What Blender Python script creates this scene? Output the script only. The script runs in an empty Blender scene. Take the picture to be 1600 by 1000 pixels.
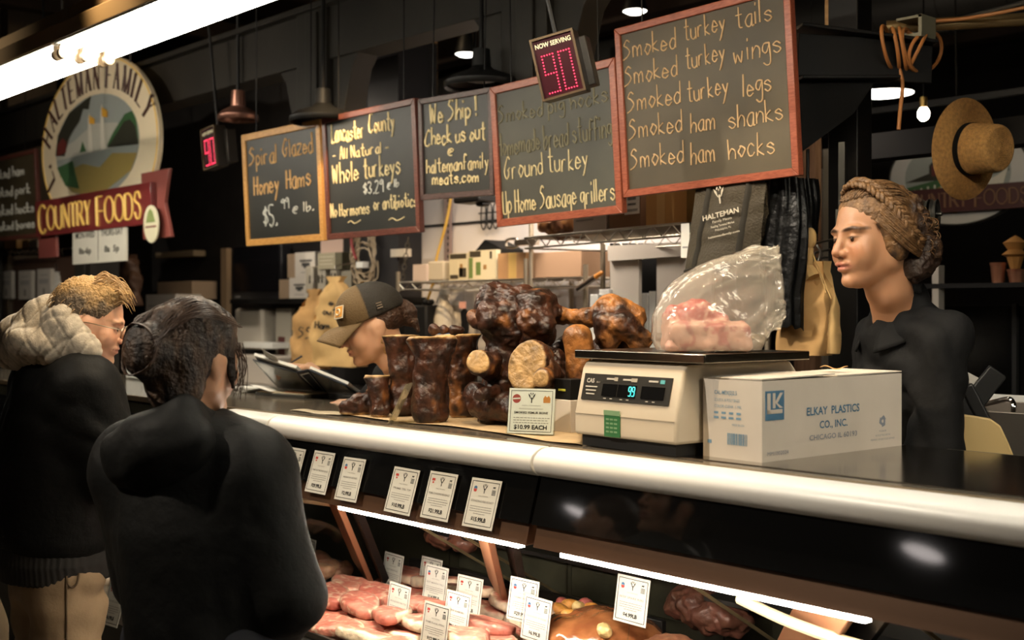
import bpy, math, random
import numpy as np
from mathutils import Vector, Matrix, noise as mn

S = bpy.context.scene
COL = S.collection
R_ = math.radians
random.seed(7)

# ---------------------------------------------------------------- camera
FPX, CZ, HOR = 1900.0, 1.52, 485.0
TH = R_(48.0)
VX, VY = -math.sin(TH), math.cos(TH)          # view direction
RX, RY = math.cos(TH), math.sin(TH)           # right direction
cam_d = bpy.data.cameras.new('camera')
cam = bpy.data.objects.new('camera', cam_d)
COL.objects.link(cam)
cam.location = (0, 0, CZ)
cam.rotation_euler = (math.pi / 2, 0, TH)
cam_d.sensor_width = 36.0
cam_d.lens = FPX / 1600 * 36
cam_d.shift_y = -15.0 / 1600
cam_d.clip_start = 0.05
cam_d.dof.use_dof = True
cam_d.dof.focus_distance = 3.35
cam_d.dof.aperture_fstop = 3.2
S.camera = cam

# ---------------------------------------------------------------- world, exposure
w = bpy.data.worlds.new('market_hall_air')
S.world = w
w.use_nodes = True
w.node_tree.nodes['Background'].inputs[0].default_value = (1.0, 0.80, 0.58, 1)
w.node_tree.nodes['Background'].inputs[1].default_value = 0.014
S.view_settings.view_transform = 'Standard'
S.view_settings.look = 'None'
S.view_settings.gamma = 1
S.view_settings.exposure = 0.0
try:
    S.view_settings.use_curve_mapping = False
except Exception:
    pass
S.cycles.max_bounces = 8
S.cycles.transparent_max_bounces = 24
S.cycles.sample_clamp_indirect = 4.0


def light(name, kind, loc, target, power, color, size=0.2, spot=60, blend=0.6, size_y=None):
    l = bpy.data.lights.new(name, kind)
    l.energy = power
    l.color = color
    if kind == 'AREA':
        l.size = size
        if size_y:
            l.shape = 'RECTANGLE'
            l.size_y = size_y
    else:
        l.shadow_soft_size = size
    if kind == 'SPOT':
        l.spot_size = R_(spot)
        l.spot_blend = blend
    o = bpy.data.objects.new(name, l)
    COL.objects.link(o)
    o.location = loc
    o.rotation_euler = (Vector(target) - Vector(loc)).to_track_quat('-Z', 'Y').to_euler()
    return o


def atd_(px, py, d):
    t = (px - 800) / FPX
    return ((VX + t * RX) * d, (VY + t * RY) * d, CZ - (py - HOR) * d / FPX)


WARM = (1.0, 0.70, 0.38)
WARMW = (1.0, 0.86, 0.69)
# hall ceiling spots over the counter and boards, with fill lamps added
light('spot_hall', 'SPOT', (-3.3, -0.7, 3.5), (-2.3, 2.35, 1.35), 420, WARMW, 0.05, 50, 0.8)
light('spot_counter', 'SPOT', (-1.55, 1.45, 3.3), (-2.6, 2.55, 1.25), 150, WARM, 0.05, 62, 0.8)
light('spot_counter_near', 'SPOT', (-0.5, 2.0, 3.3), (-1.35, 2.5, 1.2), 50, WARMW, 0.05, 60, 0.8)
light('spot_clerk', 'SPOT', (-2.7, 1.5, 3.1), (-1.75, 3.0, 1.6), 120, WARM, 0.06, 40, 0.7)
light('spot_writer', 'SPOT', (-4.6, 1.7, 3.2), (-3.75, 2.95, 1.4), 110, WARM, 0.06, 50, 0.7)
light('spot_boards', 'SPOT', (-1.9, 1.2, 3.3), (-2.6, 3.2, 2.25), 60, WARM, 0.06, 50, 0.8)
light('fill_aisle', 'SPOT', (-2.7, 2.0, 3.35), (-3.75, 1.5, 1.55), 150, WARM, 0.06, 44, 0.9)  # added fill to brighten the face of the man in glasses
light('fill_ceiling', 'POINT', atd_(500, -110, 7.6), (0, 0, 0), 26, WARM, 0.05)  # unseen point lamp added above the view to warm the ceiling timber
light('fill_sign', 'SPOT', (-6.0, -0.9, 3.4), (-7.0, 2.9, 2.55), 260, WARMW, 0.06, 58, 0.8)  # added to brighten the oval sign and the beige light housing
light('fill_bags', 'SPOT', (-4.3, 2.7, 3.1), (-5.15, 4.0, 1.5), 200, WARM, 0.06, 40, 0.8)  # extra lamp added to brighten the kraft bags
light('stall_fill', 'AREA', (-4.05, 3.72, 2.38), (-4.4, 4.3, 1.5), 24, (1, 0.86, 0.72), 0.5)  # added area fill for the white wall, hidden behind the boards
light('stall_fill_near', 'AREA', (-3.0, 3.60, 2.40), (-3.4, 3.95, 1.5), 9, (1, 0.86, 0.72), 0.35)  # second fill, added because the white cabinets came out dark
light('stall_lamp_far', 'AREA', (-6.6, 3.6, 2.7), (-6.6, 4.2, 1.5), 9, WARMW, 0.5)


# ---------------------------------------------------------------- photo geometry -> world
def kxy(px):
    t = (px - 800) / FPX
    return VX + t * RX, VY + t * RY


def atd(px, py, d):
    kx, ky = kxy(px)
    return Vector((kx * d, ky * d, CZ - (py - HOR) * d / FPX))


def onY(px, py, Y):
    return atd(px, py, Y / kxy(px)[1])


def onZ(px, py, z):
    return atd(px, py, (CZ - z) * FPX / (py - HOR))


VV = Vector((VX, VY, 0))
RR = Vector((RX, RY, 0))
UP = Vector((0, 0, 1))

# ---------------------------------------------------------------- materials
MATS = {}


def mat(name, col=(.5, .5, .5), rough=.5, metal=0, bump=0, bscale=60, var=0, vscale=8, emit=0,
        trans=0, ior=1.45, vcol=False, spec=None, sheen=0, sss=0, coat=0, bstretch=None, emcol=None):
    if name in MATS:
        return MATS[name]
    m = bpy.data.materials.new(name)
    m.use_nodes = True
    nt = m.node_tree
    b = nt.nodes['Principled BSDF']
    L = nt.links.new
    b.inputs['Base Color'].default_value = (*col, 1)
    b.inputs['Roughness'].default_value = rough
    b.inputs['Metallic'].default_value = metal
    b.inputs['IOR'].default_value = ior
    if trans:
        b.inputs['Transmission Weight'].default_value = trans
    if spec is not None:
        b.inputs['Specular IOR Level'].default_value = spec
    if sheen:
        b.inputs['Sheen Weight'].default_value = sheen
    if coat:
        b.inputs['Coat Weight'].default_value = coat
        b.inputs['Coat Roughness'].default_value = .12
    if sss:
        b.inputs['Subsurface Weight'].default_value = sss
        b.inputs['Subsurface Radius'].default_value = (.012, .005, .003)
        b.inputs['Subsurface Scale'].default_value = 1.0
    if emit:
        b.inputs['Emission Color'].default_value = (*(emcol or col), 1)
        b.inputs['Emission Strength'].default_value = emit
    tc = nt.nodes.new('ShaderNodeTexCoord')
    src = tc.outputs['Object']
    if bstretch:
        mp = nt.nodes.new('ShaderNodeMapping')
        mp.inputs['Scale'].default_value = bstretch
        L(src, mp.inputs[0])
        src = mp.outputs[0]
    base = None
    if vcol:
        a = nt.nodes.new('ShaderNodeAttribute')
        a.attribute_name = 'Col'
        base = a.outputs['Color']
    if var:
        n = nt.nodes.new('ShaderNodeTexNoise')
        n.inputs['Scale'].default_value = vscale
        n.inputs['Detail'].default_value = 5
        L(src, n.inputs['Vector'])
        mr = nt.nodes.new('ShaderNodeMapRange')
        mr.inputs[1].default_value = .3
        mr.inputs[2].default_value = .7
        mr.inputs[3].default_value = 1 - var
        mr.inputs[4].default_value = 1 + var
        L(n.outputs[0], mr.inputs[0])
        hsv = nt.nodes.new('ShaderNodeHueSaturation')
        if base:
            L(base, hsv.inputs['Color'])
        else:
            hsv.inputs['Color'].default_value = (*col, 1)
        L(mr.outputs[0], hsv.inputs['Value'])
        base = hsv.outputs[0]
    if base:
        L(base, b.inputs['Base Color'])
    if bump:
        n2 = nt.nodes.new('ShaderNodeTexNoise')
        n2.inputs['Scale'].default_value = bscale
        n2.inputs['Detail'].default_value = 4
        L(src, n2.inputs['Vector'])
        bp = nt.nodes.new('ShaderNodeBump')
        bp.inputs['Strength'].default_value = bump
        bp.inputs['Distance'].default_value = .01
        L(n2.outputs[0], bp.inputs['Height'])
        L(bp.outputs[0], b.inputs['Normal'])
    MATS[name] = m
    return m


def glass(name, tint=(1, 1, 1), refl=1.0, rough=.02, ior=1.45, haze=0, hazecol=(1, 1, 1), bump=0, bscale=30):
    """Thin sheet: see-through with a Fresnel reflection, and an optional milky share."""
    if name in MATS:
        return MATS[name]
    m = bpy.data.materials.new(name)
    m.use_nodes = True
    nt = m.node_tree
    nt.nodes.clear()
    L = nt.links.new
    out = nt.nodes.new('ShaderNodeOutputMaterial')
    tr = nt.nodes.new('ShaderNodeBsdfTransparent')
    tr.inputs[0].default_value = (*tint, 1)
    gl = nt.nodes.new('ShaderNodeBsdfGlossy')
    gl.inputs['Roughness'].default_value = rough
    fr = nt.nodes.new('ShaderNodeLayerWeight')
    fr.inputs[0].default_value = .5
    pw = nt.nodes.new('ShaderNodeMath')
    pw.operation = 'POWER'
    pw.inputs[1].default_value = 5
    L(fr.outputs['Facing'], pw.inputs[0])
    mu = nt.nodes.new('ShaderNodeMath')
    mu.operation = 'MULTIPLY_ADD'
    f0 = ((ior - 1) / (ior + 1)) ** 2
    mu.inputs[1].default_value = (1 - f0) * refl
    mu.inputs[2].default_value = f0 * refl
    mu.use_clamp = True
    L(pw.outputs[0], mu.inputs[0])
    base = tr.outputs[0]
    if haze:
        df = nt.nodes.new('ShaderNodeBsdfTranslucent')
        df.inputs[0].default_value = (*hazecol, 1)
        d2 = nt.nodes.new('ShaderNodeBsdfDiffuse')
        d2.inputs[0].default_value = (*hazecol, 1)
        m0 = nt.nodes.new('ShaderNodeMixShader')
        m0.inputs[0].default_value = .5
        L(df.outputs[0], m0.inputs[1])
        L(d2.outputs[0], m0.inputs[2])
        m1 = nt.nodes.new('ShaderNodeMixShader')
        m1.inputs[0].default_value = haze
        L(base, m1.inputs[1])
        L(m0.outputs[0], m1.inputs[2])
        base = m1.outputs[0]
    mx = nt.nodes.new('ShaderNodeMixShader')
    L(mu.outputs[0], mx.inputs[0])
    L(base, mx.inputs[1])
    L(gl.outputs[0], mx.inputs[2])
    if bump:
        tc = nt.nodes.new('ShaderNodeTexCoord')
        n2 = nt.nodes.new('ShaderNodeTexNoise')
        n2.inputs['Scale'].default_value = bscale
        n2.inputs['Detail'].default_value = 3
        L(tc.outputs['Object'], n2.inputs['Vector'])
        bp = nt.nodes.new('ShaderNodeBump')
        bp.inputs['Strength'].default_value = bump
        bp.inputs['Distance'].default_value = .01
        L(n2.outputs[0], bp.inputs['Height'])
        L(bp.outputs[0], gl.inputs['Normal'])
        L(bp.outputs[0], fr.inputs['Normal'])
    L(mx.outputs[0], out.inputs[0])
    MATS[name] = m
    return m


def wood(name, c1, c2, scale=6, rough=.45, along=(1, 12, 12)):
    if name in MATS:
        return MATS[name]
    m = mat(name, c1, rough)
    nt = m.node_tree
    b = nt.nodes['Principled BSDF']
    tc = nt.nodes.new('ShaderNodeTexCoord')
    mp = nt.nodes.new('ShaderNodeMapping')
    mp.inputs['Scale'].default_value = along
    n = nt.nodes.new('ShaderNodeTexNoise')
    n.inputs['Scale'].default_value = scale
    n.inputs['Detail'].default_value = 6
    cr = nt.nodes.new('ShaderNodeValToRGB')
    cr.color_ramp.elements[0].position = .35
    cr.color_ramp.elements[1].position = .65
    cr.color_ramp.elements[0].color = (*c1, 1)
    cr.color_ramp.elements[1].color = (*c2, 1)
    L = nt.links.new
    L(tc.outputs['Object'], mp.inputs[0])
    L(mp.outputs[0], n.inputs['Vector'])
    L(n.outputs[0], cr.inputs[0])
    L(cr.outputs[0], b.inputs['Base Color'])
    return m


black = mat('black_steel', (.0045, .0042, .004), .5, .0, spec=.3)
olive = mat('dark_olive_paint', (.016, .0135, .0095), .6, 0, var=.25, vscale=3, bump=.1, bscale=20)
steel = mat('brushed_steel', (.42, .39, .35), .28, 1, var=.12, vscale=5)
chrome = mat('chrome_wire', (.55, .50, .42), .3, 1)
white_p = mat('white_plastic', (.80, .80, .76), .35)
paper = mat('white_paper', (.80, .78, .72), .8)
ink = mat('black_ink', (.012, .012, .014), .7)
greyink = mat('grey_ink', (.30, .29, .28), .8)
redink = mat('red_ink', (.55, .06, .05), .7)
blueink = mat('blue_ink', (.06, .17, .36), .7)
kraft = mat('kraft_paper', (.53, .31, .12), .85, var=.12, vscale=10, bump=.25, bscale=25)
card_b = mat('brown_cardboard', (.42, .23, .10), .85, var=.08, vscale=12)
cloth_b = mat('black_cloth', (.006, .006, .006), .85, bump=.5, bscale=18, spec=.2)


# ---------------------------------------------------------------- mesh building
class MB:
    def __init__(s):
        s.v, s.f, s.m, s.cur = [], [], [], 0

    def use(s, i):
        s.cur = i
        return s

    def raw(s, vs, fs, M=None):
        o = len(s.v)
        if M is not None:
            vs = [M @ Vector(p) for p in vs]
        s.v += [tuple(p) for p in vs]
        for f in fs:
            s.f.append([o + i for i in f])
            s.m.append(s.cur)
        return s

    def box(s, c, d, M=None):
        x, y, z = c
        a, b, e = d[0] / 2, d[1] / 2, d[2] / 2
        vs = [(x + i * a, y + j * b, z + k * e) for i in (-1, 1) for j in (-1, 1) for k in (-1, 1)]
        return s.raw(vs, [(0, 1, 3, 2), (4, 6, 7, 5), (0, 4, 5, 1), (2, 3, 7, 6), (0, 2, 6, 4), (1, 5, 7, 3)], M)

    def bar(s, p, q, w, h, up=(0, 0, 1)):
        """Box beam from p to q."""
        p, q = Vector(p), Vector(q)
        d = (q - p).normalized()
        sx = d.cross(Vector(up))
        if sx.length < 1e-4:
            sx = d.cross(Vector((0, 1, 0)))
        sx.normalize()
        u = sx.cross(d)
        vs = [e + sx * i * w / 2 + u * j * h / 2 for e in (p, q) for i, j in ((-1, -1), (1, -1), (1, 1), (-1, 1))]
        return s.raw(vs, [(3, 2, 1, 0), (4, 5, 6, 7), (0, 1, 5, 4), (1, 2, 6, 5), (2, 3, 7, 6), (3, 0, 4, 7)])

    def quad(s, a, b, c, d):
        return s.raw([a, b, c, d], [(0, 1, 2, 3)])

    def prism(s, poly, h, M=None):
        """poly in local xz, thickness h along +y."""
        n = len(poly)
        vs = [(x, 0, z) for x, z in poly] + [(x, h, z) for x, z in poly]
        return s.raw(vs, [list(range(n)), list(range(2 * n - 1, n - 1, -1))] +
                     [(i + n, (i + 1) % n + n, (i + 1) % n, i) for i in range(n)], M)

    def tube(s, path, r, n=8, closed=False, caps=True, flat=1.0):
        P = [Vector(p) for p in path]
        N = len(P)
        rs = list(r) if hasattr(r, '__len__') else [r] * N
        o = len(s.v)
        u = None
        for i, p in enumerate(P):
            a = P[(i - 1) % N] if (closed or i) else p
            b = P[(i + 1) % N] if (closed or i < N - 1) else p
            t = (b - a)
            t = t.normalized() if t.length > 1e-9 else Vector((0, 0, 1))
            if u is None:
                u = t.orthogonal().normalized()
            u = u - t * u.dot(t)
            u = u.normalized() if u.length > 1e-6 else t.orthogonal().normalized()
            w_ = t.cross(u)
            for k in range(n):
                q = 2 * math.pi * k / n
                s.v.append(tuple(p + (u * math.cos(q) + w_ * math.sin(q) * flat) * rs[i]))
        for i in range(N if closed else N - 1):
            j = (i + 1) % N
            for k in range(n):
                l = (k + 1) % n
                s.f.append([o + i * n + k, o + i * n + l, o + j * n + l, o + j * n + k])
                s.m.append(s.cur)
        if caps and not closed:
            s.f.append([o + k for k in range(n)][::-1])
            s.f.append([o + (N - 1) * n + k for k in range(n)])
            s.m += [s.cur, s.cur]
        return s

    def cyl(s, p, q, r, r2=None, n=20):
        return s.tube([p, q], [r, r if r2 is None else r2], n)

    def lathe(s, prof, n=32, M=None, arc=1.0):
        vs, fs = [], []
        m = len(prof)
        for k in range(n if arc >= 1 else n + 1):
            a = 2 * math.pi * arc * k / n
            vs += [(r * math.cos(a), r * math.sin(a), z) for r, z in prof]
        kk = n
        for k in range(kk):
            l = (k + 1) % n if arc >= 1 else k + 1
            for i in range(m - 1):
                fs.append((k * m + i, l * m + i, l * m + i + 1, k * m + i + 1))
        return s.raw(vs, fs, M)

    def ell(s, c, r, M=None, n=16, m=10):
        prof = [(math.sin(math.pi * i / m), -math.cos(math.pi * i / m)) for i in range(m + 1)]
        T = Matrix.Translation(c) @ (M or Matrix.Identity(4)) @ Matrix.Diagonal((*r, 1))
        return s.lathe([(max(a, 1e-4), b) for a, b in prof], n, T)

    def grid(s, fn, nu, nv, closeu=False):
        """fn(u,v)->point for u,v in 0..1"""
        vs = [fn(i / nu, j / nv) for i in range(nu + (0 if closeu else 1)) for j in range(nv + 1)]
        fs = []
        for i in range(nu):
            k = (i + 1) % nu if closeu else i + 1
            for j in range(nv):
                fs.append((i * (nv + 1) + j, k * (nv + 1) + j, k * (nv + 1) + j + 1, i * (nv + 1) + j + 1))
        return s.raw(vs, fs)

    def build(s, name, mats, parent=None, M=None, smooth=35, bevel=0, seg=2, cols=None, solid=0):
        me = bpy.data.meshes.new(name)
        me.from_pydata(s.v, [], s.f)
        if M is not None:
            me.transform(M)
        for mm in (mats if isinstance(mats, (list, tuple)) else [mats]):
            me.materials.append(mm)
        if any(s.m):
            me.polygons.foreach_set('material_index', s.m)
        if cols is not None:
            a = me.color_attributes.new('Col', 'FLOAT_COLOR', 'POINT')
            c4 = np.ones((len(s.v), 4), np.float32)
            c4[:, :3] = cols
            a.data.foreach_set('color', c4.ravel())
        if smooth:
            me.shade_smooth() if smooth >= 180 else me.set_sharp_from_angle(angle=R_(smooth))
            if smooth < 180:
                me.polygons.foreach_set('use_smooth', [True] * len(me.polygons))
        me.update()
        o = bpy.data.objects.new(name, me)
        COL.objects.link(o)
        if parent is not None:
            o.parent = parent
        if bevel:
            b = o.modifiers.new('bevel', 'BEVEL')
            b.width = bevel
            b.segments = seg
            b.limit_method = 'ANGLE'
        if solid:
            b = o.modifiers.new('solid', 'SOLIDIFY')
            b.thickness = solid
        return o


def tag(o, label, cat, group=None, kind=None):
    o['label'] = label
    o['category'] = cat
    if group:
        o['group'] = group
    if kind:
        o['kind'] = kind
    return o


def struct(o):
    o['kind'] = 'structure'
    return o


def thing(name, label, cat, loc=(0, 0, 0), group=None, M=None):
    o = bpy.data.objects.new(name, None)
    o.empty_display_size = .05
    COL.objects.link(o)
    if M is not None:
        o.matrix_world = M
    else:
        o.location = loc
    return tag(o, label, cat, group)


def copy_tree(o, parent=None):
    c = o.copy()
    COL.objects.link(c)
    if parent is not None:
        c.parent = parent
    for ch in list(o.children):
        copy_tree(ch, c)
    return c


def frame(org, x, y, z=None):
    """Matrix whose columns are the given axes (world vectors)."""
    x = Vector(x).normalized()
    y = Vector(y)
    y = (y - x * y.dot(x)).normalized()
    z = x.cross(y)
    M = Matrix.Identity(4)
    for i in range(3):
        M[i][0], M[i][1], M[i][2], M[i][3] = x[i], y[i], z[i], org[i]
    return M


def rotz(loc, a):
    return Matrix.Translation(loc) @ Matrix.Rotation(R_(a), 4, 'Z')


# ---------------------------------------------------------------- lettering
_tc = {}


def txt(mb, s, size, M, width=None, align='C', bold=0, cond=1.0, h=.0004):
    """Printed lettering: local x right, z up, on the plane y=0, facing -y. Fits to width when given."""
    key = (s, bold)
    if key not in _tc:
        cu = bpy.data.curves.new('t', 'FONT')
        cu.body = s
        cu.size = 1
        cu.offset = bold
        cu.resolution_u = 3
        o = bpy.data.objects.new('t', cu)
        COL.objects.link(o)
        dg = bpy.context.evaluated_depsgraph_get()
        me = bpy.data.meshes.new_from_object(o.evaluated_get(dg))
        vs = [(v.co.x, v.co.y) for v in me.vertices]
        fs = [list(p.vertices) for p in me.polygons]
        bpy.data.objects.remove(o)
        bpy.data.curves.remove(cu)
        bpy.data.meshes.remove(me)
        _tc[key] = (vs, fs)
    vs, fs = _tc[key]
    if not vs:
        return
    x0, x1 = min(v[0] for v in vs), max(v[0] for v in vs)
    k = size * cond if width is None else width / (x1 - x0)
    W = (x1 - x0) * k
    ox = {'C': -W / 2, 'L': 0, 'R': -W}[align]
    mb.raw([(ox + (x - x0) * k, -h, y * size) for x, y in vs], fs, M)


# single-stroke hand lettering; points are (x, y+3) pairs, baseline 3, x-height 7, ascender b
HAND = {
    'a': '47 27 05 13 33 46|47 43 53', 'b': '0b 03 23 45 37 16 05', 'c': '46 27 05 13 33 44', 'd': '46 27 05 13 33 45|4b 43',
    'e': '05 45 36 17 04 23 44', 'f': '4a 2b 19 13|07 37', 'g': '47 17 05 24 47|47 41 20 01', 'h': '0b 03|05 27 46 43',
    'i': '07 03|09 0a', 'k': '0b 03|37 05 43', 'l': '0b 03', 'm': '07 03|05 17 36 33|35 57 66 63', 'n': '07 03|05 27 46 43',
    'o': '27 05 14 23 45 46 27 17', 'p': '07 00|06 27 45 23 04', 'r': '07 03|05 17 37', 's': '46 27 06 35 44 23 04',
    't': '2b 24 33 43|08 48', 'u': '07 04 23 44|47 43', 'v': '07 23 47', 'w': '07 13 26 43 57', 'y': '07 24|47 11 00',
    'z': '07 47 03 43', 'S': '5a 3b 19 38 56 34 03', 'G': '5a 3b 06 23 44 46|36 57', 'H': '0b 03|4b 43|07 57',
    'L': '0b 03 43', 'C': '5a 3b 07 04 33 54', 'A': '03 2b 43|16 36', 'N': '03 0b 43 4b', 'W': '0b 13 29 43 5b',
    'U': '0b 04 23 44 4b', 'P': '0b 03|0b 3b 49 37 07', '$': '49 2a 08 37 45 24 05|2b 23', '5': '4b 0b 08 37 45 23 04',
    '9': '4a 2b 09 28 4a 43', '3': '0a 2b 49 27 45 23 04', '2': '0a 2b 49 03 43', '.': '03 13 14', '!': '0b 05|03 04',
    '@': '36 27 15 24 36 35 45 57 38 17 04 22 42', '-': '06 36', 'd ': '', ',': '03 01',
}
HW = {'m': 7, 'w': 6.5, 'W': 6.5, 'i': 1.2, 'l': 1.2, '.': 1.5, '!': 1.2, 'S': 6.2, 'G': 6.2, 'C': 6, '@': 7, '-': 4.5}


def smooth_path(P, k=4):
    if len(P) < 3:
        return P
    out = []
    n = len(P)
    for i in range(n - 1):
        p0, p1, p2, p3 = P[max(i - 1, 0)], P[i], P[i + 1], P[min(i + 2, n - 1)]
        for j in range(k):
            t = j / k
            out.append(tuple(.5 * (2 * b + (c - a) * t + (2 * a - 5 * b + 4 * c - d) * t * t + (3 * b - a - 3 * c + d) * t ** 3)
                             for a, b, c, d in zip(p0, p1, p2, p3)))
    out.append(P[-1])
    return out


def hand(mb, s, x0, x1, y, hgt, r, y_off=-.001, rng=None, flat=.5):
    """Chalk handwriting between x0 and x1, baseline y, capital height hgt, on local plane y=0."""
    rng = rng or random.Random(len(s) * 31 + int(1000 * abs(x0)))
    pos, x = [], 0
    for ch in s:
        pos.append(x)
        x += 3.2 if ch == ' ' else HW.get(ch, 4.4) + 1.5
    kx = (x1 - x0) / (x - 1.5)
    ky = hgt / 8
    for ch, px in zip(s, pos):
        if ch == ' ' or ch not in HAND:
            continue
        j = rng.uniform(-.35, .35)
        sl = rng.uniform(-.04, .08)
        sc = rng.uniform(.92, 1.1)
        for st in HAND[ch].split('|'):
            pts = [(int(q[0], 16), int(q[1], 16) - 3) for q in st.split()]
            pts = [(a + sl * b + rng.uniform(-.12, .12), b * sc + j) for a, b in pts]
            pts = smooth_path(pts, 4)
            P = [Vector((x0 + (px + a) * kx, y_off, y + b * ky)) for a, b in pts]
            rr = [r * rng.uniform(.75, 1.2) for _ in P]
            mb.tube(P, rr, 5)


# roman capitals for painted signs: thick/thin strokes with serifs
ROM = {'L': ('00 08 T|00 40 t', 4.2), 'H': ('00 08 T|50 58 T|04 54 t', 5.4), 'A': ('00 28 t|28 50 T|13 43 t', 5),
       'T': ('20 28 T|08 48 t', 4.4), 'E': ('00 08 T|08 38 t|04 34 t|00 40 t', 4.2), 'M': ('00 08 t|08 30 T|30 68 t|68 60 T', 6.4),
       'N': ('00 08 t|08 50 T|50 58 t', 5.4), 'F': ('00 08 T|08 38 t|04 34 t', 4), 'I': ('00 08 T', 1.4), 'Y': ('08 24 T|24 48 t|24 20 T', 4.6),
       'C': ('57 48 28 06 02 20 40 51 c', 5.4), 'O': ('28 06 02 20 40 62 66 48 28 c', 6.4), 'U': ('08 02 20 40 52 58 c', 5.4),
       'R': ('00 08 T|08 38 46 34 04 c|24 50 T', 5), 'D': ('00 08 T|08 38 56 52 30 00 c', 5.6), 'S': ('46 38 18 06 15 34 42 30 10 02 c', 4.8), '.': ('00 01 T', 1)}


def roman(mb, ch, M, h, kx=1.0):
    k = h / 8
    seg, wd = ROM[ch]
    for st in seg.split('|'):
        q = st.split()
        kind = q[-1]
        P = [(int(a[0]) * k * kx, int(a[1]) * k) for a in q[:-1]]
        if kind == 'c':
            P = smooth_path(P, 4)
        th = {'T': .62, 't': .28, 'c': .42}[kind] * k
        mb.tube([M @ Vector((a, -.002, b)) for a, b in P], th, 6)
        if kind != 'c':
            for a, b in (P[0], P[-1]):
                if abs(P[0][0] - P[-1][0]) < 3.2 * k:
                    mb.tube([M @ Vector((a - .75 * k, -.002, b)), M @ Vector((a + .75 * k, -.002, b))], .2 * k, 4)
                else:
                    mb.tube([M @ Vector((a, -.002, b - .6 * k)), M @ Vector((a, -.002, b + .6 * k))], .2 * k, 4)
    return wd * k * kx


def roman_line(mb, s, x0, x1, z, h, M, first=1.0):
    tot = sum((ROM[c][1] + 1.3) * (first if i and s[i - 1] == ' ' or i == 0 else 1) if c != ' ' else 4 for i, c in enumerate(s))
    kx = (x1 - x0) / (tot * h / 8)
    x = x0
    for i, c in enumerate(s):
        if c == ' ':
            x += 4 * h / 8 * kx
            continue
        f_ = first if (i == 0 or s[i - 1] == ' ') else 1
        roman(mb, c, M @ Matrix.Translation((x, 0, z - (h * (f_ - 1) * .6))), h * f_, kx)
        x += (ROM[c][1] + 1.3) * h / 8 * kx * f_


# ---------------------------------------------------------------- signed-distance modelling
def rcone(X, Y, Z, a, b, r1, r2):
    a = np.asarray(a, np.float32)
    b = np.asarray(b, np.float32)
    d = b - a
    l2 = float(d @ d) + 1e-12
    t = np.clip(((X - a[0]) * d[0] + (Y - a[1]) * d[1] + (Z - a[2]) * d[2]) / l2, 0, 1)
    return np.sqrt((X - a[0] - t * d[0]) ** 2 + (Y - a[1] - t * d[1]) ** 2 + (Z - a[2] - t * d[2]) ** 2) - (r1 + (r2 - r1) * t)


def elld(X, Y, Z, c, r):
    k0 = np.sqrt(((X - c[0]) / r[0]) ** 2 + ((Y - c[1]) / r[1]) ** 2 + ((Z - c[2]) / r[2]) ** 2)
    return (k0 - 1) * min(r) * (.6 + .4 * np.minimum(k0, 1.5))


def smin(a, b, k):
    h = np.clip(.5 + .5 * (b - a) / k, 0, 1)
    return b + (a - b) * h - k * h * (1 - h)


def smax(a, b, k):
    return -smin(-a, -b, k)


def loc(M, X, Y, Z):
    """world -> local coordinates of rigid matrix M"""
    I = M.inverted()
    return [I[i][0] * X + I[i][1] * Y + I[i][2] * Z + I[i][3] for i in range(3)]


def axis(lo, hi, step, fine=None):
    """grid coordinates, finer inside fine=(lo,hi,step)"""
    if not fine:
        return np.arange(lo, hi + step, step, dtype=np.float32)
    a = np.arange(lo, fine[0], step)
    b = np.arange(fine[0], fine[1], fine[2])
    c = np.arange(fine[1], hi + step, step)
    return np.unique(np.concatenate([a, b, c])).astype(np.float32)


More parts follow.
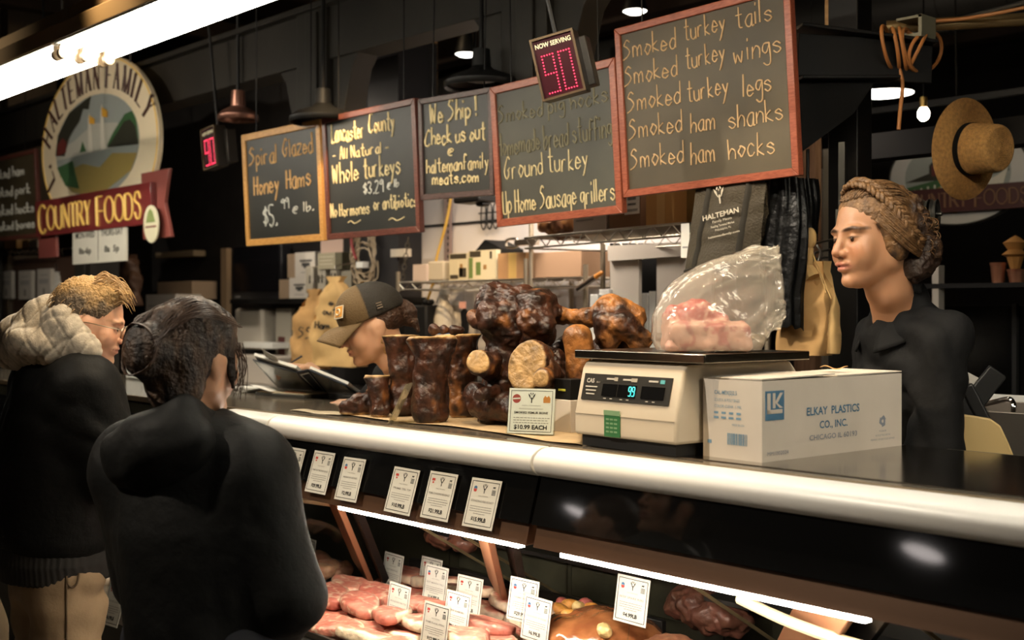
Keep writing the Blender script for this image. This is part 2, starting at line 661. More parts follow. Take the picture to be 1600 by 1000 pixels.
def nets(fn, ax):
    """Surface nets on a rectilinear grid: one closed smooth mesh (verts, quads)."""
    A = [np.asarray(a, np.float32) for a in ax]
    F = fn(A[0][:, None, None], A[1][None, :, None], A[2][None, None, :]).astype(np.float32)
    F = np.broadcast_to(F, tuple(len(a) for a in A))
    s = F < 0
    n = [k - 1 for k in F.shape]
    cnt = np.zeros(n, np.int8)
    for i in (0, 1):
        for j in (0, 1):
            for k in (0, 1):
                cnt += s[i:i + n[0], j:j + n[1], k:k + n[2]]
    cells = np.argwhere((cnt > 0) & (cnt < 8))
    idx = np.full(n, -1, np.int32)
    idx[tuple(cells.T)] = np.arange(len(cells))
    acc = np.zeros((len(cells), 3))
    num = np.zeros(len(cells))
    cor = [(i, j, k) for i in (0, 1) for j in (0, 1) for k in (0, 1)]
    fv = {c: F[cells[:, 0] + c[0], cells[:, 1] + c[1], cells[:, 2] + c[2]] for c in cor}
    for a in cor:
        for d in range(3):
            if a[d] == 0:
                b = tuple(1 if q == d else a[q] for q in range(3))
                fa, fb = fv[a], fv[b]
                cr = (fa < 0) != (fb < 0)
                t = np.where(cr, fa / np.where(cr, fa - fb, 1), 0)
                p = np.tile(np.array(a, float), (len(cells), 1))
                p[:, d] += t
                acc += p * cr[:, None]
                num += cr
    fr = acc / num[:, None]
    V = np.empty((len(cells), 3))
    for d in range(3):
        lo = A[d][cells[:, d]]
        V[:, d] = lo + fr[:, d] * (A[d][cells[:, d] + 1] - lo)
    Q = []
    for d in range(3):
        u, v = [(1, 2), (2, 0), (0, 1)][d]
        sl0, sl1 = [slice(None)] * 3, [slice(None)] * 3
        sl0[d], sl1[d] = slice(0, -1), slice(1, None)
        e = s[tuple(sl0)] != s[tuple(sl1)]
        e = np.argwhere(e)
        ok = (e[:, u] > 0) & (e[:, v] > 0) & (e[:, u] < n[u]) & (e[:, v] < n[v])
        e = e[ok]
        ins = s[tuple(e.T)]
        q = []
        for du, dv in ((-1, -1), (0, -1), (0, 0), (-1, 0)):
            c = e.copy()
            c[:, u] += du
            c[:, v] += dv
            q.append(idx[tuple(c.T)])
        q = np.stack(q, 1)
        q[~ins] = q[~ins][:, ::-1]
        Q.append(q)
    Q = np.concatenate(Q)
    Q = Q[(Q >= 0).all(1)]
    return V, Q


def grad(fn, V, e=.002):
    g = np.empty_like(V)
    for d in range(3):
        o = np.zeros(3)
        o[d] = e
        a, b = V + o, V - o
        g[:, d] = fn(a[:, 0], a[:, 1], a[:, 2]) - fn(b[:, 0], b[:, 1], b[:, 2])
    return g / (np.linalg.norm(g, axis=1, keepdims=True) + 1e-9)


def vnoise(V, sc, seed=0, octv=3):
    """smooth value noise in about -1..1"""
    out = np.zeros(len(V))
    amp = 1.0
    for o in range(octv):
        p = V * sc + seed * 17.3 + o * 5.1
        i = np.floor(p).astype(np.int64)
        f = p - i
        f = f * f * (3 - 2 * f)
        r = 0
        for c in range(8):
            dx, dy, dz = c & 1, (c >> 1) & 1, c >> 2
            h = (i[:, 0] + dx) * 374761393 + (i[:, 1] + dy) * 668265263 + (i[:, 2] + dz) * 2147483647 + seed * 1274126177
            h = (h ^ (h >> 13)) * 1274126177
            h = ((h ^ (h >> 16)) & 0xffff) / 32767.5 - 1
            r = r + h * (f[:, 0] if dx else 1 - f[:, 0]) * (f[:, 1] if dy else 1 - f[:, 1]) * (f[:, 2] if dz else 1 - f[:, 2])
        out += amp * r
        amp *= .5
        sc *= 2.03
    return out


def organic(name, fn, ax, m, parent=None, disp=None, col=None, world=None):
    """SDF -> mesh object; disp(V, N) pushes along the normal, col(V, N) gives vertex colours.
    world: matrix of the local frame the object should live in (its vertices are stored local)."""
    V, Q = nets(fn, ax)
    N = grad(fn, V) if (disp or col) else None
    C = col(V, N) if col else None
    if disp:
        V = V + N * disp(V, N)[:, None]
    mb = MB()
    if world is not None:
        I = np.array(world.inverted())
        V = V @ I[:3, :3].T + I[:3, 3]
    mb.v = V.tolist()
    mb.f = Q.tolist()
    mb.m = [0] * len(mb.f)
    return mb.build(name, m, parent, cols=C, smooth=180)

# ================================================================ the hall
conc = mat('polished_concrete', (.09, .075, .06), .5, var=.2, vscale=4)
brownc = mat('brown_timber_ceiling', (.05, .03, .018), .7, var=.3, vscale=2)
struct(MB().box((-4, 3, -.05), (22, 16, .1)).build('floor', conc))
struct(MB().box((-4.5, 4.72, .075), (14, 3.7, .15)).build('trim_1', mat('duckboard', (.06, .045, .035), .7)))
struct(MB().box((-4, 3, 4.25), (22, 16, .1)).build('ceiling', brownc))
struct(MB().box((-4, 10.9, 2.1), (22, .1, 4.2)).build('wall_back', mat('dark_hall_wall', (.014, .010, .009), .8)))
struct(MB().box((-14.9, 3, 2.1), (.1, 16, 4.2)).build('wall_left', mat('dark_hall_wall', (.014, .010, .009), .8)))

# stall partition behind the counter
white_w = mat('stall_white_wall', (.62, .58, .56), .7, var=.05, vscale=2)
dark_w = mat('stall_dark_wall', (.014, .013, .013), .6, var=.3)
struct(MB().box((-4.52, 4.36, 1.30), (2.2, .06, 2.30)).build('wall_stall', white_w))
m = MB()
m.box((-4.95, 4.325, 2.005), (1.3, .012, .012))
struct(m.build('trim_2', black))
struct(MB().box((-8.2, 4.46, 1.6), (5.1, .06, 3.0)).build('wall_stall_left', dark_w))
struct(MB().box((-3.4, 4.34, 2.0), (.05, .10, 3.7)).build('trim_3', black))
struct(MB().box((-5.74, 4.27, 2.0), (.30, .22, 3.7)).build('trim_4', mat('dark_column', (.016, .015, .017), .5)))
tanw = wood('tan_plywood', (.38, .22, .09), (.50, .31, .14), 5, .7)
struct(MB().prism([(0, 0), (.08, 0), (.08, .58), (-.42, .58), (-.42, .44), (-.20, .46), (0, .36)], .03,
                  Matrix.Translation((-5.93, 4.62, 2.62))).build('trim_5', tanw))

# the iron frame above the boards: one girder with haunched columns
m = MB()
YB = 3.42
m.box((-6.2, YB, 2.90), (9.2, .16, .28))
m.box((-6.2, YB - .10, 3.03), (9.2, .06, .03))
for cx in (-10.2, -8.0, -5.19, -3.62):
    z0 = 0 if cx < -6 else 2.15
    m.box((cx, YB, (z0 + 3.04) / 2), (.27, .20, 3.04 - z0))
    m.box((cx + .02, YB - .105, (z0 + 3) / 2), (.10, .02, 3 - z0))
    for sgn in (-1, 1):
        poly = [(.135, 2.80), (.36, 2.80), (.36, 2.765), (.30, 2.70), (.22, 2.45), (.135, 2.30)]
        poly = [(cx + sgn * x, z) for x, z in poly]
        m.prism(poly if sgn < 0 else poly[::-1], .12, Matrix.Translation((0, YB - .06, 0)))
struct(m.build('beam_stall', olive, bevel=.004))

# hall column with rivets, far left
m = MB()
c = atd(20, 50, 10.2)
m.box((c.x, c.y, 2.1), (.62, .3, 4.2))
m.box((c.x, c.y, 2.1), (.3, .62, 4.2))
for k in range(12):
    for dx in (-.16, -.01):
        m.ell((c.x + .1 + dx, c.y - .15, 2.4 + .19 * k), (.022, .012, .022), n=8, m=6)
struct(m.build('column_hall', mat('riveted_brown_steel', (.09, .065, .04), .55, var=.15), bevel=.004))

# ceiling joists
for i, (y, z) in enumerate(((5.3, 3.75), (6.5, 3.75), (7.7, 3.75), (9.0, 3.75))):
    struct(MB().box((-5, y, z), (18, .18, .30)).build('beam_ceiling', brownc))
for i, x in enumerate((-9.6, -7.9, -6.2, -4.4)):
    struct(MB().box((x, 6.2, 3.95), (.14, 7, .16)).build('beam_ceiling', brownc))
m = MB()
m.tube([(-10, 7.0, 3.45), (2.2, 7.0, 3.45)], .22, 24)
for k in range(28):
    m.tube([(-9.8 + .43 * k, 7.0, 3.45), (-9.76 + .43 * k, 7.0, 3.45)], .228, 24)
struct(m.build('ceiling_duct', mat('dull_duct', (.10, .095, .085), .45, .6)))

# ---------------------------------------------------------------- fluorescent fixtures over the case
beige = mat('beige_enamel', (.30, .21, .11), .5)
tubem = mat('lit_fluorescent_tube', (1, .93, .78), .5, emit=26, emcol=(1, .92, .77))
refl = mat('white_reflector', (.85, .82, .74), .5)
tubeend = mat('lamp_holder', (.35, .26, .16), .5)
FX = [(-7.36, 'far'), (-4.93, 'mid'), (-2.5, 'near'), (-.07, 'nearest')]
FL = {'far': 'beige fluorescent strip light left of the lamp holder joint, above the oval sign',
      'mid': 'beige fluorescent strip light running to the top edge, right of the lamp holder joint',
      'near': 'fluorescent strip light over the middle of the display case, beyond the top edge',
      'nearest': 'fluorescent strip light over the near end of the display case, beyond the top edge'}
for x0, k in FX:
    t = thing('strip_light', FL[k], 'ceiling light', (x0, 2.05, 2.61), 'fluorescent strip lights over the case')
    m = MB()
    m.box((1.215, 0, .035), (2.425, .26, .07))
    m.box((1.215, 0, .115), (2.425, .12, .09))
    m.build('housing', beige, t, bevel=.004)
    MB().box((1.215, 0, -.004), (2.40, .25, .006)).build('reflector', refl, t)
    for y in (-.095, 0, .095):
        m = MB()
        m.cyl((.045, y, -.026), (2.385, y, -.026), .019, n=14)
        tb = m.build('tube', tubem, t)
        for xe in (.03, 2.40):
            m = MB()
            m.box((xe, y, -.02), (.022, .030, .05))
            m.cyl((xe - .012, y, -.042), (xe + .012, y, -.042), .024, n=14)
            m.build('lamp_holder', tubeend, t)
    m = MB()
    for xe in (.4, 2.0):
        m.cyl((xe, 0, .15), (xe, 0, 1.59), .006, n=6)
    m.build('hanger_rod', black, t)

# ---------------------------------------------------------------- hall pendants (white discs seen from below)
lampm = mat('lit_lamp_disc', (1, .97, .9), .5, emit=9, emcol=(1, .95, .84))
shadem = mat('dark_lamp_shade', (.006, .006, .006), .5, spec=.3)


def pendant(px, py, d, r, label, name='pendant_lamp', tilt=0):
    c = atd(px, py, d)
    t = thing(name, label, 'lamp', c, 'pendant lamps in the hall')
    MB().lathe([(r, 0), (r * 1.02, .01), (r * .75, .09), (r * .3, .17), (.03, .20), (.03, .26), (.001, .26)], 28).build('shade', shadem, t, solid=.004)
    MB().lathe([(.001, -.004), (r * .6, -.012), (r * .96, .004), (.001, .02)], 28).build('diffuser', lampm, t)
    MB().cyl((0, 0, .25), (0, 0, 4.2 - c.z), .006, n=6).build('rod', black, t)
    return t


pendant(728, 85, 8.2, .075, 'small round lit lamp in the girder opening left of the number display')
pendant(850, 52, 8.0, .075, 'small round lit lamp partly hidden by the near number display')
pendant(992, 18, 7.6, .078, 'small round lit lamp just above the top left corner of the largest chalkboard')
pendant(1380, 147, 8.4, .21, 'wide bright pendant lamp behind the iron post beside the bare bulb')

for x, y, z, r, lab in ((-8.1, -3.75, 3.3, .13, 'pendant lamp over the aisle, mirrored left in the black panel of the near case'), (-4.4, -3.4, 3.3, .15, 'pendant lamp over the aisle, mirrored right in the black panel of the near case')):
    t = thing('pendant_lamp', lab, 'lamp', (x, y, z), 'pendant lamps in the hall')
    MB().lathe([(r, 0), (r * 1.02, .01), (r * .75, .09), (r * .3, .17), (.03, .20), (.03, .26), (.001, .26)], 28).build('shade', shadem, t, solid=.004)
    MB().lathe([(.001, -.004), (r * .6, -.012), (r * .96, .004), (.001, .02)], 28).build('diffuser', mat('lit_aisle_lamp', (1, .95, .9), .5, emit=16, emcol=(1, .9, .85)), t)
    MB().cyl((0, 0, .25), (0, 0, 4.2 - z), .006, n=6).build('rod', black, t)
# bare bulb
c = onY(1443, 178, 5.0)
t = thing('bare_bulb', 'bare glowing bulb hanging left of the straw hat', 'lamp', c)
MB().ell((0, 0, 0), (.026, .026, .032)).build('globe', mat('lit_bulb', (1, .85, .6), .4, emit=160, emcol=(1, .82, .56)), t)
MB().cyl((0, 0, .028), (0, 0, .075), .016).build('socket', mat('brass', (.45, .3, .1), .35, 1), t)
MB().cyl((0, 0, .07), (0, 0, 4.2 - c.z), .004, n=6).build('cord', black, t)

# black low lamps hanging in front of the boards
for px, py, d, r, lab in ((505, 192, 5.75, .16, 'flat black lamp shade in front of the gap between the pale framed and second chalkboards'),
                          (752, 138, 5.0, .155, 'flat black lamp shade above the small website chalkboard'),
                          (372, 188, 6.6, .11, 'round lamp shade with a pinkish shine above the far number display')):
    c = atd(px, py, d)
    t = thing('board_lamp', lab, 'lamp', c, 'black lamps over the chalkboards')
    sh = shadem if px != 372 else mat('copper_shade', (.30, .15, .11), .3, .7)
    MB().lathe([(r, 0), (r, .025), (r * .8, .05), (r * .35, .075), (.04, .09), (.035, .16), (.001, .16)], 28).build('shade', sh, t, solid=.004)
    MB().cyl((0, 0, .15), (0, 0, 4.2 - c.z), .01, n=8).build('rod', black, t)
    MB().lathe([(.001, .03), (r * .4, .03), (.001, .02)], 20).build('diffuser', shadem, t)

# ---------------------------------------------------------------- display case units
ZT = 1.18
bump_m = mat('white_bumper', (.80, .79, .75), .32)
panel_m = mat('black_gloss_panel', (.004, .004, .004), .05, spec=.4)
bronze = mat('bronze_trim', (.12, .062, .036), .4, .4)
deck_m = mat('black_tray_deck', (.015, .014, .013), .4)
case_in = mat('dark_green_case_back', (.045, .042, .026), .45, var=.25, vscale=5)
led_m = mat('case_led', (1, .95, .85), .5, emit=100, emcol=(1, .88, .74))
pane_m = glass('case_glass', (.96, .97, .95), .75)
post_m = mat('copper_brown_post', (.40, .19, .10), .38, .2)
ivory = mat('ivory_tube', (.72, .56, .34), .5)


def yf(z):
    return 2.075 - .31 * (1.108 - z)


UNITS = [(-7.2, -3.462, 'far display case unit behind the two customers'),
         (-3.455, -2.203, 'middle display case unit full of raw steaks, with six price cards on its front'),
         (-2.196, 1.2, 'near display case unit holding the vegetable pot roast, under the white carton')]
for ui, (xa, xb, lab) in enumerate(UNITS):
    t = thing('display_case', lab, 'display case', (xa, 2.4, 0), 'deli display case units')
    W = xb - xa
    o = Vector((xa, 2.4, 0))

    def rel(p):
        return tuple(Vector(p) - o)
    m = MB()
    m.box(rel(((xa + xb) / 2, 2.36, .215)), (W, .84, .43))
    m.box(rel(((xa + xb) / 2, 2.82, .8)), (W, .03, .75))
    m.box(rel(((xa + xb) / 2, 2.47, 1.10)), (W, .72, .11))
    m.build('cabinet', case_in, t)
    m = MB()
    m.box(rel(((xa + xb) / 2, 1.885, .45)), (W, .14, .05))
    m.build('front_ledge', steel, t, bevel=.006)
    zd = .533 if ui else .44
    MB().box(rel(((xa + xb) / 2, 2.36, zd)), (W - .02, .86, .022)).build('deck', deck_m, t)
    if ui:
        MB().box(rel(((xa + xb) / 2, 2.36, .48)), (W - .01, .84, .085)).build('deck_support', black, t)
    # sloping black panel under the bumper, then the canopy strip and its light
    z0, z1 = 1.118, .993
    m = MB()
    pl = [(yf(z0), z0), (yf(z1), z1), (yf(z1) + .012, z1), (yf(z0) + .012, z0)]
    vs = [rel((x, y, z)) for x in (xa + .002, xb - .002) for y, z in pl]
    m.raw(vs, [(0, 1, 2, 3), (7, 6, 5, 4), (4, 5, 1, 0), (5, 6, 2, 1), (6, 7, 3, 2), (7, 4, 0, 3)])
    m.build('front_panel', panel_m, t)
    m = MB()
    pl = [(yf(.993) + .014, .994), (2.038, .938), (2.085, .938), (2.085, 1.05), (2.07, 1.05)]
    vs = [rel((x, y, z)) for x in (xa + .01, xb - .01) for y, z in pl]
    m.raw(vs, [(0, 1, 2, 3, 4), (9, 8, 7, 6, 5)] + [(i + 5, (i + 1) % 5 + 5, (i + 1) % 5, i) for i in range(5)])
    m.build('canopy', bronze, t)
    if ui:
        la, lb = ((-3.05, -2.25), (-2.10, -1.27))[ui - 1]
        MB().box(rel(((la + lb) / 2, 2.058, .931)), (lb - la, .022, .012)).build('light_strip', led_m, t)
    m = MB()
    m.quad(rel((xa + .004, yf(.992), .992)), rel((xa + .004, yf(.475), .475)), rel((xb - .004, yf(.475), .475)), rel((xb - .004, yf(.992), .992)))
    m.build('front_glass', pane_m, t)
    m = MB()
    m.box(rel((xb - .004, yf(.75), .75)), (.006, .016, .45))
    # bumper
    if ui:
        xs, xe = (xa, xb)
    else:
        xs, xe = (-3.775, xb)
    prof = []
    for k in range(17):
        a = math.pi * (.5 + k / 16)
        prof.append((2.095 + math.cos(a) * .05 * (1.0), 1.142 + math.sin(a) * .037))
    prof += [(2.115, 1.105), (2.115, 1.179)]
    n = len(prof)
    m = MB()
    vs = [rel((x, y, z)) for x in (xs + .0015, xe - .0015) for y, z in prof]
    m.raw(vs, [list(range(n)), list(range(2 * n - 1, n - 1, -1))] + [(i + n, (i + 1) % n + n, (i + 1) % n, i) for i in range(n)])
    m.build('bumper', bump_m, t, smooth=40, bevel=.002)
    # slanting brackets inside
    px = {0: (-6.2, -5.0, -3.9), 1: (-3.25, -2.523), 2: (-1.42, -.6, .4)}[ui]
    for x in px:
        e = -.20 if x == -3.25 else -.38
        m = MB()
        m.bar(rel((x + .06, 2.10, .98)), rel((x + e, 2.42 if e == -.20 else 2.56, .62)), .13, .02, (0, 1, 0))
        br = m.build('bracket', post_m, t, bevel=.003)
        m = MB()
        m.bar(rel((x + .165, 2.105, .98)), rel((x + e + .105, 2.425 if e == -.20 else 2.565, .62)), .07, .022, (0, 1, 0))
        m.build('bracket_edge', black, br)
    if ui:
        m = MB()
        for x in ({1: (-3.05, -2.84), 2: (-1.95, -1.3)}[ui]):
            m.bar(rel((x, 2.20, .93)), rel((x + .02, 2.78, .58)), .008, .008)
        m.build('mullion', mat('brass_line', (.42, .33, .18), .35, .6), t)
        m = MB()
        xq = {1: -3.60, 2: -1.15}[ui]
        m.tube(smooth_path([rel(p) for p in ([(xa + .01, 2.16, .90), (xa + .1, 2.18, .90), (xa + .17, 2.3, .875)] if ui == 1 else
                           [(-1.72, 2.25, .86), (-1.55, 2.22, .84), (-1.35, 2.2, .83), (-1.1, 2.2, .83)])], 5), .013, 10)
        m.build('shelf_tube', ivory, t)
        # rear sliding doors
        m = MB()
        for k in range(2):
            xc = xa + W * (.27 + .46 * k)
            m.box(rel((xc, 2.80, .80)), (W * .44, .012, .42))
        m.build('rear_door', mat('rear_door_glass', (.07, .068, .045), .25, var=.3, vscale=6), t, bevel=.004)
# white wire loop hanging in the middle unit
a = atd(637, 818, 3.9)
m = MB()
pts = [(a.x, a.y, .915), (a.x - .03, a.y, .89), (a.x - .065, a.y, .86), (a.x - .06, a.y, .845), (a.x - .03, a.y, .85), (a.x + .005, a.y, .88), (a.x + .012, a.y, .915)]
m.tube(smooth_path([Vector(p) - Vector(pts[0]) for p in pts], 5), .0028, 6)
o_ = tag(m.build('wire_loop', white_p), 'white wire loop hanging under the case light above the steak cards', 'wire')
o_.location = pts[0]

# continuous worktop
topm = mat('dark_glass_worktop', (.10, .085, .066), .13, 0, var=.15, vscale=4, spec=.7)
t = thing('worktop', 'long dark glossy worktop on the display cases with the smoked bones on it', 'counter', (-3, 2.45, ZT))
MB().box((0, 0, -.012), (8.4, .66, .024)).build('slab', topm, t, bevel=.003)
MB().box((0, -.335, -.008), (8.4, .012, .02)).build('edge_strip', mat('edge_strip_brown', (.25, .19, .12), .35, .5), t)
MB().box((2.55, .02, .0012), (3.05, .60, .002)).build('steel_sheet', mat('steel_sheet', (.36, .33, .29), .16, 1, var=.1, vscale=7), t)

# ---------------------------------------------------------------- chalkboards
slate = mat('slate', (.015, .0152, .0128), .42, var=.25, vscale=3)
slate_w = mat('slate_smeared', (.062, .048, .026), .5, var=.35, vscale=2.5)
slate_g = mat('slate_grey', (.046, .045, .033), .5, var=.35, vscale=2.5)
chalk = mat('chalk_cream', (.72, .60, .34), .9)
chalk_o = mat('chalk_orange', (.66, .40, .17), .9)
chalk_w = mat('chalk_white', (.62, .62, .56), .9)
chalk_f = mat('chalk_faded', (.19, .175, .115), .9)
chalk_t = mat('chalk_thin', (.60, .41, .22), .9)
redwood = wood('red_stained_frame', (.20, .045, .022), (.33, .095, .05), 14, .35, (3, 20, 20))
darkwood = wood('dark_stained_frame', (.075, .022, .016), (.15, .05, .035), 14, .35, (3, 20, 20))
plumwood = wood('plum_stained_frame', (.045, .026, .024), (.095, .055, .05), 14, .4, (3, 20, 20))
honey = wood('honey_oak_frame', (.42, .20, .05), (.58, .31, .09), 10, .4, (3, 20, 20))


def board(label, pxl, pxr, ybl, ybr, h, fw, fmat, slm, lines, Y=3.2, tilt=3.0, fade=None, roll=0):
    A, B = onY(pxl, ybl, Y), onY(pxr, ybr, Y)
    W = (B - A).length
    t = thing('chalkboard', label, 'chalkboard', A, 'chalkboards over the counter')
    t.rotation_euler = (R_(tilt), -math.atan2(B.z - A.z, B.x - A.x), 0)
    fr = MB()
    fr.prism([(0, 0), (W, 0), (W - fw, fw), (fw, fw)], .028, Matrix.Translation((0, -.006, 0)))
    fr.prism([(fw, h - fw), (W - fw, h - fw), (W, h), (0, h)], .028, Matrix.Translation((0, -.006, 0)))
    fr.prism([(0, 0), (fw, fw), (fw, h - fw), (0, h)], .028, Matrix.Translation((0, -.006, 0)))
    fr.prism([(W - fw, fw), (W, 0), (W, h), (W - fw, h - fw)], .028, Matrix.Translation((0, -.006, 0)))
    fr.build('frame', fmat, t, bevel=.003)
    s = MB()
    mats = [slm]
    s.box((W / 2, .009, h / 2), (W - fw, .012, h - fw))
    for ln in lines:
        st, u0, u1, v, hh, mm = ln[:6]
        if mm not in mats:
            mats.append(mm)
        s.use(mats.index(mm))
        if st.startswith('~'):
            n = int(st[1:])
            pts = [(W * (u0 + (u1 - u0) * k / n), .0015, h * (1 - v) + (h * .012 * math.sin(k * 2))) for k in range(n + 1)]
            s.tube(smooth_path(pts, 4), .003, 5)
        else:
            hand(s, st, W * u0, W * u1, h * (1 - v), h * hh, ln[6] if len(ln) > 6 else .0032, .0015)
    s.build('slate', mats, t)
    for x in (W * .15, W * .85):
        MB().cyl((x, .02, h - .01), (x, .02 + .05, h + .95), .003, n=5).build('hanging_wire', black, t)
    return t


board('pale oak framed chalkboard reading Spiral Glazed Honey Hams, leftmost of the boards over the counter', 386, 508, 385, 376, .575, .034, honey, slate, [
    ('Spiral', .08, .45, .29, .15, chalk_o, .004), ('Glazed', .53, .90, .26, .15, chalk_o, .004),
    ('Honey', .13, .46, .55, .17, chalk_o, .0045), ('Hams', .56, .86, .53, .17, chalk_o, .0045),
    ('$5.', .24, .42, .84, .18, chalk_w, .004), ('99', .48, .58, .70, .09, chalk_w, .003), ('@ lb.', .62, .88, .74, .08, chalk_w, .003)])
board('dark red framed chalkboard reading Lancaster County All Natural Whole turkeys', 512, 658, 375, 363, .575, .028, darkwood, slate, [
    ('Lancaster', .10, .46, .22, .15, chalk, .0045), ('County', .52, .78, .20, .15, chalk, .0045),
    ('- All Natural -', .10, .72, .36, .09, chalk, .0036), ('Whole', .09, .38, .55, .16, chalk, .0045), ('turkeys', .44, .82, .54, .16, chalk, .0045),
    ('$3.29', .43, .64, .665, .09, chalk_w, .0036), ('@ lb', .68, .80, .64, .06, chalk_w, .003),
    ('No Hormones', .05, .48, .82, .105, chalk, .0036), ('or antibiotics', .53, .97, .80, .105, chalk, .0036),
    ('~4', .24, .38, .875, 0, chalk), ('~4', .68, .84, .885, 0, chalk)])
board('small chalkboard reading We Ship with a website, third from the left', 658, 773, 313, 305, .43, .024, plumwood, slate, [
    ('We Ship !', .16, .80, .25, .19, chalk, .005), ('Check us out', .08, .90, .47, .17, chalk, .0045), ('@', .39, .50, .58, .09, chalk, .003),
    ('haltemanfamily', .09, .93, .74, .14, chalk, .0036), ('meats.com', .17, .80, .86, .12, chalk, .004)])
board('red framed smeared chalkboard reading Ground turkey and Up Home Sausage grillers', 778, 974, 355, 333, .555, .030, redwood, slate_g, [
    ('Smoked pig hocks', .05, .93, .27, .12, chalk_f, .003), ('Homemade bread stuffing', .04, .95, .50, .15, chalk_f, .0034),
    ('Ground turkey', .08, .76, .67, .15, chalk, .0028), ('Up Home Sausage grillers', .055, .945, .91, .15, chalk, .003)])
board('largest red framed chalkboard listing smoked turkey and smoked ham cuts, nearest of all', 975, 1250, 309, 274, .60, .026, redwood, slate_w, [
    (w_, u0, u1, v, .12, chalk_t, .0025) for w_, u0, u1, v in (
        ('Smoked', .04, .37, .19), ('turkey', .42, .65, .165), ('tails', .71, .90, .17), ('Smoked', .04, .37, .345), ('turkey', .42, .64, .325), ('wings', .69, .94, .35),
        ('Smoked', .05, .38, .505), ('turkey', .42, .65, .51), ('legs', .73, .88, .54), ('Smoked', .05, .38, .665), ('ham', .43, .57, .685), ('shanks', .645, .93, .70),
        ('Smoked', .05, .38, .84), ('ham', .42, .56, .86), ('hocks', .635, .88, .865))], roll=0)
board('reddish framed menu board cut by the left edge, beside the oval sign', -62, 62, 382, 371, .62, .03, darkwood, slate_w, [
    ('Smoked ham', .42, .86, .26, .12, chalk_w, .006), ('Smoked pork', .42, .92, .48, .12, chalk_w, .006), ('Smoked hocks', .42, .95, .70, .12, chalk_w, .006),
    ('Smoked bones', .42, .95, .88, .10, chalk_w, .006)], Y=3.25)

# ---------------------------------------------------------------- number displays
led_r = mat('red_led', (.9, .02, .08), .4, emit=2.6, emcol=(1, .05, .12))
disp_face = mat('dark_red_lens', (.030, .004, .007), .25)


def display(label, c, w_, h_, yaw, roll, pitch):
    M = Matrix.Translation(c) @ Matrix.Rotation(R_(yaw), 4, 'Z') @ Matrix.Rotation(R_(pitch), 4, 'X') @ Matrix.Rotation(R_(roll), 4, 'Y')
    t = thing('number_display', label, 'number display', group='now serving displays', M=M)
    m = MB()
    m.box((0, .03, 0), (w_, .06, h_))
    m.box((.3 * w_, .08, 0), (w_ * .7, .06, h_ * .8))
    m.build('casing', mat('black_casing', (.02, .016, .012), .4), t, bevel=.004)
    m = MB()
    b = w_ * .05
    for x in (-1, 1):
        m.box((x * (w_ / 2 - b / 2), -.004, 0), (b, .012, h_))
        m.box((0, -.004, x * (h_ / 2 - b / 2)), (w_ - 2 * b, .012, b))
    m.build('frame', mat('bronze_frame', (.10, .065, .035), .35, .5), t)
    m = MB()
    m.box((0, -.001, 0), (w_ - 2 * b, .004, h_ - 2 * b))
    m.use(1)
    txt(m, 'NOW SERVING', h_ * .105, Matrix.Translation((0, -.0035, h_ * .33)), width=w_ * .82, bold=.02)
    m.use(2)
    dots = []
    H_, D = h_ * .60, w_ * .25

    def seg(pts):
        for (x, z), (x2, z2) in zip(pts, pts[1:]):
            n = max(1, round(math.hypot((x2 - x) * D, (z2 - z) * H_) / (h_ * .048)))
            for k in range(n + 1):
                dots.append((x + (x2 - x) * k / n, z + (z2 - z) * k / n))
    seg([(1, .5), (0, .5), (0, 1), (1, 1), (1, 0), (0, 0)])
    n9 = len(dots)
    seg([(0, 0), (0, 1), (1, 1), (1, 0), (0, 0)])
    for i, (x, z) in enumerate(dots):
        X0 = -.31 * w_ if i < n9 else .07 * w_
        m.ell((X0 + x * D, -.004, -h_ * .40 + z * H_), (h_ * .012, .003, h_ * .012), n=7, m=5)
    m.build('screen', [disp_face, mat('display_lettering', (.75, .68, .42), .6, emit=.25), led_r], t)
    MB().cyl((0, .06, h_ / 2 - .02), (0, .06, h_ / 2 + .6), .008, n=8).build('hanger', black, t)
    return t


c = atd(872, 102, 3.75)
display('near number display reading 90, hung tilted over the smeared chalkboard', c, .142, .195, 30, -12, 4)
c = atd(328, 231, 6.6)
display('far number display reading 90, left of the pale oak framed chalkboard', c, .155, .225, 0, -5, 3)

# ---------------------------------------------------------------- oval stall signs
cream = mat('cream_sign_enamel', (.78, .67, .47), .28, coat=.6)
maroon = mat('maroon_enamel', (.15, .022, .022), .32, coat=.4)
maroon_d = mat('maroon_tail', (.22, .06, .05), .35, coat=.4)
goldp = mat('gold_lettering', (.78, .52, .13), .4)
signbrown = mat('sign_brown_lettering', (.055, .02, .015), .5)
pics = [mat('sign_sky', (.30, .33, .31), .3, coat=.5), mat('sign_hill_green', (.05, .12, .05), .3, coat=.5), mat('sign_tree_dark', (.035, .035, .025), .3, coat=.5),
        mat('sign_field_tan', (.33, .25, .08), .3, coat=.5), mat('sign_cloud_white', (.60, .58, .50), .3, coat=.5), mat('sign_flag_gold', (.62, .33, .04), .3),
        mat('sign_barn_red', (.13, .03, .025), .3, coat=.5), mat('sign_mist', (.44, .44, .38), .3, coat=.5)]


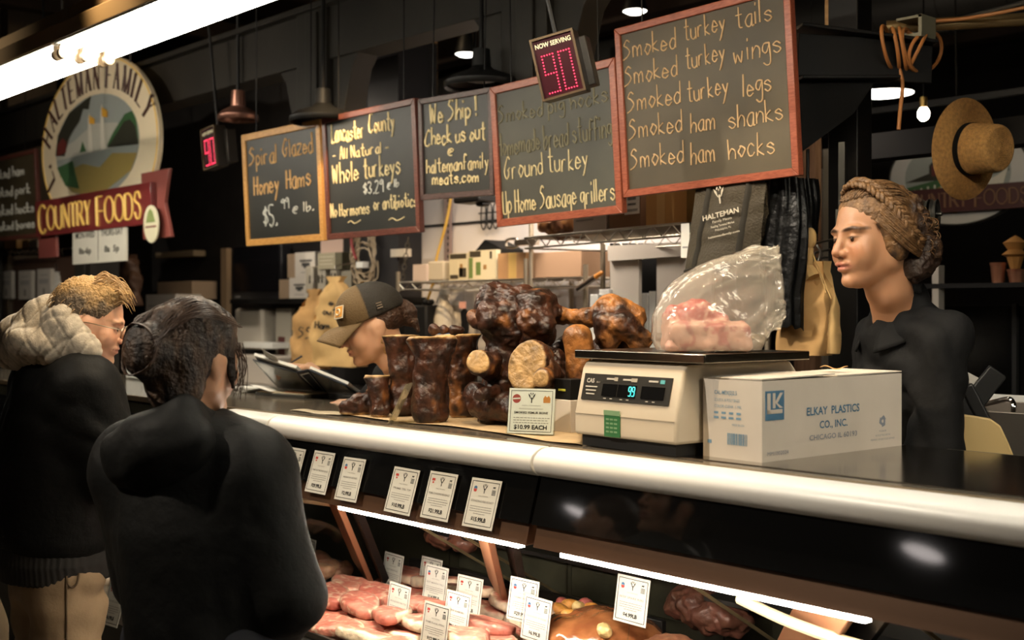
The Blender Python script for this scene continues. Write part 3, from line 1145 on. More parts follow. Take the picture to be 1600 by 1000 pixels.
def oval(label, c, a, b, ia, ib, kind, dim=False):
    t = thing('oval_sign', label, 'sign', c, 'oval stall signs', M=rotz(c, 0) @ Matrix.Rotation(R_(2), 4, 'X'))
    N = 64
    el = [(a * math.cos(2 * math.pi * k / N), b * math.sin(2 * math.pi * k / N)) for k in range(N)]
    m = MB()
    m.prism(el, .03)
    m.use(1)
    if kind == 'l':
        letters = 'L. HALTEMAN FAMILY'
        ta, hL = math.pi * 1.14, .155
        am, bm = (a + ia) / 2 - .03, (b + ib) / 2 - .085
        for i, ch in enumerate(letters):
            # advance along the ring
            wd = (2.6 if ch == ' ' else ROM[ch][1] * .74 + 1.7) * hL / 8 * 1.16
            sp = math.hypot(am * math.sin(ta), bm * math.cos(ta))
            tb_ = ta - wd / sp / 2
            if ch != ' ':
                ex, ez = am * math.cos(tb_), bm * math.sin(tb_)
                tx, tz = am * math.sin(tb_), -bm * math.cos(tb_)
                ln = math.hypot(tx, tz)
                M = frame((ex - tx / ln * wd * .42, 0, ez - tz / ln * wd * .42), (tx, 0, tz), (0, 1, 0))
                roman(m, ch, M, hL, .76)
            ta -= wd / max(.3, math.hypot(am * math.sin(tb_), bm * math.cos(tb_)))
    m.use(2)
    m.tube([(a * .985 * math.cos(2 * math.pi * k / N), -.001, b * .985 * math.sin(2 * math.pi * k / N)) for k in range(N)], .006, 6, closed=True)
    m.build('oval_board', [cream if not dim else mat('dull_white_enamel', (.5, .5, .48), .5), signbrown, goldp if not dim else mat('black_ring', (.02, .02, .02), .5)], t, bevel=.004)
    # painted landscape
    m = MB()
    def poly(i, pts, y):
        q = []
        for u, v in pts:
            r = math.hypot(u, v)
            if r > .985:
                u, v = u / r * .985, v / r * .985
            q.append((u * ia, v * ib))
        m.use(i).prism(q, .002, Matrix.Translation((0, -y, 0)))
    poly(0, [(math.cos(k * .1963), math.sin(k * .1963)) for k in range(32)], .003)
    if kind == 'l':
        poly(7, [(-1, -.1), (1, -.1), (.9, .1), (.5, .35), (0, .45), (-.5, .2), (-.9, .1)], .005)
        poly(1, [(.28, -.05), (1, -.12), (.95, .3), (.86, .48), (.7, .46), (.55, .3), (.42, .16)], .0065)
        poly(2, [(.30, -.08), (1, -.15), (.93, .18), (.82, .34), (.68, .32), (.52, .14)], .0075)
        poly(2, [(-1, 0), (-.75, -.05), (-.62, .28), (-.5, .42), (-.35, .55), (-.25, .78), (-.12, .74), (-.05, .99), (-.6, .8), (-.9, .4)], .007)
        poly(3, [(-.9, -.42), (-.3, -.28), (.1, -.42), (.4, -.2), (.95, -.3), (.8, -.6), (0, -1), (-.6, -.8)], .007)
        poly(1, [(-.95, -.25), (-.55, -.18), (-.4, -.75), (-.75, -.65)], .008)
        poly(6, [(-.93, -.02), (-.70, .02), (-.68, .22), (-.78, .32), (-.92, .2)], .009)
        for x, s_ in ((-.10, 1.0), (.20, 1.15)):
            poly(4, [(x - .05, -.1), (x + .05, -.1), (x + .03, .55 * s_), (x, .66 * s_), (x - .03, .55 * s_)], .008)
            poly(5, [(x, .62 * s_), (x + .13, .52 * s_), (x + .12, .42 * s_), (x, .46 * s_)], .009)
        poly(1, [(-.35, -.05), (-.28, .15), (-.2, -.05)], .009)
    else:
        poly(2, [(-1, -.1), (-.5, .1), (0, .25), (.5, .5), (1, .3), (.95, 0), (.4, -.1)], .005)
        poly(1, [(-1, -.25), (-.2, -.05), (.3, -.25), (.2, -.9), (-.6, -.8)], .006)
        poly(3, [(-.7, -.5), (-.1, -.15), (.15, -.4), (0, -1), (-.5, -.85)], .007)
        poly(2, [(-.35, .5), (.05, .62), (.1, .35), (.18, .05), (-.5, .05), (-.5, .3)], .008)
        poly(6, [(-.45, .02), (.15, .02), (.15, .25), (-.45, .3)], .009)
        poly(7, [(-.42, .28), (-.12, .55), (.12, .28)], .010)
        poly(4, [(.2, .1), (.35, -.1), (.55, -.2), (.75, -.1), (.95, .1), (.85, -.35), (.6, -.5), (.35, -.3)], .009)
        for k in range(7):
            poly(4, [(-.8 + k * .13, -.42 + k * .03), (-.77 + k * .13, -.42 + k * .03), (-.77 + k * .13, -.3 + k * .03), (-.8 + k * .13, -.3 + k * .03)], .010)
    m.build('landscape_panel', pics, t, smooth=0)
    return t


AX = onY(157, 290, 3.2)
sg = oval('large lit oval farm sign above the maroon country foods banner, far left', Vector((-7.505, 3.2, 2.56)), .885, .56, .645, .33, 'l')
bz = -.42
m = MB()
m.use(1)
m.prism([(-.93, bz - .26), (-.62, bz - .26), (-.62, bz + .02), (-.93, bz + .02)], .02, Matrix.Translation((0, -.03, 0)))
m.prism([(.70, bz - .20), (1.06, bz - .20), (.99, bz), (1.06, bz + .19), (.70, bz + .19)], .02, Matrix.Translation((0, -.03, 0)))
m.use(0)
m.prism([(-.87, bz - .115), (.89, bz - .115), (.89, bz + .125), (-.87, bz + .125)], .03, Matrix.Translation((0, -.065, 0)))
m.use(2)
roman_line(m, 'COUNTRY FOODS', -.80, .80, bz - .075, .15, Matrix.Translation((0, -.066, 0)), 1.2)
m.use(3)
m.prism([(.90 + .095 * math.cos(k * .3142), bz - .12 + .11 * math.sin(k * .3142)) for k in range(20)], .01, Matrix.Translation((0, -.075, 0)))
m.use(4)
m.prism([(.84, bz - .11), (.96, bz - .11), (.93, bz - .05), (.90, bz - .03), (.87, bz - .05)], .004, Matrix.Translation((0, -.0775, 0)))
m.use(1)
m.prism([(.83, bz - .14), (.97, bz - .14), (.97, bz - .13), (.83, bz - .13)], .004, Matrix.Translation((0, -.0775, 0)))
m.build('banner', [maroon, maroon_d, goldp, mat('sticker_cream', (.66, .62, .44), .5), mat('sticker_green', (.22, .28, .10), .5)], sg, bevel=.002)
MB().cyl((-.5, .02, .4), (-.5, .02, 1.6), .006, n=6).cyl((.5, .02, .4), (.5, .02, 1.6), .006, n=6).build('hanging_rod', black, sg)

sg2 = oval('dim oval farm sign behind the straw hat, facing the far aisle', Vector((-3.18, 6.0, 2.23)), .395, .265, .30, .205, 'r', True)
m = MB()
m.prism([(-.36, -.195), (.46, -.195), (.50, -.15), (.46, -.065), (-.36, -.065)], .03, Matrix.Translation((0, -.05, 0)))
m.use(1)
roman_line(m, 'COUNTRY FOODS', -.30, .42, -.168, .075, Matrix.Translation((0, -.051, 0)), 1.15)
m.build('banner', [mat('maroon_shaded', (.055, .014, .014), .5), mat('gold_shaded', (.20, .11, .06), .5)], sg2, bevel=.002)  # banner colours darkened to paint in the shade on this unlit sign
MB().cyl((0, .02, .2), (0, .02, 1.9), .006, n=6).build('hanging_rod', black, sg2)

# opening hours plate under the banner
c = onY(155, 381, 3.17)
t = thing('hours_sign', 'white opening hours plate hanging under the maroon banner', 'sign', c)
wH, hH = .80, .235
m = MB()
m.box((0, 0, 0), (wH, .012, hH))
m.use(1)
m.box((0, -.007, 0), (.005, .002, hH * .9))
txt(m, 'MON-WED', .055, Matrix.Translation((-wH / 4, -.0075, .045)), width=.30, bold=.01)
txt(m, 'THURS-SAT', .055, Matrix.Translation((wH / 4, -.0075, .045)), width=.32, bold=.01)
txt(m, '8a-6p', .055, Matrix.Translation((-wH / 4, -.0075, -.055)), width=.19, bold=.02)
txt(m, '8a  5p', .055, Matrix.Translation((wH / 4, -.0075, -.055)), width=.21, bold=.02)
m.build('plate', [mat('hours_white', (.62, .60, .52), .5), mat('hours_ink', (.03, .028, .025), .6)], t, bevel=.003)
MB().cyl((-.2, 0, .1), (-.2, .0, .2), .004, n=5).cyl((.2, 0, .1), (.2, 0, .2), .004, n=5).build('hook', steel, t)

# ================================================================ price cards
sleeve_m = glass('clear_sleeve', (.97, .97, .96), .8, rough=.05, ior=1.4)
acrylic = glass('clear_acrylic', (.93, .95, .93), .9, rough=.03)
card_m = mat('card_white', (.76, .75, .70), .7)


def logo(m, M, s):
    """the stall's sprouting V mark"""
    for sg_ in (-1, 1):
        m.prism([(sg_ * .02 * s, -.1 * s), (sg_ * .16 * s, -.02 * s), (sg_ * .36 * s, .30 * s), (sg_ * .42 * s, .56 * s), (sg_ * .20 * s, .34 * s), (sg_ * .14 * s, .06 * s)][::sg_], .0004, M @ Matrix.Translation((0, -.0004, 0)))
        m.prism([(sg_ * .15 * s, .44 * s), (sg_ * .22 * s, .50 * s), (sg_ * .12 * s, .66 * s), (sg_ * .06 * s, .58 * s)][::sg_], .0004, M @ Matrix.Translation((0, -.0004, 0)))
    m.prism([(-.05 * s, -.5 * s), (.05 * s, -.5 * s), (.07 * s, .1 * s), (-.07 * s, .1 * s)], .0004, M @ Matrix.Translation((0, -.0004, 0)))
    m.prism([(-.03 * s, .36 * s), (.03 * s, .36 * s), (.04 * s, .5 * s), (-.04 * s, .5 * s)], .0004, M @ Matrix.Translation((0, -.0004, 0)))


def card_print(m, w_, h_, name, price, badge=0):
    """indices: 1 black ink, 2 grey ink, 3 badge red, 4 badge blue"""
    I = Matrix.Identity(4)
    T = lambda x, z: Matrix.Translation((x, -.0008, z))
    b = .0022
    m.use(1)
    for sx in (-1, 1):
        m.box((sx * w_ * .44, -.0009, 0), (b * .7, .0004, h_ * .88))
        m.box((0, -.0009, sx * h_ * .44), (w_ * .88, .0004, b * .7))
    logo(m, T(0, h_ * .29), h_ * .17)
    txt(m, price, h_ * .115, T(0, -h_ * .365), width=w_ * (.10 * len(price) * .62), bold=.035)
    # little bull mark with lines under it
    m.prism([(-.5, 0), (-.4, 0), (-.4, .35), (.25, .35), (.25, 0), (.35, 0), (.42, .5), (.62, .55), (.58, .8), (.3, .75), (-.5, .68)], .0004,
            T(w_ * .30, h_ * .31) @ Matrix.Scale(h_ * .07, 4))
    for k in range(4):
        m.box((w_ * .31, -.0009, h_ * (.285 - .028 * k)), (w_ * .12, .0004, h_ * .014))
    m.use(2)
    txt(m, 'HALTEMAN', h_ * .035, T(0, h_ * .135), width=w_ * .32)
    txt(m, name, h_ * .062, T(0, h_ * .02), width=min(w_ * .74, w_ * .052 * len(name)), bold=.01)
    rg = random.Random(len(name) * 7 + len(price))
    for k in range(4):
        ww = w_ * (.72 if k < 3 else .42)
        x = -ww / 2
        while x < ww / 2 - .004:
            l = min(rg.uniform(.004, .012), ww / 2 - x)
            m.box((x + l / 2, -.0009, h_ * (-.07 - .048 * k)), (l, .0004, h_ * .012))
            x += l + .0016
    m.use(3)
    if badge == 0:
        m.prism([(-.5, 0), (.5, 0), (.45, .5), (-.45, .5)], .0004, T(-w_ * .31, h_ * .30) @ Matrix.Scale(h_ * .11, 4))
        m.prism([(-.4, -.1), (-.4, -.5), (0, -.7), (.4, -.5), (.4, -.1)], .0004, T(-w_ * .31, h_ * .29) @ Matrix.Scale(h_ * .07, 4))
    else:
        m.prism([(-.5, -.3), (-.3, -.6), (.3, -.6), (.5, -.3), (.5, 0), (-.5, 0)], .0004, T(-w_ * .31, h_ * .28) @ Matrix.Scale(h_ * .10, 4))
        m.use(4)
        m.prism([(-.5, .05), (.5, .05), (.45, .45), (0, .65), (-.45, .45)], .0004, T(-w_ * .31, h_ * .28) @ Matrix.Scale(h_ * .10, 4))


def price_card(label, M, name, price, badge=0, w_=.112, h_=.125, sleeve=True, stand=None, group='price cards', extra=.022):
    t = thing('price_card', label, 'price card', group=group, M=M)
    m = MB()
    m.box((0, 0, 0), (w_, .0012, h_))
    card_print(m, w_, h_, name, price, badge)
    m.build('card', [card_m, ink, greyink, redink, blueink], t, smooth=0)
    m = MB()
    m.box((0, -.003, extra * .2), (w_ + .012, .0006, h_ + extra))
    m.build('sleeve', sleeve_m, t)
    if stand:
        m = MB()
        m.cyl((0, .002, -h_ / 2 - stand), (0, .002, -h_ / 2 + .03), .0022, n=8)
        m.box((0, .004, -h_ / 2 + .01), (.018, .004, .022))
        m.box((0, .004, -h_ / 2 - stand + .002), (.04, .03, .004))
        m.build('stand', acrylic if stand > .03 else steel, t)
    return t


def on_front(px, py, off=.006):
    t_ = (py - HOR) / FPX
    d = (2.075 - .31 * (1.108 - CZ) - off) / (kxy(px)[1] + .31 * t_)
    return atd(px, py, d)


FRONT = [(455, 731, 'SKIRT STEAK', '$19.99LB', 0, 'skirt steak card at $19.99, leftmost of the cards on the black panel'),
         (500, 738, 'PRIME FILET MIGNON ROAST', '$29.99LB', 0, 'filet mignon roast card at $29.99 on the black panel'),
         (547, 749, 'MARROW BONES', '$2.99LB', 1, 'marrow bones card at $2.99 on the black panel'),
         (628, 767, 'PRIME TRI TIP', '$10.99LB', 0, 'tri tip card at $10.99 on the black panel'),
         (686, 775, 'PRIME STANDING RIB ROAST', '$21.99LB', 0, 'standing rib roast card at $21.99 on the black panel'),
         (753, 787, 'STANDING RIB ROAST', '$15.99LB', 1, 'standing rib roast card at $15.99, nearest of the cards on the black panel')]
for i, (px, py, nm, pr, bd, lab) in enumerate(FRONT):
    p = on_front(px, py, .008)
    M = frame(p, (1, 0, .01 * (i % 3 - 1)), (0, 1, -.31))
    price_card(lab, M, nm, pr, bd, .118 if i > 2 else .112, .128, group='price cards on the black panel')

INCASE = [(613, 893, 2.42, 'PORTERHOUSE', '$16.99LB', 0, 'white price card washed out by glare at the back of the steaks'),
          (672, 900, 2.50, 'SIRLOIN', '$9.99LB', 0, 'price card half hidden behind the $14.99 card'),
          (680, 914, 2.36, 'FILET MIGNON TAILS', '$14.99LB', 1, 'price card reading $14.99 among the steaks'),
          (732, 932, 2.36, 'NEW YORK STRIP', '$18.99LB', 0, 'price card at the right behind the kabobs card, by the bracket'),
          (622, 944, 2.18, 'DRY-AGED NEW YORK STRIP', '$25.99 LB', 0, 'dry aged strip card at $25.99 among the steaks'),
          (714, 958, 2.22, 'BEEF KABOBS', '$11.99LB', 0, 'price card ending in .99 right of the $12.99 card'),
          (680, 977, 2.10, 'PRIME FLANK STEAK', '$12.99LB', 0, 'flank steak card at $12.99, lowest among the steaks'),
          (817, 938, 2.28, 'PRIME RIBEYE', '$29.99LB', 1, 'price card at $29.99 behind the chuck roast card'),
          (838, 968, 2.26, 'CHUCK ROAST W/ VEGGIES', '$6.99LB', 1, 'price card at $6.99 in front of the vegetable pot roast'),
          (987, 938, 2.30, 'BEEF SPARE RIBS', '$4.99LB', 1, 'price card at $4.99 above the spare ribs')]
for i, (px, py, Y, nm, pr, bd, lab) in enumerate(INCASE):
    p = onY(px, py, Y)
    M = frame(p, (1, -.06 + .03 * (i % 4), 0), (0, 1, -.16))
    price_card(lab, M, nm, pr, bd, .114, .118, stand=max(.02, p.z - .059 - .565), group='price cards in the case', extra=.010)
p = onY(178, 943, 1.795)
price_card('price card low in the far case between the two customers', frame(p, (1, 0, .06), (0, 1, -.31)), 'GROUND CHUCK', '$6.99LB', 0, .14, .15, group='price cards in the case')
p = onY(479, 868, 2.30)
price_card('price card beside the raw chicken, partly hidden by the woman in black', frame(p, (1, -.1, 0), (0, 1, -.16)), 'CHICKEN', '$3.99LB', 0, .11, .12, stand=max(.02, p.z - .06 - .565), group='price cards in the case', extra=.01)

# ================================================================ raw meat in the case
meat_m = mat('raw_beef', rough=.42, vcol=True, var=.16, vscale=45, bump=.35, bscale=60, coat=.25)
FAT, RED, DRED = np.array((.82, .66, .48)), np.array((.64, .26, .19)), np.array((.46, .11, .08))


def steak_obj(seed):
    rg = random.Random(seed)
    a, b = rg.uniform(.075, .09), rg.uniform(.048, .06)
    tail = rg.uniform(-.03, .03)
    th = rg.uniform(.016, .021)
    M = Matrix.Identity(4)

    def fn(X, Y, Z):
        d = elld(X, Y, 0 * Z, (-.012, 0, 0), (a, b, 1.0))
        d = smin(d, elld(X, Y, 0 * Z, (a * .75, tail, 0), (.045, .032, 1.0)), .03)
        q = np.abs(Z - .02) - th
        return smax(d, q, .014)

    def col(V, N):
        n = vnoise(V, 55, seed)
        n2 = vnoise(V, 24, seed + 3)
        rim = fn(V[:, 0], V[:, 1], 0 * V[:, 2] + .02) + .010 + .006 * n2
        fatside = (V[:, 1] > -.005 + .02 * n2)
        f = np.clip(rim / .006, 0, 1) * fatside
        f = np.maximum(f, np.clip((n - .45) * 6, 0, 1) * .6)
        f = np.maximum(f, np.clip(1 - np.abs(V[:, 1] - .25 * V[:, 0] - .012 * n2) / .0028, 0, 1) * .8)
        c = RED + (DRED - RED) * np.clip(n2[:, None] * .5 + .45, 0, 1)
        return c + (FAT - c) * f[:, None]
    return organic('beef_steak', fn, (axis(-.12, .16, .005), axis(-.08, .08, .005), axis(-.012, .052, .0045)), meat_m,
                   disp=lambda V, N: vnoise(V, 38, seed) * .0022, col=col)


STK = [steak_obj(s) for s in range(5)]
rg = random.Random(4)
rows = [(2.50, 0, 7), (2.38, .08, 7), (2.26, 0, 7), (2.14, .07, 7), (2.04, .0, 7)]
rown = ['back row', 'second row from the back', 'middle row', 'row second from the glass', 'row against the glass']
spots = []
for ri, (Y, off, n) in enumerate(rows):
    for k in range(n):
        x = -3.38 + off + k * .165 + rg.uniform(-.012, .012)
        if x > -2.33 or (x > -2.62 and ri < 2):
            continue
        spots.append((x, Y + rg.uniform(-.015, .015), .546 + (.0 if ri % 2 else .006), ri, k))
        if ri in (0, 2, 3) and k < 5:
            spots.append((x + .05, Y + .02, .592, ri, k + 10))
pos = ['first', 'second', 'third', 'fourth', 'fifth', 'sixth', 'seventh']
for i, (x, y, z, ri, k) in enumerate(spots):
    o = STK[i % 5] if i < 5 else STK[i % 5].copy()
    if i >= 5:
        COL.objects.link(o)
    o.location = (x, y, z + .004)
    o.rotation_euler = (R_(rg.uniform(6, 13) if k < 10 else rg.uniform(-5, 8)), R_(rg.uniform(-6, 6)), R_(rg.uniform(-28, 28) + (180 if rg.random() < .4 else 0)))
    tag(o, 'raw steak, %s from left in the %s, %s' % (pos[k % 10], rown[ri], 'upper layer' if k >= 10 else 'lower layer'), 'steak', 'raw beef steaks in the middle case')

# black tray rim behind the steaks
m = MB()
for y in (2.60,):
    m.bar((-3.42, y, .60), (-2.25, y, .60), .02, .10)
m.bar((-3.42, 1.975, .556), (-2.25, 1.975, .556), .012, .02)
tag(m.build('meat_tray', deck_m, bevel=.003), 'black rimmed tray under the raw steaks in the middle case', 'tray')


def lump(name, label, cat, c, r, seed, c1, c2, group=None, rot=(0, 0, 0), m=None, parts=(), amp=.12, sc=18, flat=.62):
    """one irregular piece of meat: a blob of ellipsoids"""
    sub = parts or [((0, 0, 0), (r, r * .8, r * flat))]
    mx = max(max(abs(p[0][i]) + p[1][i] for i in range(3)) for p in sub) * 1.15

    def fn(X, Y, Z):
        d = None
        for cc, rr in sub:
            e = elld(X, Y, Z, cc, rr)
            d = e if d is None else smin(d, e, r * .25)
        return d

    def col(V, N):
        n = np.clip(vnoise(V, sc * 1.6, seed + 5) * .8 + .45, 0, 1)[:, None]
        return np.array(c1) + (np.array(c2) - np.array(c1)) * n
    o = organic(name, fn, (axis(-mx, mx, mx / 24),) * 3, m or meat_m, disp=lambda V, N: vnoise(V, sc, seed) * r * amp, col=col)
    o.location = c
    o.rotation_euler = rot
    return tag(o, label, cat, group)


# raw chicken left of the steaks
for i, (px, py, Y) in enumerate(((500, 876, 2.46), (516, 884, 2.40), (532, 890, 2.44), (470, 885, 2.42), (505, 892, 2.34))):
    p = onY(px, py, Y)
    lump('raw_chicken', 'pale raw chicken piece %s in the far case' % ('at the left end', 'leaning on the card', 'nearest the bracket', 'behind the woman in black', 'lowest of the heap')[i] if 0 else
         ('upper pale chicken piece by the far case bracket', 'middle pale chicken piece beside the price card', 'small pale chicken piece touching the black tray rim',
          'pale chicken piece behind the sleeve of the woman in black', 'lowest pale chicken piece in front of its heap')[i],
         'chicken', p, .05, 30 + i, (.70, .42, .24), (.60, .28, .18), 'raw chicken pieces', (0, 0, i), amp=.2)
MB_ = MB()
MB_.box((0, 0, 0), (.55, .5, .09))
tr_ = tag(MB_.build('chicken_tray', mat('steel_tray', (.3, .29, .27), .35, 1), bevel=.006), 'steel tray under the pale chicken in the far case', 'tray')
tr_.location = (-3.82, 2.42, .505)
# packs in the far case, seen between the customers
for i, (px, py, Y, c1, lab) in enumerate(((168, 897, 2.02, (.75, .62, .50), 'white wrapped pack between the two customers, upper'), (163, 925, 1.96, (.72, .60, .48), 'white wrapped pack between the two customers, lower'),
                                     (186, 895, 2.06, (.60, .12, .06), 'red meat pack between the two customers, upper'), (190, 915, 2.0, (.55, .16, .08), 'red meat pack between the two customers, lower'),
                                     (197, 948, 1.93, (.72, .40, .28), 'pink meat pack low between the two customers'))):
    p = onY(px, py, Y)
    lump('meat_pack', lab, 'meat', (p.x, p.y, max(p.z, .49)), .055, 50 + i, c1, tuple(v * .8 for v in c1), 'meat packs in the far case', amp=.12)

# pot roast with vegetables: net-wrapped beef, carrot and potato chunks on it
p = onY(930, 985, 2.38)
lump('pot_roast', 'brown pot roast in clear wrap behind the $6.99 card', 'roast', (p.x, p.y, .615), .17, 70, (.36, .14, .05), (.22, .07, .025), rot=(0, 0, .1),
     parts=[((0, 0, 0), (.19, .13, .075)), ((.03, .02, .03), (.14, .11, .06))], m=mat('glazed_roast', rough=.16, vcol=True, bump=.3, bscale=30, coat=.8), amp=.03, sc=22)
for i, (px, py, Y, kind) in enumerate(((877, 953, 2.40, 'c'), (893, 962, 2.36, 'c'), (904, 950, 2.42, 'p'), (922, 951, 2.44, 'c'), (887, 947, 2.46, 'c'), (938, 962, 2.42, 'p'), (945, 985, 2.3, 'p'), (915, 945, 2.5, 'o'), (880, 944, 2.5, 'o'))):
    q = onY(px, py, Y)
    nm = {'c': 'carrot_chunk', 'p': 'potato_chunk', 'o': 'onion_chunk'}[kind]
    labs = ['carrot chunk at the left end on the pot roast', 'carrot chunk lying lowest on the pot roast', 'pale potato chunk between the carrots on the pot roast', 'carrot chunk right of the pale potato', 'carrot chunk behind the others on the pot roast',
            'potato chunk on the right shoulder of the pot roast', 'pale potato chunk sunk in the front of the pot roast', 'pink onion wedge behind the potato on the roast', 'pink onion wedge at the back left on the roast']
    c1 = {'c': (.66, .30, .06), 'p': (.66, .48, .20), 'o': (.45, .12, .10)}[kind]
    lump(nm, labs[i], {'c': 'carrot', 'p': 'potato', 'o': 'onion'}[kind], q, .024, 80 + i, c1, tuple(v * .85 for v in c1), 'vegetable chunks on the pot roast', (.4 * i, .3, i), amp=.12, sc=40,
         parts=[((0, 0, 0), (.032, .018, .016))] if kind == 'c' else (), flat=.8)
# fatty cut and spare ribs
p = onY(985, 990, 2.34)
lump('pork_cut', 'fatty pink cut between the pot roast and the ribs', 'meat', (p.x, p.y, .60), .1, 92, (.66, .32, .22), (.70, .50, .36), rot=(0, .1, -.5),
     parts=[((0, 0, 0), (.13, .06, .05)), ((-.06, .01, .02), (.05, .05, .045)), ((.03, 0, .03), (.05, .05, .035))], amp=.06, sc=30)
p = onY(1062, 985, 2.40)
lump('spare_ribs', 'brown slab of spare ribs at the right in the near case', 'ribs', (p.x, p.y, .61), .13, 95, (.36, .12, .06), (.52, .26, .15), rot=(0, 0, -.1),
     parts=[((-.10 + .05 * k, 0, .01 * (k % 2)), (.034, .12, .055)) for k in range(6)], amp=.05, sc=40)
p = onY(1010, 992, 2.2)
lump('rib_tips', 'reddish rib piece in front of the spare ribs', 'ribs', (p.x, p.y, .58), .07, 97, (.45, .16, .10), (.62, .36, .24), amp=.14)
# joints hanging or lying at the back of the case
for i, (px, py, Y, r) in enumerate(((690, 838, 2.66, .07), (720, 845, 2.62, .06), (1090, 945, 2.66, .09), (1130, 962, 2.64, .09))):
    q = onY(px, py, Y)
    lump('wrapped_joint', ('left smoky pink joint at the back of the middle case', 'right smoky pink joint at the back of the middle case', 'left dark wrapped joint behind the spare ribs', 'right dark wrapped joint behind the spare ribs')[i],
         'meat', q, r, 100 + i, (.30, .12, .07) if i < 2 else (.12, .05, .03), (.16, .06, .04), 'joints at the back of the case', amp=.2)
m = MB()
m.box((-2.87, 2.69, .76), (1.1, .20, .012))
m.box((-1.55, 2.69, .74), (1.1, .20, .012))
struct(tag(m.build('case_shelf', deck_m), 'dark shelf at the back of the display cases', 'shelf'))

# ================================================================ smoked bones on the worktop
bone_m = mat('smoked_bone', rough=.42, vcol=True, bump=.7, bscale=45, coat=.08, var=.25, vscale=30)
B_DARK, B_MAH, B_AMB, B_TAN = [np.array(c) for c in ((.016, .007, .004), (.058, .019, .008), (.40, .16, .04), (.55, .34, .14))]


def at(px, py, d):
    return np.array(atd(px, py, d))


def bone(label, segs, seed, cuts=(), step=.0048, amber=.25, amp=.006, sc=22, k=.025, name='smoked_bone', streak=False, bump2=.0024):
    """segs: list of (p, q, r1, r2) rounded cones in world space; cuts: (point, outward normal) sawn faces"""
    allp = np.array([p for s in segs for p in s[:2]])
    rm = max(max(s[2:4]) for s in segs) + .015
    lo, hi = allp.min(0) - rm, allp.max(0) + rm
    o = (lo + hi) / 2
    o[2] = lo[2] + rm
    world = Matrix.Translation(o)
    C = [(np.asarray(c), np.asarray(n) / np.linalg.norm(n)) for c, n in cuts]

    def fn(X, Y, Z):
        d = None
        for p, q, r1, r2 in segs:
            e = rcone(X, Y, Z, p, q, r1, r2)
            d = e if d is None else smin(d, e, k)
        for c, n in C:
            d = smax(d, (X - c[0]) * n[0] + (Y - c[1]) * n[1] + (Z - c[2]) * n[2], .004)
        return d

    def cutmask(V):
        mk = np.zeros(len(V))
        for c, n in C:
            mk = np.maximum(mk, np.clip(((V - c) @ n + .007) / .004, 0, 1))
        return mk

    def col(V, N):
        n1 = vnoise(V, 16, seed)
        n2 = vnoise(V, 48, seed + 9)
        n1 = vnoise(V * np.array((1, 1, .3 if streak else 1)), 30 if streak else 16, seed)
        t = np.clip((n1 + amber * 2 - .75 + n2 * .35) * .8, 0, 1)[:, None] ** 1.4
        dk = np.clip(n2 * .9 + .55, 0, 1)[:, None]
        c = B_DARK + (B_MAH - B_DARK) * dk
        c = c + (B_AMB - c) * t
        mk = cutmask(V)[:, None]
        tan = B_TAN * (.75 + .35 * np.clip(n2, -1, 1))[:, None]
        return c + (tan - c) * mk

    def disp(V, N):
        mk = cutmask(V)
        return (vnoise(V, sc, seed) * amp + (.45 - np.abs(vnoise(V * np.array((1, 1, .35 if streak else 1)), 42, seed + 2))) * bump2 * 1.6) * (1 - .7 * mk)
    ob = organic(name, fn, tuple(axis(lo[i], hi[i], step) for i in range(3)), bone_m, disp=disp, col=col, world=world)
    ob.matrix_world = world
    return tag(ob, label, 'bone', 'smoked bones on the worktop')


z_up = (0, 0, 1)
TB = lambda px, py: np.array(onZ(px, py, ZT + .004))


def up(p, h):
    return p + np.array((0, 0, h))


def stump(label, px, py, h, rb, rm_, rt, seed, lean=(0, 0), amber=.1, wob=.02):
    b = TB(px, py)
    a = up(b, rb * .75)
    t_ = up(b, h) + np.array((*lean, 0))
    mid = (a + t_) / 2
    r_ = np.array(RR)
    segs = [(a, mid, rb, rm_), (mid, t_, rm_, rt)]
    for s_, f_ in ((-1, 1.0), (1, .85)):
        segs.append((mid + r_ * s_ * rm_ * .3, t_ + r_ * s_ * rt * .75, rm_ * .7, rt * .72 * f_))
        segs.append((mid + r_ * s_ * rm_ * .25, a + r_ * s_ * rb * .45, rm_ * .6, rb * .62))
    segs.append((a + np.array(VV) * .02, t_ - np.array(VV) * rt * .5, rm_ * .5, rt * .5))
    return bone(label, segs, seed, [(t_ - np.array((0, 0, .004)), (lean[0] * .3 - .04, lean[1] * .3, 1)), (b, (0, 0, -1))], amber=amber, streak=True, amp=.009, sc=17)


stump('sawn upright bone at the left of the big trio, behind the clear sign', 630, 650, .262, .038, .034, .046, 1, (-.01, 0), .12)
stump('sawn upright bone at the front of the big trio', 672, 660, .262, .046, .040, .050, 2, (0, .01), .16)
stump('sawn upright bone at the right of the big trio', 722, 652, .265, .040, .040, .052, 3, (-.012, 0), .1)
stump('short sawn bone standing at the left end, next to the dark meat', 592, 652, .135, .028, .022, .030, 4, (-.028, .02), .24)
# curled strip beside the short bone
b0 = TB(580, 648)
bone('curled shaving of smoked skin beside the short sawn bone', [(up(b0, .03), up(b0, .075) - np.array(RR) * .012, .008, .007), (up(b0, .075) - np.array(RR) * .012, up(b0, .105) + np.array(RR) * .004, .007, .006), (up(b0, .0), up(b0, .03), .007, .008)], 6, amber=.5, amp=.002, step=.003, k=.006)
# dark dried meat
b1 = TB(563, 648)
bone('dark dried meat piece lying left of the sawn bones', [(up(b1, .025) - np.array(RR) * .04, up(b1, .03) + np.array(RR) * .05, .026, .03), (up(b1, .05), up(b1, .05) + np.array(RR) * .03, .022, .016), (up(b1, .014) - np.array(RR) * .055, up(b1, .012), .012, .02)], 7, amber=.02, amp=.008, sc=30, cuts=[(b1, (0, 0, -1))])
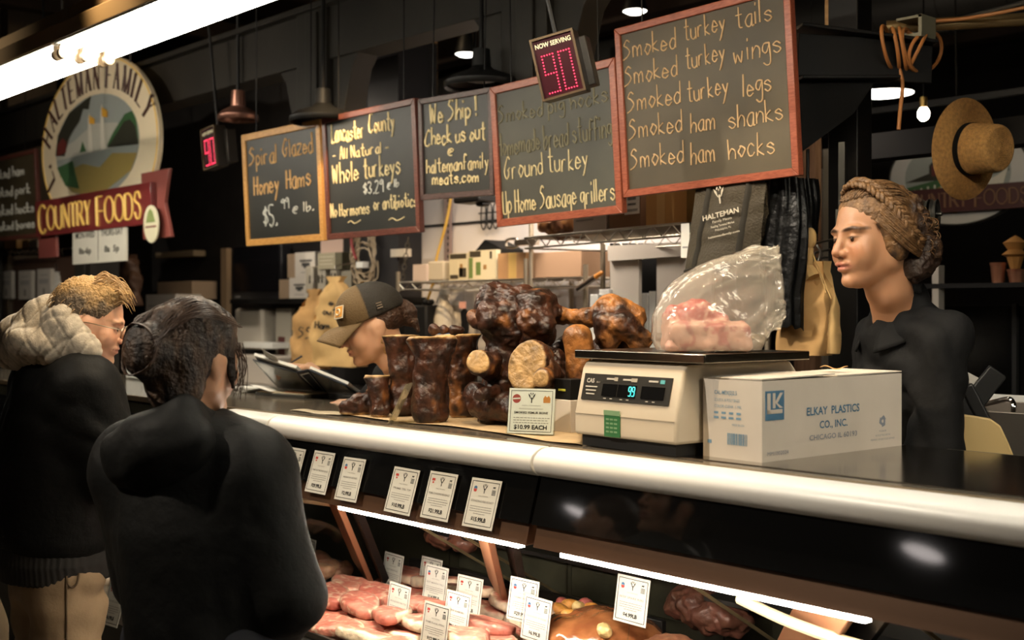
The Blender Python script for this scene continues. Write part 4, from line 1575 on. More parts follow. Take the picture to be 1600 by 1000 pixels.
# small scraps on the big trio's sawn tops
for i, (px, py, lab) in enumerate(((678, 517, 'bone scrap on the sawn tops of the trio, left'), (694, 519, 'bone scrap on the sawn tops of the trio, middle'), (709, 519, 'dark bone scrap on the sawn tops of the trio, right'))):
    q = at(px, py - 3, 3.70)
    q[2] = ZT + .004 + .262 + .014
    bone(lab, [(q, q + np.array(RR) * .02, .014, .010), (q, q + np.array((0, 0, .008)), .010, .008)], 11 + i, amber=.35 - .15 * i, amp=.004, step=.003, k=.008)

# the heap
bone('big smoked knuckle bone on top of the heap, left', [
    (at(775, 650, 3.62), at(785, 560, 3.66), .055, .05), (at(785, 560, 3.66), at(790, 500, 3.66), .05, .072), (at(768, 478, 3.66), at(772, 500, 3.62), .052, .058),
    (at(806, 478, 3.64), at(806, 510, 3.62), .055, .06), (at(757, 462, 3.68), at(765, 470, 3.66), .022, .03), (at(790, 462, 3.66), at(815, 466, 3.66), .034, .03), (at(770, 458, 3.7), at(792, 455, 3.7), .018, .020)], 21, amber=.13, amp=.016, sc=20, cuts=[(np.array((0, 0, ZT + .004)), (0, 0, -1))])
bone('rounded smoked knuckle bone on top of the heap, right', [
    (at(838, 480, 3.60), at(842, 520, 3.58), .050, .046), (at(826, 500, 3.55), at(850, 505, 3.55), .040, .036), (at(845, 470, 3.62), at(868, 486, 3.62), .030, .026), (at(835, 530, 3.6), at(830, 560, 3.64), .045, .04)], 22, amber=.12, amp=.012)
bone('small pale knuckle end poking out left of the heap', [(at(742, 494, 3.62), at(762, 500, 3.66), .020, .026), (at(740, 500, 3.6), at(745, 506, 3.6), .016, .018)], 23, amber=.5, amp=.003)
f1 = at(748, 566, 3.48)
bone('bone with a round sawn face at the left of the heap', [(f1 + np.array(VV) * .02, at(790, 590, 3.72), .036, .034), (at(760, 575, 3.5), at(775, 560, 3.55), .020, .016)], 24, cuts=[(f1, -np.array(VV) * .9 - np.array(RR) * .25 + np.array((0, 0, .25)))], amber=.2, amp=.003)
f2 = at(826, 572, 3.40)
bone('biggest sawn bone facing front in the heap, behind the price sign', [(f2 + np.array(VV) * .02, at(850, 585, 3.66), .058, .05), (f2 + np.array((0, 0, .025)) + np.array(VV) * .02 + np.array(RR) * .01, at(850, 560, 3.66), .046, .04), (f2 - np.array((0, 0, .035)) + np.array(VV) * .03, at(850, 600, 3.66), .05, .05)], 25,
     cuts=[(f2, -np.array(VV) * .85 - np.array(RR) * .5 + np.array((0, 0, .15)))], amber=.3, amp=.004)
f3 = at(849, 592, 3.33)
bone('smaller sawn bone overlapping the biggest one', [(f3 + np.array(VV) * .02, at(866, 585, 3.52), .028, .026), (at(856, 572, 3.42), at(868, 590, 3.46), .024, .024)], 26,
     cuts=[(f3, -np.array(VV) * .8 - np.array(RR) * .55)], amber=.4, amp=.004)
bone('dark shank lying low in the heap, left of the price sign', [(at(748, 628, 3.58), at(830, 640, 3.5), .04, .045), (at(742, 612, 3.6), at(760, 640, 3.56), .026, .03), (at(775, 606, 3.52), at(750, 618, 3.48), .012, .016)], 27, amber=.08, amp=.007, cuts=[(np.array((0, 0, ZT + .004)), (0, 0, -1))])
bone('upright bone with a smooth ball end, left of the scale plate', [(at(905, 640, 3.46), at(905, 575, 3.46), .04, .034), (at(905, 575, 3.46), at(899, 528, 3.46), .030, .038), (at(908, 528, 3.46), at(914, 545, 3.46), .030, .026)], 28, amber=.55, amp=.002, bump2=.0006, cuts=[(np.array((0, 0, ZT + .004)), (0, 0, -1))])
bone('rough bone chunk at the foot of the ball ended bone', [(at(872, 600, 3.5), at(885, 640, 3.5), .034, .04), (at(866, 560, 3.56), at(874, 600, 3.5), .028, .03), (at(892, 600, 3.4), at(893, 625, 3.4), .018, .022)], 29, amber=.3, amp=.012, sc=32, cuts=[(np.array((0, 0, ZT + .004)), (0, 0, -1))])
bone('long leg bone lying across the heap with a bulky end at the right', [(at(868, 492, 3.66), at(915, 497, 3.58), .020, .018), (at(850, 488, 3.68), at(872, 493, 3.66), .030, .024), (at(915, 497, 3.58), at(955, 488, 3.54), .019, .040), (at(955, 482, 3.54), at(992, 495, 3.54), .044, .036),
      (at(972, 505, 3.48), at(1000, 530, 3.5), .034, .034), (at(945, 505, 3.5), at(950, 535, 3.52), .030, .036)], 30, amber=.52, amp=.006, bump2=.003)
bone('dark upright bone behind the scale, under the long leg bone', [(at(958, 650, 3.62), at(955, 545, 3.6), .05, .055), (at(990, 545, 3.56), at(985, 600, 3.6), .04, .045)], 31, amber=.15, amp=.010, cuts=[(np.array((0, 0, ZT + .004)), (0, 0, -1))])
bone('dark bone at the back of the heap', [(at(835, 640, 3.78), at(850, 560, 3.76), .05, .048), (at(880, 545, 3.74), at(845, 560, 3.76), .036, .04)], 32, amber=.05, amp=.009, cuts=[(np.array((0, 0, ZT + .004)), (0, 0, -1))])

# brown paper under the bones
def paper_fn(u, v):
    px = 535 + 375 * u
    a = onZ(px, 648 + 48 * u + 2 * math.sin(9 * u), ZT)
    b = onZ(px, 632 + 22 * u + 2 * math.sin(7 * u), ZT)
    p = a.lerp(b, v)
    p.z = ZT + .003 + .0025 * abs(math.sin(11 * u + 3 * v)) * (1 if .02 < u < .98 else .2)
    return p
o = MB().grid(paper_fn, 40, 8).build('butcher_paper', mat('butcher_kraft', (.44, .31, .17), .8, var=.15, vscale=14, bump=.3, bscale=18), solid=.0006)
tag(o, 'brown butcher paper spread under the smoked bones', 'paper')

# clear sign holder seen nearly edge on
b = TB(606, 661)
t = thing('acrylic_sign', 'clear sign holder seen edge on in front of the sawn bones', 'sign holder', b)
m = MB()
q = Vector(at(634, 600, 3.62)) - Vector(b)
vv = VV * .10 + RR * .012
m.raw([(0, 0, .002), vv + Vector((0, 0, .002)), q + vv, q, RR * .004, vv + RR * .004, q + vv + RR * .004, q + RR * .004], [(0, 1, 2, 3), (7, 6, 5, 4), (0, 4, 5, 1), (3, 2, 6, 7), (0, 3, 7, 4), (1, 5, 6, 2)])
m.build('plate', glass('edge_acrylic', (.80, .78, .66), 1.0, haze=.25, hazecol=(.6, .5, .32)), t)
MB().box((.03, .03, .002), (.06, .05, .003)).build('foot', acrylic, t)

# smoked bone price sign
b = TB(828, 680)
phi = R_(21.6)
u = RR * math.cos(phi) - VV * math.sin(phi)
back = VV * math.cos(phi) + RR * math.sin(phi)
M = frame(Vector(b) + Vector((0, 0, .064)) + back * .01, u, back - Vector((0, 0, .16)))
t = thing('bone_price_sign', 'white smoked femur bone price sign at $10.99 each, left of the scale', 'sign', M=M)
m = MB()
wS, hS = .132, .122
m.box((0, 0, 0), (wS, .0016, hS))
T = lambda x, z: Matrix.Translation((x, -.0012, z))
m.use(1)
for sx in (-1, 1):
    m.box((sx * wS * .45, -.0012, 0), (.0012, .0004, hS * .9))
    m.box((0, -.0012, sx * hS * .45), (wS * .9, .0004, .0012))
logo(m, T(0, hS * .28), hS * .2)
txt(m, '$10.99 EACH', hS * .13, T(0, -hS * .40), width=wS * .72, bold=.03)
txt(m, 'SMOKED FEMUR BONE', hS * .07, T(0, -hS * .06), width=wS * .74, bold=.015)
m.use(2)
txt(m, 'HALTEMAN', hS * .035, T(0, hS * .11), width=wS * .4)
txt(m, 'PENNSYLVANIA HARDWOOD', hS * .04, T(0, hS * .035), width=wS * .52)
for k in range(3):
    x = -.38
    while x < .38:
        l = .03 + .05 * ((k * 7 + int(x * 50)) % 5) / 5
        m.box((wS * (x + l / 2), -.0012, hS * (-.15 - .055 * k)), (wS * l, .0004, hS * .015))
        x += l + .018
m.use(3)
m.prism([(.5 * math.cos(k * .393), .5 * math.sin(k * .393)) for k in range(16)], .0004, T(-wS * .33, hS * .27) @ Matrix.Scale(hS * .20, 4))
m.use(0)
m.prism([(-.45, -.1), (.45, -.02), (.45, .12), (-.45, .04)], .0004, Matrix.Translation((-wS * .33, -.0018, hS * .27)) @ Matrix.Scale(hS * .2, 4))
m.use(4)
m.prism([(-.4, -.4), (.4, -.4), (.42, .1), (.2, .4), (0, .2), (-.2, .4), (-.42, .1)], .0004, T(wS * .33, hS * .27) @ Matrix.Scale(hS * .2, 4))
m.build('card', [mat('sign_card_white', (.80, .80, .77), .6), ink, greyink, mat('badge_red', (.35, .06, .05), .6), mat('badge_orange', (.55, .22, .05), .6)], t, smooth=0)
m = MB()
m.box((0, -.004, 0), (wS + .006, .002, hS + .008))
m.box((0, .004, 0), (wS + .006, .003, hS + .008))
m.box((0, .02, -hS / 2 - .001), (wS * .6, .05, .003))
m.build('holder', acrylic, t)

# two small cartons by the sign
p = TB(880, 677)
t = tag(MB().box((0, 0, .045), (.075, .06, .09)).build('small_carton', mat('carton_white', (.58, .52, .44), .7), bevel=.002), 'small white carton between the price sign and the scale', 'carton')
t.matrix_world = rotz(p + Vector((-.02, .045, 0)), -4)
m = MB()
m.box((0, 0, .028), (.07, .055, .056))
m.use(1).box((0, -.0285, .026), (.03, .002, .006))
t = tag(m.build('small_black_carton', [black, mat('yellow_print', (.5, .5, .05), .6)], bevel=.002), 'small black carton with yellow print stacked on the white carton', 'carton')
t.matrix_world = rotz(p + Vector((-.02, .045, .0905)), -4)

# ================================================================ scale
scale_m = mat('scale_cream_plastic', (.60, .52, .40), .45)
t = thing('counter_scale', 'cream counter scale with a dark display and a steel plate, left of the white carton', 'scale', M=rotz((-1.985, 2.36, ZT), -3))
sx, sy = .175, .20


def scale_body(z0, z1, fr, inset):
    pass


m = MB()
# side profile (y,z) extruded along x: sloped display front
prof = [(-.205, .03), (-.205, .085), (-.178, .195), (-.165, .214), (.21, .214), (.235, .19), (.24, .03)]
n = len(prof)
vs = [(x, y, z) for x in (-sx, sx) for y, z in prof]
m.raw(vs, [list(range(n))[::-1], list(range(n, 2 * n))] + [(i, (i + 1) % n, (i + 1) % n + n, i + n) for i in range(n)])
m.build('body', scale_m, t, bevel=.008, seg=3)
MB().box((0, -.2055, .083), (2 * sx - .01, .002, .002)).build('seam', mat('scale_seam', (.35, .3, .22), .6), t)
m = MB()
m.box((0, .01, .016), (2 * sx - .03, .40, .028))
for a in (-1, 1):
    for b2 in (-1, 1):
        m.cyl((a * .14, b2 * .17 + .01, 0), (a * .14, b2 * .17 + .01, .01), .016, n=12)
m.build('base', mat('black_rubber_base', (.01, .01, .01), .6), t)
# display on the slope
fy = lambda z: -.205 + (z - .085) * (.027 / .11)
slope = frame((-.005, fy(.15) - .0015, .150), (1, 0, 0), (0, 1, -.245))
dm = MB()
dm.raw([], [])
m = MB()
m.box((0, 0, 0), (.30, .004, .066), slope)
m.use(1)
for x, w_ in ((-.052, .05), (.008, .062), (.095, .075)):
    m.box((x, -.003, -.006), (w_, .002, .030), slope)
m.use(2)
txt(m, 'CAS', .015, slope @ Matrix.Translation((-.137, -.0035, .010)), align='L', bold=.03)
txt(m, 'PD-II', .006, slope @ Matrix.Translation((-.101, -.0035, .010)), align='L')
for k in range(3):
    m.box((-.118, -.003, .0 - .009 * k), (.042 - .006 * k, .001, .003), slope)
for x in (-.052, .005, .092):
    m.box((x, -.003, .022), (.03, .001, .004), slope)
    m.box((x - .012, -.003, -.027), (.008, .001, .002), slope)
    m.box((x + .010, -.003, -.027), (.008, .001, .002), slope)
m.use(3)
m.box((-.035, -.003, .022), (.012, .001, .009), slope)
m.box((.028, -.003, .022), (.020, .001, .009), slope)
m.use(4)
m.box((.122, -.003, .022), (.014, .001, .009), slope)
m.use(5)
for x in (.020, .032):
    for z in (.005, -.006, -.017):
        m.box((x, -.0045, z), (.007, .001, .002), slope)
    for z in (-.0005, -.0115):
        m.box((x + (.004 if z < -.005 else -.004), -.0045, z), (.002, .001, .009), slope)
        m.box((x + .004, -.0045, z), (.002, .001, .009), slope)
m.build('display', [mat('display_grey', (.030, .028, .024), .3), mat('display_window', (.005, .005, .005), .12), mat('display_print', (.55, .52, .45), .6), mat('display_chip', (.40, .36, .28), .6),
                    mat('display_teal', (.10, .40, .42), .5), mat('display_digit', (.1, .8, .8), .5, emit=.9, emcol=(.1, .8, .75))], t, smooth=0)
m = MB()
m.box((-.035, -.2065, .060), (.055, .002, .055))
m.use(1)
m.box((-.035, -.208, .091), (.055, .002, .012))
for k in range(4):
    for j in range(3):
        m.box((-.050 + .014 * j, -.208, .045 + .010 * k), (.010, .001, .004))
m.build('inspection_sticker', [mat('sticker_dark_green', (.03, .16, .05), .6), mat('sticker_pale_green', (.20, .34, .18), .6)], t)
m = MB()
m.cyl((0, .02, .213), (0, .02, .232), .05, n=20)
m.box((.02, .01, .236), (.44, .38, .008))
m.box((.02, -.178, .2295), (.44, .006, .021))
m.box((.02, .198, .2295), (.44, .006, .021))
m.box((-.198, .01, .2295), (.006, .38, .021))
m.box((.238, .01, .2295), (.006, .38, .021))
m.build('plate', mat('scale_plate_steel', (.30, .27, .22), .2, 1), t, bevel=.002)

# ---------------------------------------------------------------- bag of meat on the scale
bx = Vector((-1.862, 2.315, ZT + .2405))
pork_m = mat('raw_pork', rough=.4, vcol=True, bump=.3, bscale=50, coat=.3)
Wb = Matrix.Translation(bx)
rr_, vv_ = np.array(RR), np.array(VV)
c0 = np.array(bx)


def L3(a, z, d=0):
    return c0 + rr_ * a + vv_ * d + np.array((0, 0, z))


psegs = [(L3(-.075, .080, .0), L3(-.02, .092, .01), .036, .032), (L3(-.05, .100, .01), L3(-.03, .104, .02), .022, .026), (L3(.0, .085, .01), L3(.03, .075, 0), .026, .018)]


def pork_fn(X, Y, Z):
    x, y, z = (X - c0[0]) * rr_[0] + (Y - c0[1]) * rr_[1], (X - c0[0]) * vv_[0] + (Y - c0[1]) * vv_[1], Z - c0[2] - .036
    a, b, h = np.abs(x + .008) - .086 + .12 * np.maximum(z, -.03), np.abs(y) - .055, np.abs(z) - .020
    d = np.sqrt(np.maximum(a, 0) ** 2 + np.maximum(b, 0) ** 2 + np.maximum(h, 0) ** 2) + np.minimum(np.maximum(np.maximum(a, b), h), 0) - .015
    for p, q, r1, r2 in psegs:
        d = smin(d, rcone(X, Y, Z, p, q, r1, r2), .010)
    return smax(d, c0[2] + .002 - Z, .006)


def pork_col(V, N):
    n = vnoise(V, 40, 3)
    a = (V - c0) @ rr_
    red = np.clip((V[:, 2] - c0[2] - .074) / .010 + n * .7, 0, 1)[:, None]
    st = np.clip(np.sin(a * 70 + n * 2.5) * 1.2 + n * .5 - .1, 0, 1)[:, None]
    c = np.array((.66, .40, .32)) + (np.array((.42, .13, .11)) - np.array((.66, .40, .32))) * st
    fat = np.clip(vnoise(V, 70, 5) * 2 - .6, 0, 1)[:, None]
    rc = np.array((.36, .045, .04)) + (np.array((.62, .34, .28)) - np.array((.36, .045, .04))) * fat
    return c + (rc - c) * red


o = organic('pork_cut', pork_fn, tuple(axis(c0[i] - .16, c0[i] + .17, .0055) for i in range(3)), pork_m, disp=lambda V, N: vnoise(V, 40, 9) * .004, col=pork_col, world=Wb)
o.matrix_world = Wb
tag(o, 'pink and red raw pork inside the clear bag on the scale', 'meat')

film = glass('bag_film', (.97, .96, .93), 1.6, rough=.16, ior=1.5, haze=.26, hazecol=(.98, .94, .84), bump=1.0, bscale=22)
# stations: (centre along right, height, half width along the axis-normal, half depth) from the base to the open end
ST = [(0, .004, .125, .088, 0), (0, .03, .138, .096, 0), (0, .06, .135, .096, 8), (.012, .085, .130, .095, 25), (.035, .105, .125, .09, 42), (.07, .125, .115, .075, 56),
      (.11, .142, .102, .055, 68), (.148, .156, .090, .035, 77), (.178, .168, .078, .012, 84)]


def bagpt(u, v):
    s_ = v * (len(ST) - 1)
    i = min(int(s_), len(ST) - 2)
    f_ = s_ - i
    a, z, w_, dp, an = [ST[i][k] + (ST[i + 1][k] - ST[i][k]) * f_ for k in range(5)]
    ang = R_(an)
    th = 2 * math.pi * u
    ca, sa = math.cos(th), math.sin(th)
    x = w_ * math.copysign(abs(ca) ** .85, ca)
    n = mn.noise(Vector((math.cos(th) * 2.3, math.sin(th) * 2.3, v * 4))) + .5 * mn.noise(Vector((math.cos(th) * 6, math.sin(th) * 6, v * 9)))
    fold = .014 * n * (.25 + v) + .006 * (1 - 2 * abs(math.sin(7 * th + 5 * math.sin(3 * v)))) * v
    r_ = x + math.copysign(fold, x)
    dd = dp * sa + fold * sa * 1.3
    P = rr_ * (a + r_ * math.cos(ang)) + vv_ * dd + np.array((0, 0, max(.0015, z - r_ * math.sin(ang))))
    return tuple(P)


o = MB().grid(bagpt, 72, 56, closeu=True).build('plastic_bag', film, smooth=180)
o.location = bx
tag(o, 'crumpled clear plastic bag of raw pork standing on the scale plate', 'bag')

# ================================================================ white carton
t = thing('white_carton', 'white carton with blue print, on the worktop in front of the clerk in black', 'carton', M=rotz((-1.632, 2.215, ZT), -2.5))
carton_m = mat('white_corrugated', (.62, .57, .50), .75, var=.05, vscale=6)
blue1 = mat('carton_blue', (.06, .16, .27), .8)
blue2 = mat('carton_pale_blue', (.17, .30, .42), .8)
greyb = mat('carton_grey_print', (.22, .25, .30), .8)
Wc, Lc, Hc = .172, .545, .183
m = MB()
m.box((-Wc / 2, Lc / 2, Hc / 2), (Wc, Lc, Hc))
F = Matrix.Translation((0, -.0006, 0))                                  # small face looks to -y
m.use(2)
FM = lambda x, z: Matrix.Translation((-Wc + x, -.0008, z))
txt(m, 'CAL-MEX(2)2.5', .013, FM(.035, .148), width=.066, align='L', bold=.01)
txt(m, '12 X 8 X 18 POLY BAGS', .010, FM(.035, .132), width=.074, align='L')
txt(m, 'COLOR CLEAR  1 MIL', .009, FM(.035, .118), width=.08, align='L')
for k in range(4):
    m.box((-Wc + .04 + .022 * k, -.0008, .106), (.012, .0005, .005))
    m.box((-Wc + .04 + .022 * k, -.0008, .095), (.014, .0005, .005))
txt(m, 'MADE IN USA', .007, FM(.105, .078), width=.035)
rg = random.Random(5)
x = .075
while x < .13:
    l = rg.choice((.0012, .002, .003))
    m.box((-Wc + x, -.0008, .048), (l, .0005, .026))
    x += l + rg.choice((.0015, .0025))
m.box((-Wc + .02, -.0008, .038), (.012, .0005, .008))
# long face looks to +x
LM = lambda y, z: frame((.0008, y, z), (0, 1, 0), (-1, 0, 0))
m.use(1)
txt(m, 'ELKAY  PLASTICS', .026, LM(.262, .098), width=.205, bold=.018)
txt(m, 'CO., INC.', .024, LM(.262, .066), width=.108, bold=.018)
m.use(3)
txt(m, 'CHICAGO IL 60193', .017, LM(.262, .040), width=.185, bold=.01)
txt(m, 'MM1002024', .012, LM(.055, .016), width=.075)
m.use(1)
m.box((.0004, .044, .127), (.0012, .066, .066))
m.use(0)
for q in ([(-.028, -.018), (-.016, -.018), (-.016, .028), (-.028, .028)], [(-.028, -.018), (.026, -.018), (.026, -.009), (-.028, -.009)], [(-.008, -.006), (.001, -.006), (.001, .028), (-.008, .028)],
          [(.001, .008), (.018, .028), (.028, .028), (.008, .005), (.028, -.006), (.016, -.006), (.001, .006)]):
    m.prism(q, .0006, LM(.044, .127) @ Matrix.Translation((0, -.0009, 0)))
m.use(1)
m.box((.0006, .044, .099), (.0014, .060, .004))
m.use(3)
for k in range(3):
    a = k * 2.0944 + .5236
    M2 = LM(.462, .068) @ Matrix.Rotation(a, 4, 'Y') @ Matrix.Translation((0, -.0002, -.007))
    m.prism([(-.011, -.0035), (.004, -.0035), (.004, -.007), (.012, 0), (.004, .006), (.004, .003), (-.011, .003)], .0006, M2)
txt(m, 'PLEASE', .006, LM(.462, .042), width=.03)
txt(m, 'RECYCLE THIS CARTON', .006, LM(.462, .032), width=.062)
txt(m, 'PRINTED ON RECYCLED BOARD', .006, LM(.462, .022), width=.10)
bd = m.build('box', [carton_m, blue1, blue2, greyb], t, smooth=0)
m = MB()
# top flaps, not quite shut
for (y0, y1, dz) in ((0, Lc / 2 - .004, .006), (Lc / 2 + .004, Lc, .003)):
    m.raw([(-Wc, y0, Hc), (0, y0, Hc + dz * .3), (0, y1, Hc + dz), (-Wc, y1, Hc + dz), (-Wc, y0, Hc + .003), (0, y0, Hc + .003 + dz * .3), (0, y1, Hc + .003 + dz), (-Wc, y1, Hc + .003 + dz)],
          [(0, 3, 2, 1), (4, 5, 6, 7), (0, 1, 5, 4), (1, 2, 6, 5), (2, 3, 7, 6), (3, 0, 4, 7)])
m.build('flaps', carton_m, t)
p = onZ(1375, 579, ZT + Hc + .006)
m = MB()
m.grid(lambda u, v: (.06 * (u - .5), .03 * (v - .5), .004 * math.sin(6 * u + 2 * v) + .005), 8, 4)
o = tag(m.build('paper_scrap', kraft, solid=.001), 'torn scrap of brown paper on top of the white carton', 'paper')
o.location = (-1.70, 2.60, ZT + Hc + .0115)

# ================================================================ order binder and papers
navy = mat('navy_binder_vinyl', (.020, .028, .042), .3)
film_b = mat('binder_pocket', (.30, .29, .25), .16, coat=.4)
o0 = onY(500, 613, 2.70)
t = thing('order_binder', 'navy ring binder propped open in front of the woman in the cap', 'binder', o0)
Q = lambda px, py, Y: onY(px, py, Y) - o0
BL, BS, BS2, BR = Q(434, 607, 2.69), Q(497, 614, 2.70), Q(512, 615, 2.70), Q(559, 617, 2.71)
TL, TS, TS2, TR = Q(394, 562, 2.50), Q(464, 582, 2.51), Q(481, 578, 2.52), Q(541, 603, 2.55)


def slab(m, a, b, c, d, th):
    n = (b - a).cross(d - a).normalized() * th
    m.raw([a, b, c, d, a + n, b + n, c + n, d + n], [(3, 2, 1, 0), (4, 5, 6, 7), (0, 1, 5, 4), (1, 2, 6, 5), (2, 3, 7, 6), (3, 0, 4, 7)])


m = MB()
slab(m, BL, BS, TS, TL, -.005)
slab(m, BS, BS2, TS2, TS, -.006)
slab(m, BS2, BR, TR, TS2, -.005)
m.build('cover', navy, t, bevel=.002)
nrm = (BS - BL).cross(TL - BL).normalized()
nrm2 = (BR - BS2).cross(TS2 - BS2).normalized()


def inset(a, b, c, d, k, n):
    g = (a + b + c + d) / 4
    return [p + (g - p) * k + n * .0012 for p in (a, b, c, d)]


m = MB()
m.quad(*inset(BL, BS, TS, TL, .10, nrm))
m.quad(*inset(BS2, BR, TR, TS2, .10, nrm2))
m.build('pocket', film_b, t)
m = MB()
nS = (BS2 - BS).cross(TS - BS).normalized()
g = inset(BS, BS2, TS2, TS, .18, nS)
m.quad(*g)
m.use(1)
e = (g[0] - g[3])
M3 = frame((g[3] + g[2]) / 2 + nS * .0006 + (g[1] - g[0]) * -.30, e, -nS)
txt(m, 'Tuesday', .030, M3 @ Matrix.Translation((.008, 0, -.006)), width=e.length * .86, align='L', bold=.02)
m.build('spine_label', [mat('label_white', (.72, .72, .66), .6), ink], t)
m = MB()
pg = Vector((0, .012, .014))
slab(m, BL + pg, BS + pg, TS + pg + Vector((0, -.01, .012)), TL + pg + Vector((.02, -.01, .014)), .012)
slab(m, BS2 + pg, BR + pg, TR + pg, TS2 + pg, .010)
slab(m, TL + pg + (TS - TL) * .3, TL + pg + (TS - TL) * .6, TL + pg + (TS - TL) * .62 + Vector((0, -.03, .03)), TL + pg + (TS - TL) * .42 + Vector((-.03, -.035, .05)), .0008)
m.build('pages', paper, t)

p = onZ(446, 619, ZT)
t = thing('notepad', 'flat notepad with a folded sheet, lying in front of the navy binder', 'notepad', M=rotz(p + Vector((0, .03, 0)), 8))
MB().box((0, 0, .006), (.30, .13, .012)).build('pad', mat('pad_dark', (.05, .05, .045), .5), t, bevel=.002)
MB().box((.0, .0, .0145), (.28, .12, .005)).build('top_sheet', mat('pad_sheet', (.55, .47, .33), .7), t)
MB().box((.06, -.03, .0182), (.10, .03, .002)).build('orange_strip', mat('orange_print', (.45, .14, .05), .6), t)
m = MB()
m.grid(lambda u, v: (-.18 + .13 * u, -.07 + .10 * v, .019 + .022 * (1 - u) * (1 - .5 * v)), 6, 3)
m.build('folded_sheet', paper, t, solid=.001)
p = onZ(375, 612, ZT)
for i in range(5):
    o = tag(MB().box((0, 0, .0012), (.16, .10, .0024)).build('loose_sheets', paper),
            ('bottom', 'second', 'middle', 'fourth', 'topmost')[i] + ' of the loose paper slips by the dark haired woman\'s cheek', 'paper', 'loose slips on the worktop')
    o.matrix_world = rotz(p + Vector((.01 * i, .02 + .006 * (i % 3), .001 + .0042 * i)), i * 9 - 15)
p = onZ(492, 646, ZT)
o = tag(MB().grid(lambda u, v: (-.14 + .28 * u, -.035 + .07 * v, .003 + .002 * math.sin(8 * u + 3 * v)), 14, 5).build('wax_sheet', mat('wax_paper', (.42, .36, .26), .35), solid=.0006), 'pale wax paper sheet on the worktop edge, left of the dark meat', 'paper')
o.matrix_world = rotz(p + Vector((0, .03, 0)), 2)

# ================================================================ stall back wall: shelves and what stands on them
def wire_shelf(label, A, B, depth, posts=(), zlow=.04, back=None):
    """chrome wire shelf whose front top rail runs from A to B"""
    A, B = Vector(A), Vector(B)
    u = (B - A).normalized()
    v = Vector((-u.y, u.x, 0))
    L = (B - A).length
    t = thing('wire_shelf', label, 'shelf', A, 'chrome wire shelves')
    P = lambda a, b, z=0: u * a + v * b + Vector((0, 0, z))
    m = MB()
    for b in (0, depth):
        m.cyl(P(0, b), P(L, b), .005, n=8)
        m.cyl(P(0, b, -zlow), P(L, b, -zlow), .004, n=8)
        n = int(L / .055)
        for k in range(n):
            m.cyl(P(L * k / n, b, -zlow if k % 2 else 0), P(L * (k + 1) / n, b, 0 if k % 2 else -zlow), .0028, n=5)
    for a in (0, L):
        m.cyl(P(a, 0), P(a, depth), .005, n=8)
        m.cyl(P(a, 0, -zlow), P(a, depth, -zlow), .004, n=8)
    m.build('shelf_truss', chrome, t)
    m = MB()
    n = int(L / .028)
    for k in range(1, n):
        m.cyl(P(L * k / n, 0, .002), P(L * k / n, depth, .002), .0018, n=4)
    m.build('wire_deck', chrome, t)
    for i, (a, b, z0, z1) in enumerate(posts):
        MB().cyl(P(a, b, z0), P(a, b, z1), .012, n=12).build('post', mat('shelf_post', (.45, .38, .28), .4, .8), t)
    return t


ZL = 1.672
A1, B1 = onY(622, 439, 4.0), onY(822, 433, 4.0)
A2, B2 = onY(830, 433, 4.0), onY(915, 430, 4.0)
for p in (A1, B1, A2, B2):
    p.z = ZL
wire_shelf('lower chrome wire shelf with the photo printed cartons, left of the corner post', A1, B1, .31, ((.0, .0, -.05, .06), ((B1 - A1).length, 0, -1.5, .10), ((B1 - A1).length, .31, -1.5, .10), (0, .31, -1.5, .06)))
wire_shelf('short lower chrome wire shelf carrying the long brown carton', A2, B2, .31, ((.0, .0, -.05, .30), ((B2 - A2).length, 0, -1.5, .06), ((B2 - A2).length, .31, -1.5, .06)))
A3, B3 = atd(820, 372, 5.3), atd(1066, 349, 4.4)
zu = (A3.z + B3.z) / 2
A3.z = B3.z = zu
wire_shelf('upper chrome wire shelf under the two red framed chalkboards', A3, B3, .42, (((B3 - A3).length, .42, -1.65, .5), (0, .42, -1.65, .5)), .045)

photo_box = mat('photo_printed_carton', (.45, .38, .24), .6)
BX = []


def carton(name, label, cat, px0, px1, py0, py1, Y, depth, m, group=None, yaw=0, zb=None, extra=None, bev=.002):
    """box seen from the front between the given photo columns, resting at py1 (or zb)"""
    a, b = onY(px0, py1, Y), onY(px1, py1, Y)
    top = onY((px0 + px1) / 2, py0, Y).z
    z0 = zb if zb is not None else a.z
    w_ = abs(b.x - a.x)
    mb = MB()
    mb.box((0, depth / 2, (top - z0) / 2), (w_, depth, top - z0))
    mats = [m]
    if extra:
        for mm, (u0, u1, v0, v1) in extra:
            if mm not in mats:
                mats.append(mm)
            mb.use(mats.index(mm))
            mb.box((w_ * ((u0 + u1) / 2 - .5), -.0006, (top - z0) * (v0 + v1) / 2), (w_ * (u1 - u0), .0012, (top - z0) * (v1 - v0)))
    o = mb.build(name, mats, bevel=bev if not extra else 0, smooth=30)
    o.matrix_world = rotz((((a.x + b.x) / 2), Y, z0), yaw)
    return tag(o, label, cat, group)


